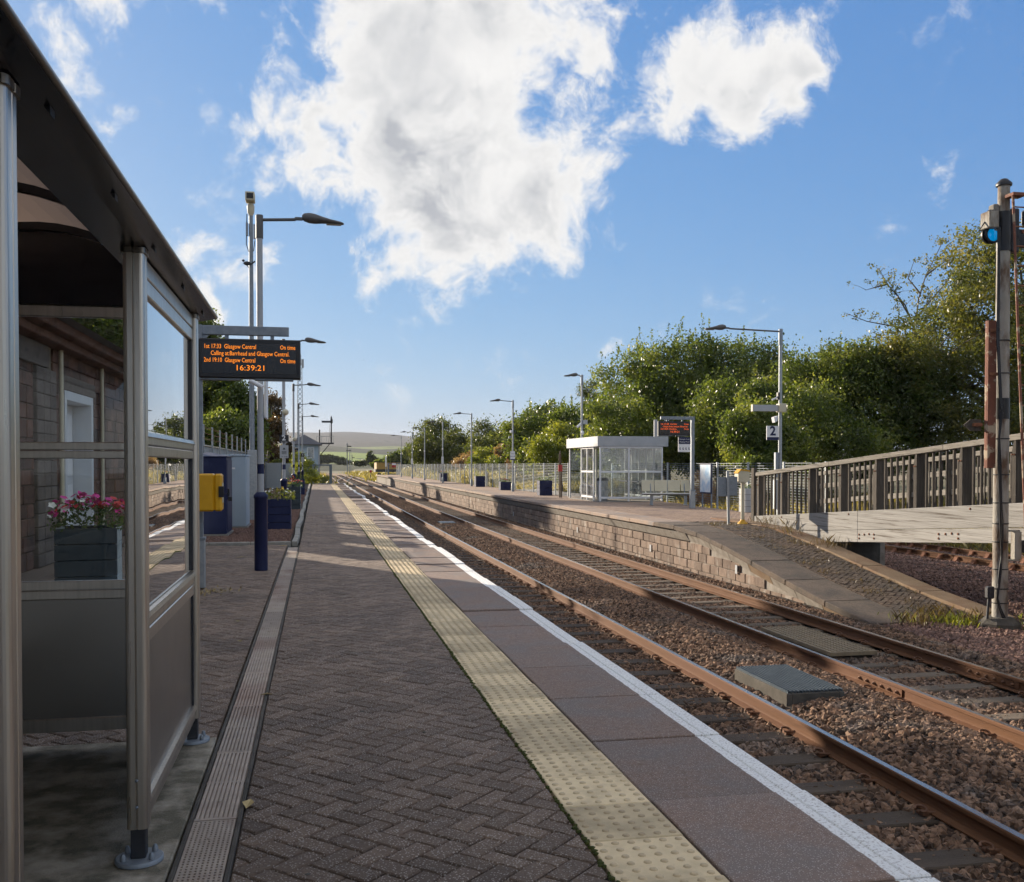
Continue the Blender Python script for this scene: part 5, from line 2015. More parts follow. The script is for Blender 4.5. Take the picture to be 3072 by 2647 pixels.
fb('roof', 'paint_grey', (-0.12, W_ + 0.25, -0.06, D_ + 0.12, 2.20, 2.60), c=0.004)
for k in range(7):
    fb('rivet', 'galv_dark', (0.12 + k * 0.36, 0.14 + k * 0.36, -0.068, -0.061, 2.24, 2.26), c=0)
fb('floor_kerb', 'concrete', (-0.06, W_ + 0.06, -0.06, D_ + 0.06, 0.0, 0.03))
for (x, y) in ((0.0, 0.0), (1.17, 0.0), (W_, 0.0), (0.0, 0.92), (0.0, 1.85), (0.0, 2.75), (0.0, D_ - 0.05), (W_, D_ - 0.05), (W_, 0.95), (W_, 1.9), (W_, 2.85), (W_, 3.8), (1.2, D_ - 0.05)):
    fb('post', 'paint_white', (x - 0.03, x + 0.03, y - 0.03, y + 0.03, 0.031, 2.199))
for z0, z1 in ((0.13, 0.21), (1.16, 1.23), (2.13, 2.198)):
    fb('cross_rail', 'paint_white', (0.031, 1.139, -0.022, 0.022, z0, z1), (1.201, W_ - 0.031, -0.022, 0.022, z0, z1))
    fb('cross_rail', 'paint_white', (-0.022, 0.022, 0.951, 1.819, z0, z1), (-0.022, 0.022, 1.881, 2.719, z0, z1))
    fb('cross_rail', 'paint_white', *[(W_ - 0.022, W_ + 0.022, a, b_, z0, z1) for a, b_ in ((0.031, 0.919), (0.981, 1.869), (1.931, 2.819), (2.881, 3.769), (3.831, 4.669))])
for z0, z1 in ((0.211, 1.159), (1.231, 2.129)):
    fb('glass_pane', 'glass_haze', (0.031, 1.139, -0.004, 0.004, z0, z1), c=0)
    fb('glass_pane', 'glass_haze', (1.201, W_ - 0.031, -0.004, 0.004, z0, z1), c=0)
    for a, b_ in ((0.951, 1.819), (1.881, 2.719)):
        fb('glass_pane', 'glass_haze', (-0.004, 0.004, a, b_, z0, z1), c=0)
    for a, b_ in ((0.031, 0.919), (0.981, 1.869), (1.931, 2.819), (2.881, 3.769), (3.831, 4.669)):
        fb('glass_pane', 'glass_haze', (W_ - 0.004, W_ + 0.004, a, b_, z0, z1), c=0)
    fb('glass_pane', 'glass_haze', (0.03, 1.17, D_ - 0.054, D_ - 0.046, z0, z1), c=0)
    fb('glass_pane', 'glass_haze', (1.23, W_ - 0.031, D_ - 0.054, D_ - 0.046, z0, z1), c=0)
fb('leaning_rail', 'paint_navy', (W_ - 0.42, W_ - 0.30, 0.4, 4.3, 0.74, 0.80))
for yy in (0.6, 1.6, 2.6, 3.6):
    MB().tube([(W_ - 0.36, yy, 0.74), (W_ - 0.05, yy, 0.30)], 0.02, n=6).build('rail_strut', 'paint_grey', fs_)
sg = fb('name_panel', 'paint_white', (0.10, 0.42, 0.03, 0.04, 1.98, 2.10), c=0)
bn = empty('litter_bin', (11.33, 38.25, FZ + 0.031))
tag(bn, 'pale round litter bin with black top in the shelter doorway', 'bin')
MB().lathe([(0.19, 0.0), (0.21, 0.04), (0.22, 0.80)], n=18).build('body', 'paint_grey', bn)
MB().lathe([(0.235, 0.80), (0.235, 0.87), (0.17, 0.92), (0.0, 0.93)], n=18).build('lid', 'black', bn)

# ================================================================== bench
bc = empty('metal_bench', (12.60, 34.1, FZ), math.radians(-12))
tag(bc, 'pale perforated metal bench with four backrests beside the departure board', 'bench')
for k in range(4):
    x = -0.72 + k * 0.48
    s_ = MB().box(x - 0.225, x + 0.225, -0.24, 0.20, 0.42, 0.445, 0.008).build('seat', 'paint_cream', bc)
    M_ = Matrix.Translation((x, 0.24, 0.50)) @ Matrix.Rotation(math.radians(-14), 4, 'X')
    MB().box(-0.225, 0.225, -0.012, 0.012, 0.0, 0.42, 0.008, M=M_).build('backrest', 'paint_cream', bc)
MB().box(-0.98, 0.98, -0.05, 0.03, 0.36, 0.419, 0.004).build('beam', 'galv', bc)
MB().box(-0.98, 0.98, -0.262, -0.242, 0.415, 0.44, 0.006).build('front_lip', 'paint_white', bc)
for x in (-0.62, 0.62):
    MB().box(x - 0.05, x + 0.05, -0.05, 0.03, 0.0, 0.359, 0.004).build('leg', 'galv', bc)
    MB().box(x - 0.04, x + 0.04, -0.34, 0.26, 0.0, 0.04, 0.01).build('foot', 'galv', bc)
    MB().tube([(x, 0.03, 0.40), (x, 0.22, 0.50), (x, 0.31, 0.78)], 0.02, n=6).build('back_stay', 'galv_dark', bc)

# ================================================================== signs and posts by the ramp head
sg = empty('sign_board', (9.95, 22.7, FZ))
tag(sg, 'grey board on a grey post seen from behind at the ramp head', 'sign')
MB().box(-0.03, 0.03, -0.02, 0.02, -0.02, 1.32, 0.003).build('post', 'galv', sg, rot=(0, math.radians(-1.5), 0))
MB().box(-0.28, -0.032, 0.021, 0.035, 0.70, 1.17, 0.004).box(0.0, 0.24, 0.021, 0.035, 0.71, 1.18, 0.004).build('panel', 'galv_dark', sg)
yp = empty('yellow_post', (10.41, 22.9, FZ))
tag(yp, 'pale yellow pedestal with a hooded box on top by the ramp', 'pedestal')
MB().lathe([(0.135, 0.0), (0.12, 0.03), (0.06, 0.08), (0.05, 0.11)], n=18).build('base', 'paint_yellow', yp)
MB().lathe([(0.045, 0.11), (0.045, 1.15)], n=14).build('post', 'paint_cream', yp)
MB().prism([(-0.17, 1.06), (0.05, 1.02), (0.13, 1.10), (0.13, 1.30), (-0.10, 1.33), (-0.17, 1.25)], -0.11, 0.11, 'y').build('head_box', 'paint_cream', yp)
MB().prism([(-0.172, 1.252), (-0.10, 1.332), (0.135, 1.302), (0.135, 1.335), (-0.10, 1.365), (-0.19, 1.27)], -0.12, 0.12, 'y').build('hood', 'paint_yellow', yp)
t = make_planter('planter', 13.16, 28.5, 0.46, 0.46, 0.74, 'paint_grey', 'pale grey boarded planter half behind the end of the wooden ramp', 0.0)
t.location.z = FZ
flowers(t, 0.42, 0.42, 0.70, (('petal_white', 0.1),), 110, 4, 0.16)
ps = empty('poster_board', (13.20, 32.0, FZ))
tag(ps, 'blue framed poster board standing against the mesh fence', 'poster')
MB().box(-0.04, 0.0, -0.5, 0.5, 0.48, 1.52, 0.006).build('frame', 'paint_navy', ps)
m_post = material('poster_print', (0.75, 0.78, 0.80), (0.22, 0.45, 0.70), scale=2.4, rough=0.4, detail=2)
MB().box(-0.045, -0.0405, -0.45, 0.45, 0.53, 1.47).build('print', 'poster_print', ps)
for yy in (-0.4, 0.4):
    MB().box(0.001, 0.05, yy - 0.025, yy + 0.025, 0.0, 1.5, 0.003).build('leg', 'galv_dark', ps)
rp_ = empty('marker_post', (10.72, 42.9, FZ))
tag(rp_, 'leaning wooden paddle post with a red box left of the far shelter', 'post')
MB().box(-0.04, 0.02, -0.03, 0.03, 0.0, 1.45, 0.004).box(0.04, 0.09, -0.03, 0.03, 0.0, 1.30, 0.004).build('post', 'sleeper_wood', rp_)
MB().lathe([(0.015, 1.35), (0.055, 1.55), (0.06, 1.85), (0.035, 2.06), (0.0, 2.12)], n=10).build('paddle', 'sleeper_wood', rp_)
MB().box(-0.10, 0.09, -0.10, -0.031, 1.17, 1.47, 0.008).build('red_box', 'paint_red', rp_)


# ================================================================== mesh fence behind the far platform
def mesh_fence(pts, label, h=1.56, z0=FZ):
    t = empty('mesh_fence', (pts[0][0], pts[0][1], z0))
    tag(t, label, 'fence', 'mesh fences behind the far platform')
    PM = MB().box(-0.03, 0.03, -0.03, 0.03, -0.05, h, 0.004).mesh('post')
    PM.materials.append(MAT['galv'])
    cache = {}
    for i in range(len(pts)):
        link('post', PM, None, t, (pts[i][0] - pts[0][0], pts[i][1] - pts[0][1], 0))
        if i + 1 == len(pts):
            break
        p, q = Vector(pts[i]), Vector(pts[i + 1])
        L_ = (q - p).length
        key = round(L_, 2)
        if key not in cache:
            b = MB()
            for k in range(19):
                z = 0.08 + k * 0.08
                b.box(-0.004, 0.004, 0.031, L_ - 0.031, z - 0.005, z + 0.005)
            n = int(L_ / 0.25)
            for k in range(1, n):
                yv = k * L_ / n
                b.box(-0.007, -0.0045, yv - 0.003, yv + 0.003, 0.05, h - 0.03)
            cache[key] = b.mesh('mesh_panel', fix=False)
            cache[key].materials.append(MAT['galv_dark'])
        link('mesh_panel', cache[key], None, t, (p.x - pts[0][0], p.y - pts[0][1], 0), (0, 0, -math.atan2(q.x - p.x, q.y - p.y)))
    return t


mesh_fence([(13.5, 24.4 + k * 2.45) for k in range(9)], 'open mesh fence behind the far shelter and bench')
mesh_fence([(11.42, 44.1 + k * 2.5) for k in range(41)], 'long mesh fence running to the far end of the far platform')
mesh_fence([(13.5, 44.05), (11.46, 44.05)], 'short mesh fence return beside the far shelter')


# ================================================================== wooden ramp
def rz_(y):
    return 0.16 + (24.0 - y) * 0.0726


wr = empty('wooden_ramp', (11.3, 24.0, 0))
tag(wr, 'weathered timber footway ramp with slatted parapet rising to the right', 'ramp')
SLA = -math.atan(0.0726)


def slant(name, mat, x0, x1, ya, yb, dz0, dz1, c=0.006):
    """timber along the slope between y=ya (far) and yb (near), dz relative to the beam top line"""
    b = MB()
    za, zb = rz_(ya), rz_(yb)
    vs = [(x0, yb, zb + dz0), (x1, yb, zb + dz0), (x1, ya, za + dz0), (x0, ya, za + dz0), (x0, yb, zb + dz1), (x1, yb, zb + dz1), (x1, ya, za + dz1), (x0, ya, za + dz1)]
    b.add(vs, [(0, 1, 2, 3), (4, 5, 6, 7), (0, 1, 5, 4), (1, 2, 6, 5), (2, 3, 7, 6), (3, 0, 4, 7)])
    o = b.build(name, mat, wr, (-11.3, -24.0, 0))
    md = o.modifiers.new('bevel', 'BEVEL')
    md.width = c
    md.segments = 1
    return o


for side, xf in (('front', 11.30), ('back', 12.95)):
    ends = [24.0, 18.95, 13.6, 8.0] if side == 'front' else [24.0, 17.0, 8.0]
    for i in range(len(ends) - 1):
        slant('beam', 'timber', xf - 0.09, xf + 0.09, ends[i] - 0.003, ends[i + 1] + 0.003, -0.40, 0.0)
        slant('beam', 'timber', xf - 0.088, xf + 0.09, ends[i] - 0.003, ends[i + 1] + 0.003, -0.66, -0.406)
    e2 = [24.05, 20.2, 16.1, 11.9, 8.0]
    for i in range(len(e2) - 1):
        slant('handrail', 'timber_rail', xf - 0.075, xf + 0.055, e2[i] - 0.002, e2[i + 1] + 0.002, 1.035, 1.135)
    if side == 'back':
        slant('parapet_rail', 'timber_rail', xf - 0.03, xf + 0.02, 24.0, 8.0, 0.70, 0.82)
        slant('parapet_rail', 'timber_rail', xf - 0.03, xf + 0.02, 24.0, 8.0, 0.30, 0.42)
    posts = [23.75, 22.45, 21.06, 19.68, 18.30, 16.93, 15.58, 14.22, 12.88, 11.5, 10.1, 8.8]
    for k, yy in enumerate(posts):
        z = rz_(yy)
        d = 0.05
        # post with the curved shoulder cut at its top
        pr = [(yy - d, z + 0.001), (yy + d, z + 0.001), (yy + d, z + 0.80), (yy + d - 0.01, z + 0.87), (yy + 0.02, z + 0.95), (yy + 0.0, z + 1.03), (yy - d, z + 1.03)]
        MB().prism(pr, xf - 0.085, xf + 0.12, 'x').build('post', 'timber_dark', wr, (-11.3, -24.0, 0))
        if side == 'front':
            bb = MB()
            for q in (-0.02, 0.03):
                bb.lathe([(0.014, 0.0), (0.014, -0.012), (0.008, -0.018)], (xf - 0.086, yy + q, z + 0.80), n=6, axis='x')
            bb.build('bolt', 'rust', wr, (-11.3, -24.0, 0))
        if k + 1 < len(posts):
            for s_ in range(5):
                ys_ = yy - 0.065 - (s_ + 1) * (posts[k] - posts[k + 1] - 0.13) / 6.0
                zs = rz_(ys_)
                MB().box(xf - 0.04, xf + 0.002, ys_ - 0.020 - random.uniform(0, 0.006), ys_ + 0.018, zs - 0.0, zs + 1.034, 0.004).build('slat', 'timber_dark', wr, (-11.3, -24.0, 0.002))
# bolt heads on the outer beam
bb = MB()
for yc in (18.6, 15.9, 13.2):
    for q, zz in ((-0.28, -0.50), (-0.28, -0.58), (-0.1, -0.49), (0.08, -0.50), (0.28, -0.50), (0.28, -0.58)):
        bb.lathe([(0.022, 0.0), (0.022, -0.010), (0.012, -0.016)], (11.209, yc + q, rz_(yc + q) + zz), n=8, axis='x')
for yc in (22.4, 19.3, 15.3):
    bb.lathe([(0.02, 0.0), (0.02, -0.010), (0.012, -0.016)], (11.209, yc, rz_(yc) - 0.06), n=8, axis='x')
bb.build('bolt', 'rust', wr, (-11.3, -24.0, 0))
k = 0
yv = 24.0
while yv > 8.0:
    MB().box(11.392, 12.858, -0.072, 0.072, -0.05, 0.0, 0.004).build('deck_plank', 'timber', wr, (-11.3, yv - 24.0, rz_(yv) - 0.12), (SLA, 0, 0))
    yv -= 0.152
for yy in (21.2, 11.0):
    MB().box(11.25, 13.0, yy - 0.25, yy + 0.25, -1.6, rz_(yy) - 0.70, 0.02).build('trestle', 'stone_wall', wr, (-11.3, -24.0, 0))
MB().box(11.215, 11.30, 23.9, 24.07, -0.1, 1.42, 0.008).build('end_post', 'timber_dark', wr, (-11.3 - 0.02, -23.95, 0))

# ================================================================== semaphore signal
SX, SY = 10.31, 13.35
se = empty('semaphore_signal', (SX, SY, -1.05))
tag(se, 'tall rusty white semaphore signal post with blue lens and ladder', 'signal')


def sv(name, mat, mb):
    return mb.build(name, mat, se, (-SX, -SY, 1.05))


b = MB()
b.lathe([(0.30, -1.15), (0.30, -0.93), (0.20, -0.84), (0.0, -0.84)], (SX, SY, 0), n=8, smooth=False)
sv('foundation', 'concrete_dark', b)
sv('post_lower', 'sem_white', MB().lathe([(0.112, -0.90), (0.108, 2.20)], (SX, SY, 0), n=20))
sv('post_band', 'black', MB().lathe([(0.112, 2.201), (0.112, 2.52)], (SX, SY, 0), n=20))
sv('post_middle', 'sem_white', MB().lathe([(0.104, 2.521), (0.096, 4.76)], (SX, SY, 0), n=20))
sv('post_head', 'black', MB().lathe([(0.103, 4.761), (0.103, 5.36)], (SX, SY, 0), n=20))
sv('post_top', 'sem_white', MB().lathe([(0.088, 5.361), (0.086, 5.76)], (SX, SY, 0), n=20))
sv('finial', 'black', MB().lathe([(0.115, 5.755), (0.118, 5.79), (0.05, 5.86), (0.0, 5.875)], (SX, SY, 0), n=20))
for zz in (-0.62, -0.40, -0.1, 0.32, 0.60, 0.92, 1.35, 1.9, 2.9, 3.4):
    sv('strap', 'black', MB().lathe([(0.113, zz - 0.008), (0.117, zz - 0.008), (0.117, zz + 0.008), (0.113, zz + 0.008)], (SX, SY, 0), n=16))
# rust-streaked channel on the left of the post
sv('channel', 'sem_rust', MB().box(SX - 0.27, SX - 0.125, SY - 0.04, SY - 0.01, 1.45, 3.70, 0.004).box(SX - 0.27, SX - 0.255, SY - 0.0095, SY + 0.04, 1.45, 3.70, 0.003))
sv('channel_bracket', 'rust', MB().box(SX - 0.25, SX - 0.10, SY - 0.06, SY - 0.041, 3.52, 3.57, 0.004).box(SX - 0.25, SX - 0.10, SY - 0.06, SY - 0.041, 2.86, 2.91, 0.004))
ar = sv('fixed_arm', 'timber_dark', MB().prism([(SX - 0.30, 2.02), (SX - 0.48, 2.02), (SX - 0.60, 2.11), (SX - 0.48, 2.20), (SX - 0.30, 2.20)], SY + 0.071, SY + 0.09, 'y'))
sv('arm_stem', 'rust', MB().box(SX - 0.46, SX - 0.30, SY + 0.03, SY + 0.069, 2.09, 2.14, 0.004))
# head: lamp case, spectacle with blue glass, arm pointing away to the right
sv('lamp_case', 'sem_white', MB().box(SX - 0.36, SX - 0.20, SY - 0.16, SY + 0.06, 5.08, 5.33, 0.01))
sv('lamp_bracket', 'concrete', MB().box(SX - 0.199, SX - 0.10, SY - 0.05, SY + 0.10, 5.05, 5.47, 0.02))
sv('lamp_cap', 'black', MB().lathe([(0.05, 5.33), (0.05, 5.36), (0.0, 5.375)], (SX - 0.26, SY - 0.05, 0), n=12))
sp_ = sv('spectacle', 'black', MB().lathe([(0.135, 0.0), (0.135, -0.03), (0.10, -0.031), (0.10, 0.0)], (SX - 0.21, SY - 0.02, 5.0), n=24, axis='y').lathe([(0.13, 0.05), (0.13, 0.02)], (SX - 0.24, SY - 0.02, 5.0), n=24, axis='y'))
sv('blue_lens', 'blue_lens', MB().lathe([(0.099, -0.004), (0.099, -0.016), (0.06, -0.026), (0.0, -0.030)], (SX - 0.21, SY - 0.02, 5.0), n=24, axis='y'))
sv('signal_arm', 'black', MB().box(SX + 0.12, SX + 1.35, SY + 0.02, SY + 0.06, 4.84, 5.12, 0.006))
sv('arm_casting', 'dark_steel', MB().box(SX + 0.10, SX + 0.24, SY - 0.06, SY + 0.10, 4.75, 5.42, 0.02))
sv('arm_lamp', 'dark_steel', MB().box(SX + 0.30, SX + 0.62, SY - 0.12, SY + 0.02, 5.16, 5.40, 0.03))
sv('operating_rod', 'dark_steel', MB().tube([(SX - 0.36, SY - 0.05, 5.18), (SX - 0.46, SY - 0.05, 5.04), (SX - 0.30, SY - 0.05, 5.06)], 0.012, n=6))
# ladder: two stringers and rungs, leaning out at the foot
la = sv('ladder', 'sem_rust', MB().tube([(SX - 0.04, SY - 0.25, 5.58), (SX - 0.16, SY - 0.85, -1.0)], 0.020, n=6).tube([(SX + 0.36, SY - 0.25, 5.58), (SX + 0.24, SY - 0.85, -1.0)], 0.020, n=6))
for k in range(22):
    t_ = (k + 0.7) / 22.0
    x_, y_, z_ = SX - 0.04 - 0.12 * t_, SY - 0.25 - 0.6 * t_, 5.58 - 6.58 * t_
    sv('rung', 'rust', MB().tube([(x_, y_, z_), (x_ + 0.40, y_, z_)], 0.011, n=6))
sv('ladder_stay', 'sem_rust', MB().box(SX - 0.06, SX + 0.16, SY - 0.29, SY - 0.10, 5.54, 5.59, 0.004).box(SX + 0.10, SX + 1.2, SY - 0.30, SY - 0.26, 4.98, 5.03, 0.003).box(SX + 0.10, SX + 1.3, SY - 0.44, SY - 0.40, 2.0, 2.06, 0.003))
# cables down the left of the post
for k in range(3):
    pts = []
    for z in np.linspace(5.1, -0.95, 46):
        w = 0.055 * math.sin(z * 2.6 + k * 0.5) + 0.02 * math.sin(z * 5.1 + k)
        if z > 2.4:
            w = -0.11 * min(1, (z - 2.4)) - 0.01 * k
        fl_ = 0.16 * max(0, (-0.6 - z) / 0.35) if z < -0.6 else 0
        pts.append((SX - 0.085 - k * 0.016 + w * 0.6 + fl_, SY - 0.115 - k * 0.008, z))
    sv('cable', 'black', MB().tube(pts, 0.011, n=6))
# crank box on the right, low down, with its bracket and bell crank
sv('crank_bracket', 'sem_white', MB().box(SX + 0.10, SX + 0.30, SY - 0.06, SY + 0.02, 0.475, 0.50, 0.004).box(SX + 0.10, SX + 0.30, SY - 0.06, SY + 0.02, 0.02, 0.045, 0.004).box(SX + 0.20, SX + 0.32, SY - 0.07, SY + 0.03, 0.046, 0.474, 0.006))
sv('crank', 'dark_steel', MB().lathe([(0.10, -0.02), (0.10, 0.02)], (SX + 0.40, SY - 0.02, 0.24), n=14, axis='y').tube([(SX + 0.40, SY - 0.02, 0.24), (SX + 0.95, SY - 0.2, 0.02)], 0.03, n=8))
sv('lever', 'dark_steel', MB().box(SX - 0.26, SX - 0.14, SY - 0.08, SY + 0.02, -0.55, -0.36, 0.02).tube([(SX - 0.21, SY - 0.03, -0.5), (SX - 0.24, SY - 0.03, -0.86)], 0.02, n=6))

# ================================================================== trackside: catch pit, walkway boards
cp = empty('catch_pit', (5.15, 10.15, -1.02))
tag(cp, 'concrete catch pit with blue-grey steel grating between the tracks', 'catch pit')
b = MB()
b.box(-0.33, -0.27, -0.66, 0.66, -0.12, 0.12, 0.006).box(0.27, 0.33, -0.66, 0.66, -0.12, 0.12, 0.006).box(-0.2695, 0.2695, -0.66, -0.60, -0.12, 0.12, 0.006).box(-0.2695, 0.2695, 0.60, 0.66, -0.12, 0.12, 0.006)
b.build('chamber', 'concrete_dark', cp)
MB().box(-0.27, 0.27, -0.6, 0.6, -0.12, 0.02).build('shaft', 'slot', cp)
b = MB()
for k in range(16):
    x = -0.31 + k * 0.62 / 15
    b.box(x - 0.0035, x + 0.0035, -0.645, 0.645, 0.1205, 0.150)
for k in range(27):
    yv = -0.64 + k * 1.28 / 26
    b.box(-0.316, 0.316, yv - 0.003, yv + 0.003, 0.140, 0.1475)
b.build('grating', 'grate', cp, fix=False)
c2 = empty('catch_pit', (5.4, 41.3, -0.99))
tag(c2, 'low grey catch pit cover between the tracks far down the line', 'catch pit')
MB().box(-0.33, 0.33, -0.6, 0.6, -0.12, 0.06, 0.006).build('chamber', 'concrete', c2)
MB().box(-0.31, 0.31, -0.58, 0.58, 0.061, 0.08, 0.004).build('grating', 'grate', c2)
for (ya, yb) in ((12.0, 13.05), (13.07, 14.1)):
    b = empty('walkway_board', (7.05, ya, -1.06))
    tag(b, 'buff ribbed walkway board laid between the far rails, ' + ('nearer of two' if ya < 12.5 else 'farther of two'), 'board', 'walkway boards')
    MB().box(-0.33, 0.36, 0.0, yb - ya, 0.0, 0.055, 0.004).build('board', 'board_grp', b)
    r_ = MB()
    for i in range(8):
        for j in range(13):
            r_.box(-0.29 + i * 0.085, -0.25 + i * 0.085, 0.04 + j * 0.078, 0.075 + j * 0.078, 0.0551, 0.063)
    r_.build('tread', 'board_grp', b, fix=False)

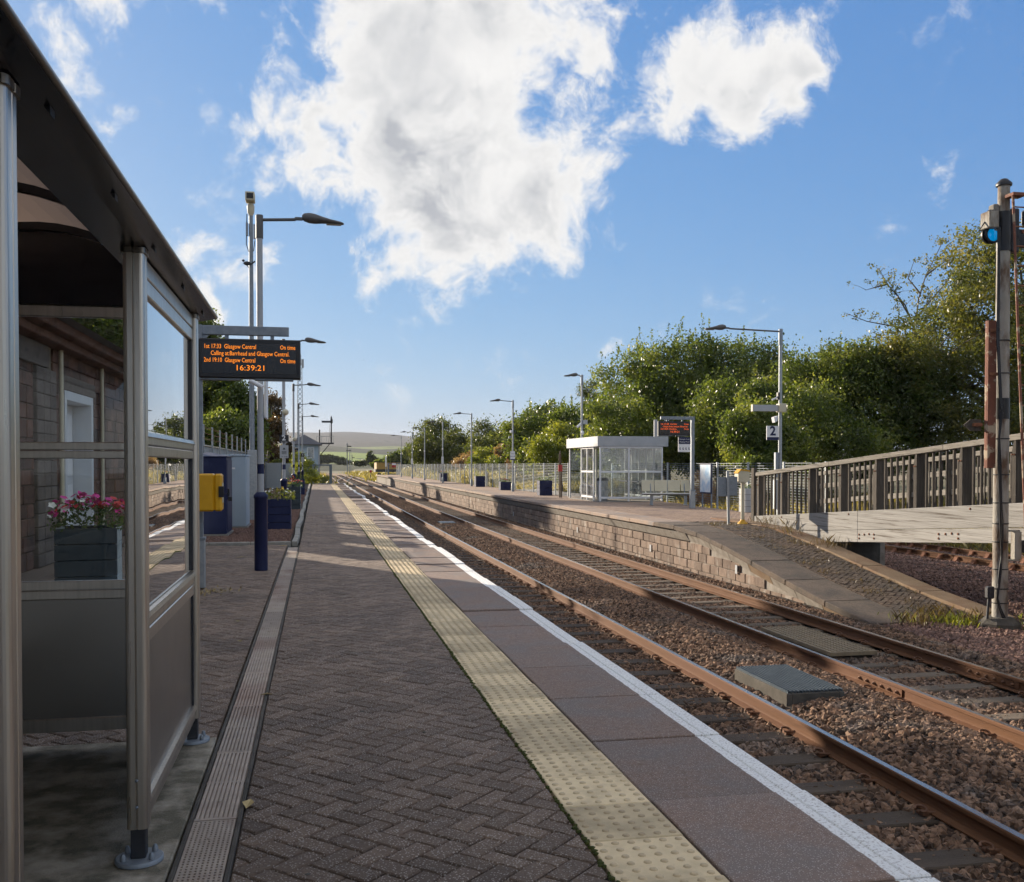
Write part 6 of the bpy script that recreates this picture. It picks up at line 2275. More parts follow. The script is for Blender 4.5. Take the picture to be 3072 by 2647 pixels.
# ================================================================== trees and bushes
# name, label, leaf material, leaves, leaf length, crown ellipsoids (x, y, z, rx, ry, rz), shoots, trunk, clump radius, density, group
TREES = [
    ('sallow_bush', 'big olive-green sallow rising behind the far shelter', 'leaf_sallow', 78000, 0.2, [(20.74, 62.52, 6.03, 2.6, 2.43, 3.02), (22.86, 59.23, 6.9, 2.94, 2.75, 2.78), (17.53, 55.61, 3.56, 2.1, 1.96, 2.27), (21.97, 59.82, 3.74, 3.42, 3.2, 2.69), (23.61, 57.23, 4.48, 2.42, 2.26, 3.02), (17.73, 58.26, 2.63, 1.76, 1.64, 1.51)], 60, True, 0.75, 1.0, 'trees and bushes beyond the far platform'),
    ('sallow_bush', 'dark green sallow between the departure board and the long-armed lamp', 'leaf_sallow', 64000, 0.2, [(26.08, 58.36, 6.88, 2.71, 2.53, 2.44), (23.06, 52.48, 3.87, 2.43, 2.27, 2.59), (26.58, 54.7, 5.98, 2.13, 1.99, 2.51), (23.04, 55.83, 2.8, 2.36, 2.21, 1.9), (25.6, 50.62, 3.81, 1.98, 1.85, 2.33), (25.8, 54.38, 2.39, 2.54, 1.8, 1.45)], 50, True, 0.75, 1.0, 'trees and bushes beyond the far platform'),
    ('sallow_bush', 'bright leafy sallow in front of the dark one, under the number 2 sign', 'leaf_sallow', 30000, 0.15, [(21.42, 44.81, 4.68, 0.96, 0.9, 1.03), (18.96, 40.3, 3.04, 1.25, 1.17, 1.23), (19.69, 39.85, 2.3, 1.4, 1.31, 1.07), (19.51, 42.87, 2.51, 1.0, 0.93, 1.14), (18.75, 38.87, 1.57, 1.21, 0.74, 0.59)], 0, True, 0.75, 1.0, 'trees and bushes beyond the far platform'),
    ('sallow_bush', 'broad sallow to the right of the long-armed lamp post', 'leaf_sallow', 90000, 0.165, [(26.33, 47.94, 5.29, 2.27, 2.12, 2.04), (22.83, 43.11, 3.48, 1.69, 1.58, 1.83), (26.31, 44.93, 4.58, 1.96, 1.83, 2.27), (30.18, 48.16, 4.47, 2.12, 1.98, 2.64), (23.69, 41.58, 2.5, 2.14, 1.8, 1.45), (28.0, 44.67, 2.25, 2.32, 1.74, 1.4), (24.16, 46.7, 5.17, 1.46, 1.37, 1.79), (29.02, 44.01, 5.05, 1.59, 1.49, 2.08), (24.7, 45.94, 1.92, 1.99, 1.32, 1.06), (27.25, 44.68, 6.07, 1.69, 1.58, 1.48), (26.38, 45.7, 6.32, 1.45, 1.35, 1.24)], 50, True, 0.75, 1.0, 'trees and bushes beyond the far platform'),
    ('sycamore_tree', 'large sycamore filling the right edge behind the signal', 'leaf_syc', 105000, 0.17, [(35.22, 46.89, 12.29, 2.1, 1.96, 2.06), (35.29, 44.43, 10.78, 2.37, 2.21, 2.5), (31.72, 43.95, 9.41, 1.96, 1.83, 1.57), (33.02, 47.12, 7.82, 2.48, 2.31, 1.87), (32.65, 42.92, 7.32, 2.63, 2.46, 2.41), (37.76, 45.95, 6.73, 2.85, 2.66, 3.72), (30.5, 45.68, 6.22, 1.84, 1.72, 1.62), (31.29, 43.05, 4.85, 2.8, 2.55, 2.06), (30.59, 44.95, 3.79, 2.54, 2.2, 1.78), (31.94, 41.46, 3.17, 2.72, 2.27, 1.83), (35.5, 42.45, 2.57, 2.64, 2.47, 2.07), (31.98, 44.48, 2.26, 2.71, 1.76, 1.42), (28.17, 42.75, 7.35, 1.63, 1.52, 1.43), (32.44, 46.59, 9.32, 1.32, 1.23, 1.29), (28.49, 44.9, 6.45, 1.62, 1.51, 1.41)], 0, True, 0.7, 0.8, 'trees and bushes beyond the far platform'),
    ('ash_tree', 'small grey-green tree behind the far shelter lamp post', 'leaf_dark', 9000, 0.2, [(26.89, 95.87, 8.39, 1.08, 1.01, 1.76), (25.31, 90.82, 6.11, 1.36, 1.27, 1.67), (26.02, 89.86, 6.39, 1.01, 0.95, 1.66)], 0, True, 0.5, 0.6, 'trees and bushes beyond the far platform'),
    ('willow_bush', 'feathery green bushes left of the far shelter', 'leaf_sallow', 46000, 0.22, [(18.69, 79.37, 4.67, 2.21, 2.07, 1.74), (16.06, 74.98, 3.71, 1.67, 1.56, 1.64), (19.06, 74.14, 4.22, 1.66, 1.55, 1.63), (16.52, 79.76, 2.19, 1.77, 1.66, 1.45), (17.03, 72.31, 2.13, 2.15, 1.64, 1.32), (20.25, 77.68, 2.18, 1.74, 1.63, 1.43)], 60, True, 0.75, 1.0, 'trees and bushes beyond the far platform'),
    ('willow_bush', 'bright green bush just left of the far shelter', 'leaf_bright', 16000, 0.18, [(17.35, 69.45, 3.32, 1.55, 1.42, 1.14), (15.69, 65.61, 2.19, 1.47, 1.34, 1.08), (16.91, 64.87, 2.07, 1.21, 1.13, 1.07)], 0, True, 0.75, 1.0, 'trees and bushes beyond the far platform'),
    ('round_tree', 'round brown-green tree halfway down the far platform', 'leaf_dark', 16000, 0.24, [(19.55, 114.09, 4.83, 1.85, 1.72, 1.89), (20.05, 107.78, 3.91, 1.59, 1.49, 1.56), (17.59, 106.58, 3.15, 1.57, 1.46, 1.54), (20.92, 114.66, 2.68, 1.69, 1.58, 1.66)], 0, True, 0.75, 1.0, 'trees and bushes beyond the far platform'),
    ('dark_tree', 'dark leafy tree overhanging the far end of the mesh fence', 'leaf_dark', 30000, 0.26, [(15.95, 128.97, 5.23, 2.91, 2.72, 2.3), (13.2, 121.84, 3.57, 1.99, 1.86, 1.95), (16.76, 120.48, 3.56, 2.2, 2.06, 1.94), (15.58, 129.61, 2.38, 3.54, 2.29, 1.85), (17.36, 117.5, 2.3, 1.29, 1.21, 1.27)], 0, True, 0.75, 1.0, 'trees and bushes beyond the far platform'),
    ('yellow_bush', 'yellow-green bush among pink willowherb beyond the fence', 'leaf_bright', 9000, 0.18, [(14.86, 87.3, 2.1, 1.28, 1.09, 0.88), (14.76, 82.48, 1.59, 0.97, 0.74, 0.6), (13.18, 81.56, 1.58, 0.9, 0.73, 0.59)], 0, False, 0.75, 1.0, 'trees and bushes beyond the far platform'),
    ('willowherb_patch', 'pink seeding willowherb left of the yellow bush', 'leaf_pink', 5000, 0.16, [(14.08, 94.25, 1.82, 1.1, 0.84, 0.68), (14.08, 89.04, 2.02, 0.72, 0.67, 0.64)], 0, False, 0.75, 1.0, 'trees and bushes beyond the far platform'),
    ('willowherb_patch', 'pink seeding willowherb right of the yellow bush', 'leaf_pink', 6000, 0.16, [(16.08, 83.33, 1.99, 0.86, 0.81, 0.79), (14.78, 78.73, 2.72, 0.64, 0.56, 0.46), (15.85, 77.85, 1.63, 0.86, 0.7, 0.57)], 0, False, 0.75, 1.0, 'trees and bushes beyond the far platform'),
    ('willowherb_patch', 'reddish willowherb by the poster board', 'leaf_pink', 3500, 0.09, [(14.95, 36.71, 0.77, 0.42, 0.4, 0.48), (14.39, 34.68, 0.46, 0.47, 0.44, 0.39), (13.77, 34.29, 0.33, 0.33, 0.31, 0.32)], 0, False, 0.2, 1.0, 'trees and bushes beyond the far platform'),
    ('far_wood', 'green trees beyond the far end of the far platform', 'leaf_sallow', 16000, 0.5, [(20.23, 230.0, 3.29, 2.5, 2.33, 1.96), (17.52, 230.0, 2.51, 2.16, 1.82, 1.47), (22.57, 230.0, 3.84, 2.5, 2.34, 2.29), (15.21, 230.0, 2.04, 1.99, 1.21, 0.98), (13.67, 230.0, 1.81, 1.66, 0.91, 0.73)], 0, True, 0.75, 1.0, 'trees and bushes beyond the far platform'),
    ('far_wood', 'dark conifer and scrub at the bend of the line', 'leaf_dark', 8000, 0.7, [(20.31, 380.0, 4.44, 1.23, 1.15, 2.14), (21.32, 380.0, 3.16, 2.19, 1.66, 1.34), (18.15, 380.0, 2.26, 1.91, 1.16, 0.94), (15.63, 380.0, 2.01, 2.18, 0.99, 0.8)], 0, True, 0.75, 1.0, 'trees and bushes beyond the far platform'),
    ('far_wood', 'hazy wooded slope left of the distant signal', 'leaf_dark', 14000, 1.2, [(7.13, 620.0, 5.42, 6.63, 2.69, 2.17), (12.21, 620.0, 4.19, 6.64, 2.42, 1.96), (2.06, 620.0, 4.59, 6.62, 3.22, 2.6), (17.31, 620.0, 2.95, 5.77, 1.62, 1.31), (-2.99, 620.0, 4.18, 6.61, 3.21, 2.59)], 0, True, 0.75, 1.0, 'trees and bushes beyond the far platform'),
    ('broad_tree', 'broad green tree behind the metal fence on the left', 'leaf_sallow', 66000, 0.24, [(-6.46, 68.78, 6.09, 1.68, 1.57, 1.88), (-7.22, 65.16, 8.79, 1.36, 1.27, 2.22), (-4.84, 64.47, 4.87, 1.35, 1.27, 1.55), (-7.69, 69.1, 4.75, 2.16, 2.02, 2.59), (-5.15, 59.65, 2.96, 2.29, 1.77, 1.43), (-3.6, 64.09, 4.03, 0.81, 0.76, 0.99)], 0, True, 0.85, 0.8, 'trees behind the near platform'),
    ('copper_tree', 'copper-brown tree beside the second lamp post', 'leaf_copper', 20000, 0.24, [(-4.43, 102.12, 7.05, 1.15, 1.08, 1.76), (-4.43, 91.85, 4.37, 1.42, 1.33, 1.43), (-3.51, 90.82, 4.64, 0.83, 0.78, 0.94), (-5.04, 97.71, 2.62, 1.72, 1.46, 1.18)], 0, True, 0.5, 0.7, 'trees behind the near platform'),
    ('yellow_bush', 'bright yellow-green bush behind the platform end gate', 'leaf_bright', 11000, 0.12, [(-1.03, 83.33, 1.09, 0.95, 0.88, 0.99), (-1.4, 78.73, 1.76, 0.56, 0.52, 0.82), (-0.51, 77.85, 0.6, 0.72, 0.67, 0.6), (0.27, 83.75, 0.25, 0.89, 0.51, 0.41)], 0, False, 0.35, 1.0, 'trees behind the near platform'),
    ('garden_tree', 'green tree above the station roof seen through the shelter', 'leaf_sallow', 16000, 0.16, [(-7.59, 37.51, 6.33, 0.89, 0.84, 0.69), (-6.55, 35.54, 5.87, 0.61, 0.57, 0.72), (-7.64, 35.16, 6.35, 0.48, 0.45, 0.47), (-6.27, 37.69, 5.67, 0.78, 0.73, 1.02)], 0, True, 0.45, 0.8, 'trees behind the near platform'),
    ('scrub_bush', 'yellowing scrub behind the stone wall', 'leaf_bright', 7000, 0.2, [(-3.05, 99.21, 1.83, 0.77, 0.72, 0.69), (-3.48, 93.72, 1.5, 0.73, 0.56, 0.45), (-2.4, 92.68, 1.35, 0.52, 0.49, 0.45)], 0, False, 0.4, 1.0, 'trees behind the near platform'),
    ('scrub_bush', 'dry brown scrub at the left of the signal box', 'leaf_copper', 6000, 0.2, [(-2.38, 94.25, 1.81, 0.47, 0.44, 1.31), (-2.45, 89.04, 2.53, 0.38, 0.35, 0.93)], 0, False, 0.4, 1.0, 'trees behind the near platform')]


def sample_crown(blobs, n, clump, sparse):
    vol = np.array([b[3] * b[4] * b[5] for b in blobs]) ** 0.72
    vol /= vol.sum()
    nc = max(12, int(n / (110 if n > 25000 else 55) * sparse + 6)) if sparse >= 0.5 else int(n / 22)
    who = rng.choice(len(blobs), nc, p=vol)
    B = np.array(blobs)[who]
    d = rng.normal(size=(nc, 3))
    d /= np.linalg.norm(d, axis=1)[:, None]
    r = rng.uniform(0.25, 1.0, (nc, 1)) ** 0.45
    r *= 1 + 0.10 * np.sin(d[:, :1] * 9 + d[:, 2:] * 7)
    Cc = B[:, :3] + d * r * B[:, 3:]
    cw = rng.uniform(0.5, 1.5, nc)
    cw /= cw.sum()
    k = rng.choice(nc, n, p=cw)
    size = np.minimum(clump, B[:, 3:].min(1) * 0.45)[k][:, None] * rng.uniform(0.6, 1.2, (n, 1))
    off = rng.normal(size=(n, 3)) * size * np.array([0.62, 0.62, 0.45])
    P = Cc[k] + off
    cr = rng.uniform(0, 1, nc)
    rnd = np.clip(0.62 * cr[k] + 0.38 * rng.uniform(0, 1, n), 0, 1)
    return P, Cc, rnd


def build_tree(name, label, mat, n, L_, blobs, shoots, trunk, clump, sparse, group):
    B = np.array(blobs)
    base = np.array([B[:, 0].mean(), B[:, 1].mean()])
    if trunk:
        w = np.argmax(B[:, 2] * 0 + B[:, 3] * B[:, 5])
        base = np.array([B[w, 0], B[w, 1]])
    gz = float(ground_height(np.array([base[0]]), np.array([base[1]]))[0])
    if base[1] > 500:
        gz = float(B[:, 2].min() - B[:, 5].max())
    t = empty(name, (base[0], base[1], gz))
    tag(t, label, 'tree' if 'tree' in name or 'wood' in name else 'bush', group)
    P, Cc, rnd = sample_crown(blobs, n, clump, sparse)
    P[:, 2] = np.maximum(P[:, 2], gz + 0.05)
    axis = None
    if shoots:
        top = []
        order = np.argsort(-Cc[:, 2])[: max(10, len(Cc) // 3)]
        for _ in range(shoots):
            c = Cc[rng.choice(order)]
            h = rng.uniform(0.8, 1.9) * (B[:, 5].mean() / 2.4)
            m = 34
            s = np.linspace(0, 1, m)[:, None]
            lean = rng.normal(size=3) * 0.16
            top.append(c + np.array([0, 0, 1.0]) * s * h + lean * s * h + rng.normal(size=(m, 3)) * 0.05 * (1.4 - s) * L_ / 0.15)
        P = np.concatenate([P] + top)
        rnd = np.concatenate([rnd, rng.uniform(0.3, 0.9, len(P) - len(rnd))])
    P = P - np.array([base[0], base[1], gz])
    me = leaf_cloud('crown', P, L_, L_ * 0.52, up=0.35, rnd=rnd)
    link('crown', me, mat, t)
    if trunk:
        b = MB()
        w = np.argmax(B[:, 3] * B[:, 5])
        hub = Vector((0, 0, max(0.6, (B[w, 2] - gz) * 0.5 if sparse >= 0.5 else (B[:, 2].min() - gz) * 0.72)))
        r0 = (0.05 + 0.022 * float((B[:, 2] + B[:, 5]).max() - gz)) * (0.45 if sparse < 0.5 else 1.0)
        b.tube([(0, 0, -0.2), (0.08, 0.05, hub.z * 0.5), hub], [r0 * 1.25, r0, r0 * 0.75], n=8)
        for q in blobs:
            tip = Vector((q[0] - base[0], q[1] - base[1], q[2] - gz + q[5] * 0.35))
            mid = hub.lerp(tip, 0.5) + Vector((random.uniform(-.3, .3), random.uniform(-.3, .3), 0.25))
            b.tube([hub - Vector((0, 0, hub.z * 0.25)), mid, tip], [r0 * 0.55, r0 * 0.33, r0 * 0.10], n=6)
            for _ in range(10 if sparse < 0.7 else 4):
                j = random.random()
                st = mid.lerp(tip, j)
                d = Vector((random.gauss(0, 1) * q[3], random.gauss(0, 1) * q[4], random.uniform(-0.2, 1.0) * q[5])) * 0.62
                b.tube([st, st + d * 0.5 + Vector((0, 0, 0.08)), st + d], [r0 * 0.13, r0 * 0.08, r0 * 0.03], n=4)
        b.build('trunk', 'bark', t)
    return t


for T_ in TREES:
    build_tree(*T_)


# the thin sycamore: swept branches with tufts of leaves along their outer parts
THIN = [[(34.35, 51.0, 4.39), (34.28, 51.0, 6.43), (34.19, 51.0, 8.13), (33.65, 51.0, 9.31)],
        [(33.65, 51.0, 9.31), (32.88, 50.71, 10.59), (31.58, 50.42, 11.67), (30.84, 50.13, 12.5)],
        [(33.65, 51.0, 9.31), (32.03, 50.82, 9.41), (30.44, 50.63, 9.59), (28.96, 50.45, 10.01)],
        [(33.74, 51.0, 9.48), (34.03, 51.17, 11.04), (34.6, 51.34, 12.45), (35.66, 51.51, 14.24), (35.96, 51.67, 14.81)],
        [(33.83, 51.0, 9.99), (34.81, 51.06, 11.05), (35.98, 51.12, 12.29), (36.21, 51.17, 12.82)],
        [(33.26, 51.0, 10.14), (32.45, 50.62, 10.9), (31.93, 50.24, 11.32)],
        [(34.19, 51.0, 8.13), (35.13, 50.95, 9.51), (35.85, 50.91, 11.06), (36.95, 50.86, 11.94)],
        [(33.94, 51.0, 8.81), (32.7, 50.98, 8.77), (31.01, 50.96, 8.73)],
        [(34.38, 51.0, 12.38), (34.91, 50.68, 12.85), (35.72, 50.36, 13.49)],
        [(34.01, 51.0, 11.35), (33.39, 51.22, 12.22), (33.9, 51.44, 13.3)],
        [(31.94, 51.0, 11.79), (30.98, 50.64, 11.52), (30.12, 50.28, 11.26)],
        [(35.16, 51.0, 9.52), (34.32, 50.9, 10.5), (34.43, 50.8, 11.5)]]
ts_ = empty('sycamore_tree', (THIN[0][0][0], THIN[0][0][1], -0.3))
tag(ts_, 'thin sycamore with sparse upswept branches against the sky', 'tree', 'trees and bushes beyond the far platform')
b = MB()
lv = []
o0 = np.array([THIN[0][0][0], THIN[0][0][1], -0.3])
for k, br in enumerate(THIN):
    pts = [Vector(np.array(p) - o0) for p in br]
    if k == 0:
        b.tube([Vector((0.1, 0, 0))] + pts, [0.16, 0.13, 0.12, 0.10, 0.08], n=7)
        continue
    n_ = len(pts)
    b.tube(pts, [0.055 - 0.045 * i / (n_ - 1) for i in range(n_)], n=5)
    for i in range(n_ - 1):
        for _ in range(5):
            s_ = random.random()
            q = pts[i].lerp(pts[i + 1], s_)
            if i == 0 and s_ < 0.5:
                continue
            d = Vector((random.gauss(0, 0.30), random.gauss(0, 0.30), random.uniform(-0.05, 0.45)))
            b.tube([q, q + d * 0.5 + Vector((0, 0, 0.04)), q + d], [0.014, 0.010, 0.005], n=4)
            c_ = np.array(q + d)
            m_ = random.randint(10, 26)
            lv.append(c_ + rng.normal(size=(m_, 3)) * np.array([0.13, 0.13, 0.10]))
link('crown', leaf_cloud('crown', np.concatenate(lv), 0.15, 0.085, up=0.4), 'leaf_syc', ts_)
b.build('trunk', 'bark', ts_)


# ================================================================== grass and weeds
def grass(name, label, pts, h0, h1, mat, width=0.012, parent=None, lean=0.35):
    """tufts of tapering blades at pts (x, y, z)"""
    P = np.asarray(pts, dtype=np.float64)
    n = len(P)
    h = rng.uniform(h0, h1, (n, 1))
    a = rng.uniform(0, 2 * np.pi, n)
    side = np.stack([np.cos(a), np.sin(a), np.zeros(n)], -1) * width
    ln = rng.normal(size=(n, 3)) * lean * h
    ln[:, 2] = 0
    V = np.stack([P - side, P + side, P + side * 0.5 + np.array([0, 0, 1]) * h * 0.6 + ln * 0.4, P + np.array([0, 0, 1]) * h + ln], 1).reshape(-1, 3)
    F = np.arange(4 * n).reshape(n, 4)
    o = link(name, np_mesh(name, V, F, rnd=rng.uniform(0, 1, n)), mat, parent)
    tag(o, label, 'grass', kind='stuff')
    return o


def scatter(x0, x1, y0, y1, n, zf, tuft=0.25, per=14):
    m = max(1, n // per)
    C_ = np.stack([rng.uniform(x0, x1, m), rng.uniform(0, 1, m) ** 1.35 * (y1 - y0) + y0], -1)
    k = rng.integers(0, m, n)
    P = C_[k] + rng.normal(size=(n, 2)) * tuft
    return np.stack([P[:, 0], P[:, 1], zf(P[:, 0], P[:, 1])], -1)


gh = lambda x, y: ground_height(x, y) - 0.02
grass('tall_grass', 'tall dry grass between the mesh fence and the bushes', np.concatenate([scatter(14.2, 16.2, 38, 60, 6000, gh), scatter(19.4, 26, 18, 140, 26000, gh, 0.5), scatter(12.0, 16.0, 46, 150, 9000, gh, 0.4)]), 0.25, 0.95, 'grass_dry', 0.02)
grass('tall_grass', 'pale dry grass around the tracks in the distance', np.concatenate([scatter(9.5, 40, 150, 330, 16000, gh, 1.2), scatter(-30, 1.0, 95, 300, 9000, gh, 1.2)]), 0.4, 1.3, 'grass_dry', 0.08)
grass('green_grass', 'short green grass beside the siding under the ramp', scatter(18.9, 22, 14, 36, 9000, gh, 0.35), 0.08, 0.22, 'leaf_bright', 0.012)
sem = np.concatenate([scatter(9.6, 10.1, 13.5, 14.2, 420, lambda x, y: x * 0 - 1.0, 0.12), scatter(10.6, 11.6, 12.8, 14.0, 500, lambda x, y: x * 0 - 1.04, 0.2), scatter(9.0, 10.6, 13.9, 14.5, 260, lambda x, y: x * 0 - 0.98, 0.15)])
grass('green_grass', 'bright tufts of grass at the semaphore foot', sem, 0.03, 0.14, 'leaf_bright', 0.006)
wz = lambda x, y: np.array([far_z(0, q) for q in y])
weeds = scatter(9.4, 10.5, 14.2, 23.5, 1500, wz, 0.10, per=26)
grass('weeds', 'dry brown weeds growing between the ramp pavers', weeds, 0.01, 0.06, 'weed_dry', 0.006)
tall = np.concatenate([scatter(8.9, 10.6, 13.6, 14.6, 320, lambda x, y: x * 0 - 1.0, 0.10, 20), scatter(10.4, 11.1, 19.0, 23.0, 260, wz, 0.10, 14)])
grass('weeds', 'thin dry weeds at the foot of the ramp', tall, 0.06, 0.26, 'weed_dry', 0.003)
# fallen leaves and litter of the near paving
for (x, y, s, lab) in ((-0.33, 6.55, 0.05, 'yellow leaf lying on the drain edge near the shelter'), (-0.30, 4.45, 0.06, 'pale curled leaf beside the drain cover'), (-0.75, 9.7, 0.07, 'dry leaf on the pavers left of the drain'),
                       (-0.65, 8.6, 0.05, 'straw-coloured leaf just left of the drain'), (-0.62, 18.6, 0.10, 'pale leaf near the kerb corner'), (-1.2, 16.4, 0.11, 'large dry leaf on the pavers near the navy lamp base')):
    o = MB().add([(-s, 0, 0.004), (-s * 0.2, -s * 0.45, 0.014), (s, 0.0, 0.006), (-s * 0.1, s * 0.45, 0.016)], [(0, 1, 2), (0, 2, 3)]).build('fallen_leaf', 'leaf_dry', None, (x, y, 0.002), (0, 0, random.uniform(0, 6)))
    tag(o, lab, 'leaf', 'fallen leaves on the near platform')
gr_ = np.stack([rng.normal(-1.25, 0.16, 150), rng.normal(12.1, 0.18, 150), np.full(150, 0.004)], -1)
lo = leaf_cloud('leaf_litter', gr_, 0.045, 0.02, up=0.9)
tag(link('leaf_litter', lo, 'leaf_dry'), 'small heap of dry leaf litter at the board post', 'litter', kind='stuff')

# ================================================================== left side fence and walls
fe = empty('metal_fence', (-4.0, 24.0, 0))
tag(fe, 'grey sheet metal fence with wire-topped posts behind the cabinets', 'fence')
yv = 24.0
while yv < 62:
    MB().box(-0.03, 0.03, 0.01, 2.94, -0.1, 2.17, 0.004).build('sheet', 'galv', fe, (0, yv - 24.0, 0))
    MB().box(-0.09, 0.09, 0.0, 2.96, 2.171, 2.22, 0.008).build('coping', 'paint_cream', fe, (0, yv - 24.0, 0))
    MB().box(0.031, 0.09, -0.05, 0.05, 0.0, 2.92, 0.004).build('post', 'galv', fe, (0.06, yv - 24.0, 0))
    for zz in (2.45, 2.65, 2.85):
        MB().tube([(0.12, 0.05, zz), (0.12, 1.5, zz - 0.04), (0.12, 2.95, zz)], 0.010, n=4).build('wire', 'rust', fe, (0, yv - 24.0, 0))
    yv += 2.97
sw = empty('stone_wall', (-3.75, 62.2, 0))
tag(sw, 'low dark rubble stone wall beyond the metal fence', 'wall')
MB().box(-0.2, 0.16, 0, 34, -0.3, 1.38).build('core', 'mortar_dark', sw)
zc = 0.0
nst = 0
big = MB()
while zc < 1.35:
    yy = -0.01 + random.uniform(-0.2, 0)
    while yy < 33.6:
        w = random.uniform(0.28, 0.55)
        pr = random.gauss(0, 0.01)
        if nst < 280:
            MB().box(0.10, 0.19 + pr, 0.01, w - 0.01, 0.008, 0.205, 0.02).build('stone', 'stone_wall', sw, (0, max(0, yy), zc), fix=False)
        else:
            big.cur_r = random.random()
            big.box(0.10, 0.19 + pr, max(0, yy) + 0.01, yy + w - 0.01, zc + 0.008, zc + 0.205)
        nst += 1
        yy += w
    zc += 0.215
if big.v:
    o = big.build('stones_beyond', 'stone_wall', sw, fix=False)
    o['kind'] = 'stuff'
for i in range(28):
    MB().box(-0.25, 0.24, i * 1.2 + 0.01, i * 1.2 + 1.18, 1.40, 1.52, 0.03).build('cope_stone', 'moss' if i % 3 == 0 else 'stone_wall', sw)
for (yy, x_, lab) in ((63.0, -2.6, 'grey steel panel standing before the stone wall'), (88.0, -2.2, 'grey steel panel near the platform end')):
    g_ = empty('steel_panel', (x_, yy, 0))
    tag(g_, lab, 'panel')
    MB().box(-0.45, 0.45, -0.04, 0.04, 0.05, 1.62, 0.006).build('sheet', 'galv', g_)
    for sx in (-0.5, 0.5):
        MB().box(sx - 0.04, sx + 0.04, -0.05, 0.05, 0.0, 1.66, 0.006).build('post', 'galv_dark', g_)

# ================================================================== gates at the platform ends
def gate(loc, w, h, label, sign=None):
    t = empty('platform_gate', loc)
    tag(t, label, 'gate', 'gates at the platform ends')
    for x in (-w / 2, w / 2):
        MB().box(x - 0.11, x + 0.11, -0.08, 0.08, 0.0, h, 0.008).build('post', 'gate_grey', t)
    MB().box(-w / 2 + 0.111, w / 2 - 0.111, -0.03, 0.03, h - 0.12, h, 0.006).box(-w / 2 + 0.111, w / 2 - 0.111, -0.03, 0.03, 0.03, 0.13, 0.006).build('rail', 'gate_grey', t)
    b = MB()
    for k in range(16):
        x = -w / 2 + 0.10 + k * (w - 0.2) / 15
        b.box(x - 0.004, x + 0.004, -0.004, 0.004, 0.131, h - 0.121)
    b.build('mesh', 'gate_grey', t)
    for zz in (0.2, 0.75, 1.3):
        MB().box(-w / 2 + 0.072, -w / 2 + 0.14, -0.09, -0.031, zz, zz + 0.14, 0.006).build('hinge', 'black', t)
    if sign:
        s = MB().box(-0.28, 0.32, -0.10, -0.085, h * 0.62, h * 1.0, 0.004).build('warning_sign', 'paint_red', t)
        MB().box(-0.26, 0.30, -0.1045, -0.1005, h * 0.82, h * 0.98).build('sign_band', 'paint_white', s)
    return t


gate((0.42, 80.9, -0.12), 1.38, 1.66, 'steel mesh gate across the end of the near platform')
gate((11.2, 146.3, FZ), 1.6, 1.75, 'steel gate with a red warning sign at the far platform end', True)
MB().box(-3.6, 2.18, PLAT_END + 0.351, 83.0, -1.6, -0.13).build('platform_end_slab', 'concrete', plat)

# ================================================================== signal box, lattice mast, distant signals
sb = empty('signal_box', (-1.55, 131.0, -1.0))
tag(sb, 'pale grey signal box with a dark hipped slate roof', 'building')
MB().box(-1.75, 1.75, -2.2, 2.2, 0.0, 5.15, 0.01).build('wall', 'paint_cab', sb)
b = MB()
b.add([(-2.25, -2.7, 5.16), (2.25, -2.7, 5.16), (2.25, 2.7, 5.16), (-2.25, 2.7, 5.16), (0, -0.6, 6.42), (0, 0.6, 6.42),
       (-2.25, -2.7, 5.05), (2.25, -2.7, 5.05), (2.25, 2.7, 5.05), (-2.25, 2.7, 5.05)],
      [(0, 1, 4), (1, 2, 5, 4), (2, 3, 5), (3, 0, 4, 5), (6, 7, 8, 9), (0, 1, 7, 6), (1, 2, 8, 7), (2, 3, 9, 8), (3, 0, 6, 9)])
b.build('roof', 'slate', sb)
w_ = MB().box(0.35, 1.25, -2.26, -2.201, 3.35, 4.75, 0.006).build('window', 'paint_white', sb)
MB().box(0.44, 1.16, -2.275, -2.261, 3.45, 4.65).build('pane', 'glass_haze', w_)
w2 = MB().box(-1.45, -0.65, -2.26, -2.201, 3.35, 4.75, 0.006).build('window', 'paint_white', sb)
MB().box(-1.36, -0.74, -2.275, -2.261, 3.45, 4.65).build('pane', 'black_screen', w2)
for k in range(9):
    MB().box(-1.76, 1.76, -2.215, -2.2015, 0.3 + k * 0.32, 0.32 + k * 0.32).build('weatherboard', 'paint_grey', sb)
MB().tube([(1.85, -2.3, 0), (1.85, -2.3, 5.0)], 0.05, n=6).build('downpipe', 'paint_white', sb)

lm = empty('lattice_mast', (-2.9, 182.0, -1.0))
tag(lm, 'tall thin lattice radio mast behind the signal box', 'mast')
H_ = 21.5
b = MB()
cs = lambda z: 0.62 - 0.28 * z / H_
for (sx, sy) in ((-1, -1), (1, -1), (1, 1), (-1, 1)):
    b.tube([(sx * cs(0), sy * cs(0), 0), (sx * cs(H_), sy * cs(H_), H_)], 0.055, n=5)
b.build('leg', 'galv_dark', lm)
n_ = 26
for f_ in range(4):
    b = MB()
    for k in range(n_):
        za, zb = H_ * k / n_, H_ * (k + 1) / n_
        a, c = cs(za), cs(zb)
        q = [((-1, -1), (1, -1)), ((1, -1), (1, 1)), ((1, 1), (-1, 1)), ((-1, 1), (-1, -1))][f_]
        b.tube([(q[0][0] * a, q[0][1] * a, za), (q[1][0] * c, q[1][1] * c, zb)], 0.03, n=4)
        b.tube([(q[1][0] * a, q[1][1] * a, za), (q[0][0] * c, q[0][1] * c, zb)], 0.03, n=4)
    b.build('bracing', 'galv_dark', lm)
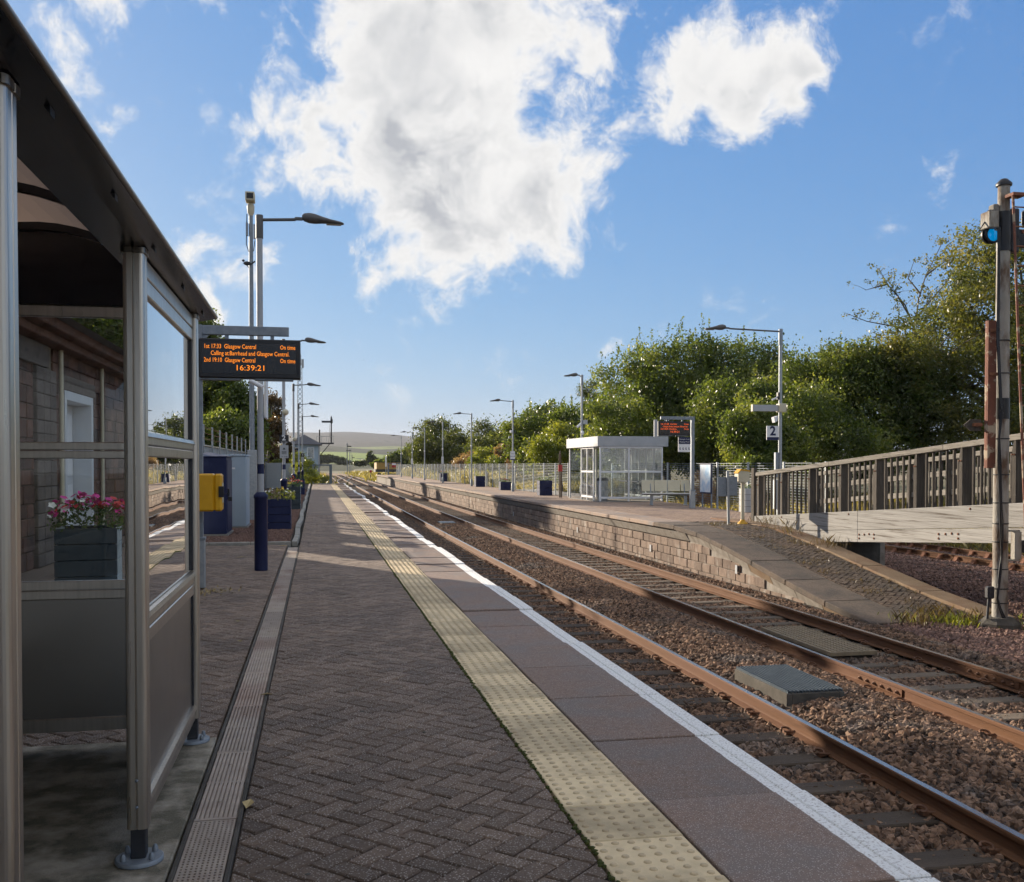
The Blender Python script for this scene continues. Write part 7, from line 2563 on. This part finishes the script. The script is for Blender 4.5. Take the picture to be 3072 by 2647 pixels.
for (x, za, zb, w) in ((-0.6, 19.6, 22.2, 0.07), (0.55, 20.0, 21.6, 0.16), (0.2, 20.5, 22.4, 0.05)):
    MB().box(x - w, x + w, -0.1, 0.1, za, zb, 0.02).build('antenna', 'paint_grey', lm)

bs = empty('bracket_signal', (0.3, 141.0, -1.0))
tag(bs, 'bracket semaphore signal with one raised left arm beside the signal box', 'signal')
MB().lathe([(0.16, 0), (0.14, 5.5)], n=8).build('mast', 'dark_steel', bs)
MB().box(-0.3, 2.1, -0.35, 0.35, 5.42, 5.62, 0.01).build('platform', 'dark_steel', bs)
MB().tube([(0.0, 0, 3.6), (1.5, 0, 5.42)], 0.06, n=6).build('strut', 'dark_steel', bs)
b = MB()
for x in (-0.28, 0.42, 1.1, 2.08):
    b.tube([(x, -0.33, 5.62), (x, -0.33, 6.5)], 0.03, n=5)
b.tube([(-0.28, -0.33, 6.5), (2.08, -0.33, 6.5)], 0.03, n=5)
b.build('handrail', 'galv_dark', bs)
MB().lathe([(0.09, 5.62), (0.085, 9.0), (0.13, 9.05), (0.10, 9.2), (0.0, 9.45)], (1.75, 0, 0), n=10).build('signal_post', 'dark_steel', bs)
MB().box(0.42, 1.66, -0.16, -0.12, 8.42, 8.70, 0.006).build('signal_arm', 'dark_steel', bs)
MB().box(1.62, 1.95, -0.17, -0.10, 8.35, 8.95, 0.03).build('spectacle', 'black', bs)
MB().lathe([(0.09, 5.62), (0.085, 7.2), (0.13, 7.25), (0.10, 7.4), (0.0, 7.5)], (0.12, 0, 0), n=10).build('small_post', 'dark_steel', bs)
b = MB().tube([(1.4, 0.05, 5.62), (1.55, 0.05, 8.3)], 0.02, n=4).tube([(1.6, 0.05, 5.62), (1.7, 0.05, 8.3)], 0.02, n=4)
b.build('ladder', 'dark_steel', bs)

ds = empty('distant_signal', (8.9, 296.0, -1.2))
tag(ds, 'distant twin-post semaphore signal where the line bends', 'signal')
MB().lathe([(0.15, 0), (0.12, 8.6), (0.2, 8.7), (0.0, 9.4)], n=8).build('post', 'galv_dark', ds)
MB().lathe([(0.10, 0), (0.08, 7.2)], (0.75, 0, 0), n=8).build('post', 'galv_dark', ds)
MB().box(0.0, 1.25, -0.2, -0.1, 8.05, 8.35).build('signal_arm', 'black', ds)
MB().box(-0.35, 1.2, -0.3, 0.3, 6.9, 7.05).box(0.3, 2.0, -0.3, 0.3, 3.4, 3.55).build('platform', 'dark_steel', ds)
b = MB()
for k in range(16):
    b.box(0.5, 1.15, -0.02, 0.02, 0.5 + k * 0.45, 0.54 + k * 0.45)
b.tube([(1.15, 0, 0), (1.15, 0, 7.8)], 0.04, n=4).build('ladder', 'galv_dark', ds)
MB().lathe([(0.10, 3.55), (0.09, 5.6), (0.0, 5.9)], (1.45, 0, 0), n=8).box(1.5, 2.2, -0.1, -0.05, 4.75, 4.95).build('small_arm', 'dark_steel', ds)
gd = empty('ground_signal', (9.4, 176.0, -1.15))
tag(gd, 'small ground signal with a red disc by the points', 'signal')
MB().lathe([(0.18, 0), (0.06, 0.3), (0.05, 1.3)], n=8).build('stand', 'dark_steel', gd)
MB().lathe([(0.24, -0.03), (0.24, 0.0)], (0, -0.06, 1.5), n=16, axis='y').build('disc', 'paint_red', gd)

yw = empty('yellow_wagon', (14.2, 203.0, -1.1))
tag(yw, 'yellow track wagon parked beyond the far platform end', 'wagon')
MB().box(-2.4, 2.4, -4, 4, 1.7, 3.05, 0.05).build('body', 'ochre', yw)
MB().box(-2.6, 2.6, -3.8, 3.8, 1.15, 1.69, 0.03).build('frame', 'dark_steel', yw)
b = MB()
for x in (-1.9, 1.9):
    b.lathe([(0.45, -0.1), (0.45, 0.1)], (x, -3.9, 0.62), n=16, axis='y')
b.build('wheel', 'dark_steel', yw)
MB().box(-2.41, 2.41, -4.02, -4.001, 2.95, 3.04).build('top_rail', 'ochre', yw)
wm = empty('marker_post', (11.4, 166.0, -1.0))
tag(wm, 'slim white marker post beyond the far platform gate', 'post')
MB().box(-0.12, 0.12, -0.05, 0.05, 2.2, 3.9, 0.02).build('blade', 'paint_white', wm)
MB().lathe([(0.04, 0), (0.04, 2.2)], n=8).build('stem', 'galv', wm)

# ================================================================== haze of the valley air
hz = MB().box(-6500, 6500, -700, 6600, -14.0, 215.0).build('haze', None)
m = bpy.data.materials.new('haze')
m.use_nodes = True
m.node_tree.nodes.clear()
ho = m.node_tree.nodes.new('ShaderNodeOutputMaterial')
hv = m.node_tree.nodes.new('ShaderNodeVolumePrincipled')
hv.inputs['Color'].default_value = (0.86, 0.92, 1.0, 1)
hv.inputs['Density'].default_value = 0.00007
hv.inputs['Anisotropy'].default_value = 0.0
m.node_tree.links.new(hv.outputs[0], ho.inputs['Volume'])
hz.data.materials.append(m)
tag(hz, 'thin pale haze lying over the whole valley', 'haze', kind='stuff')
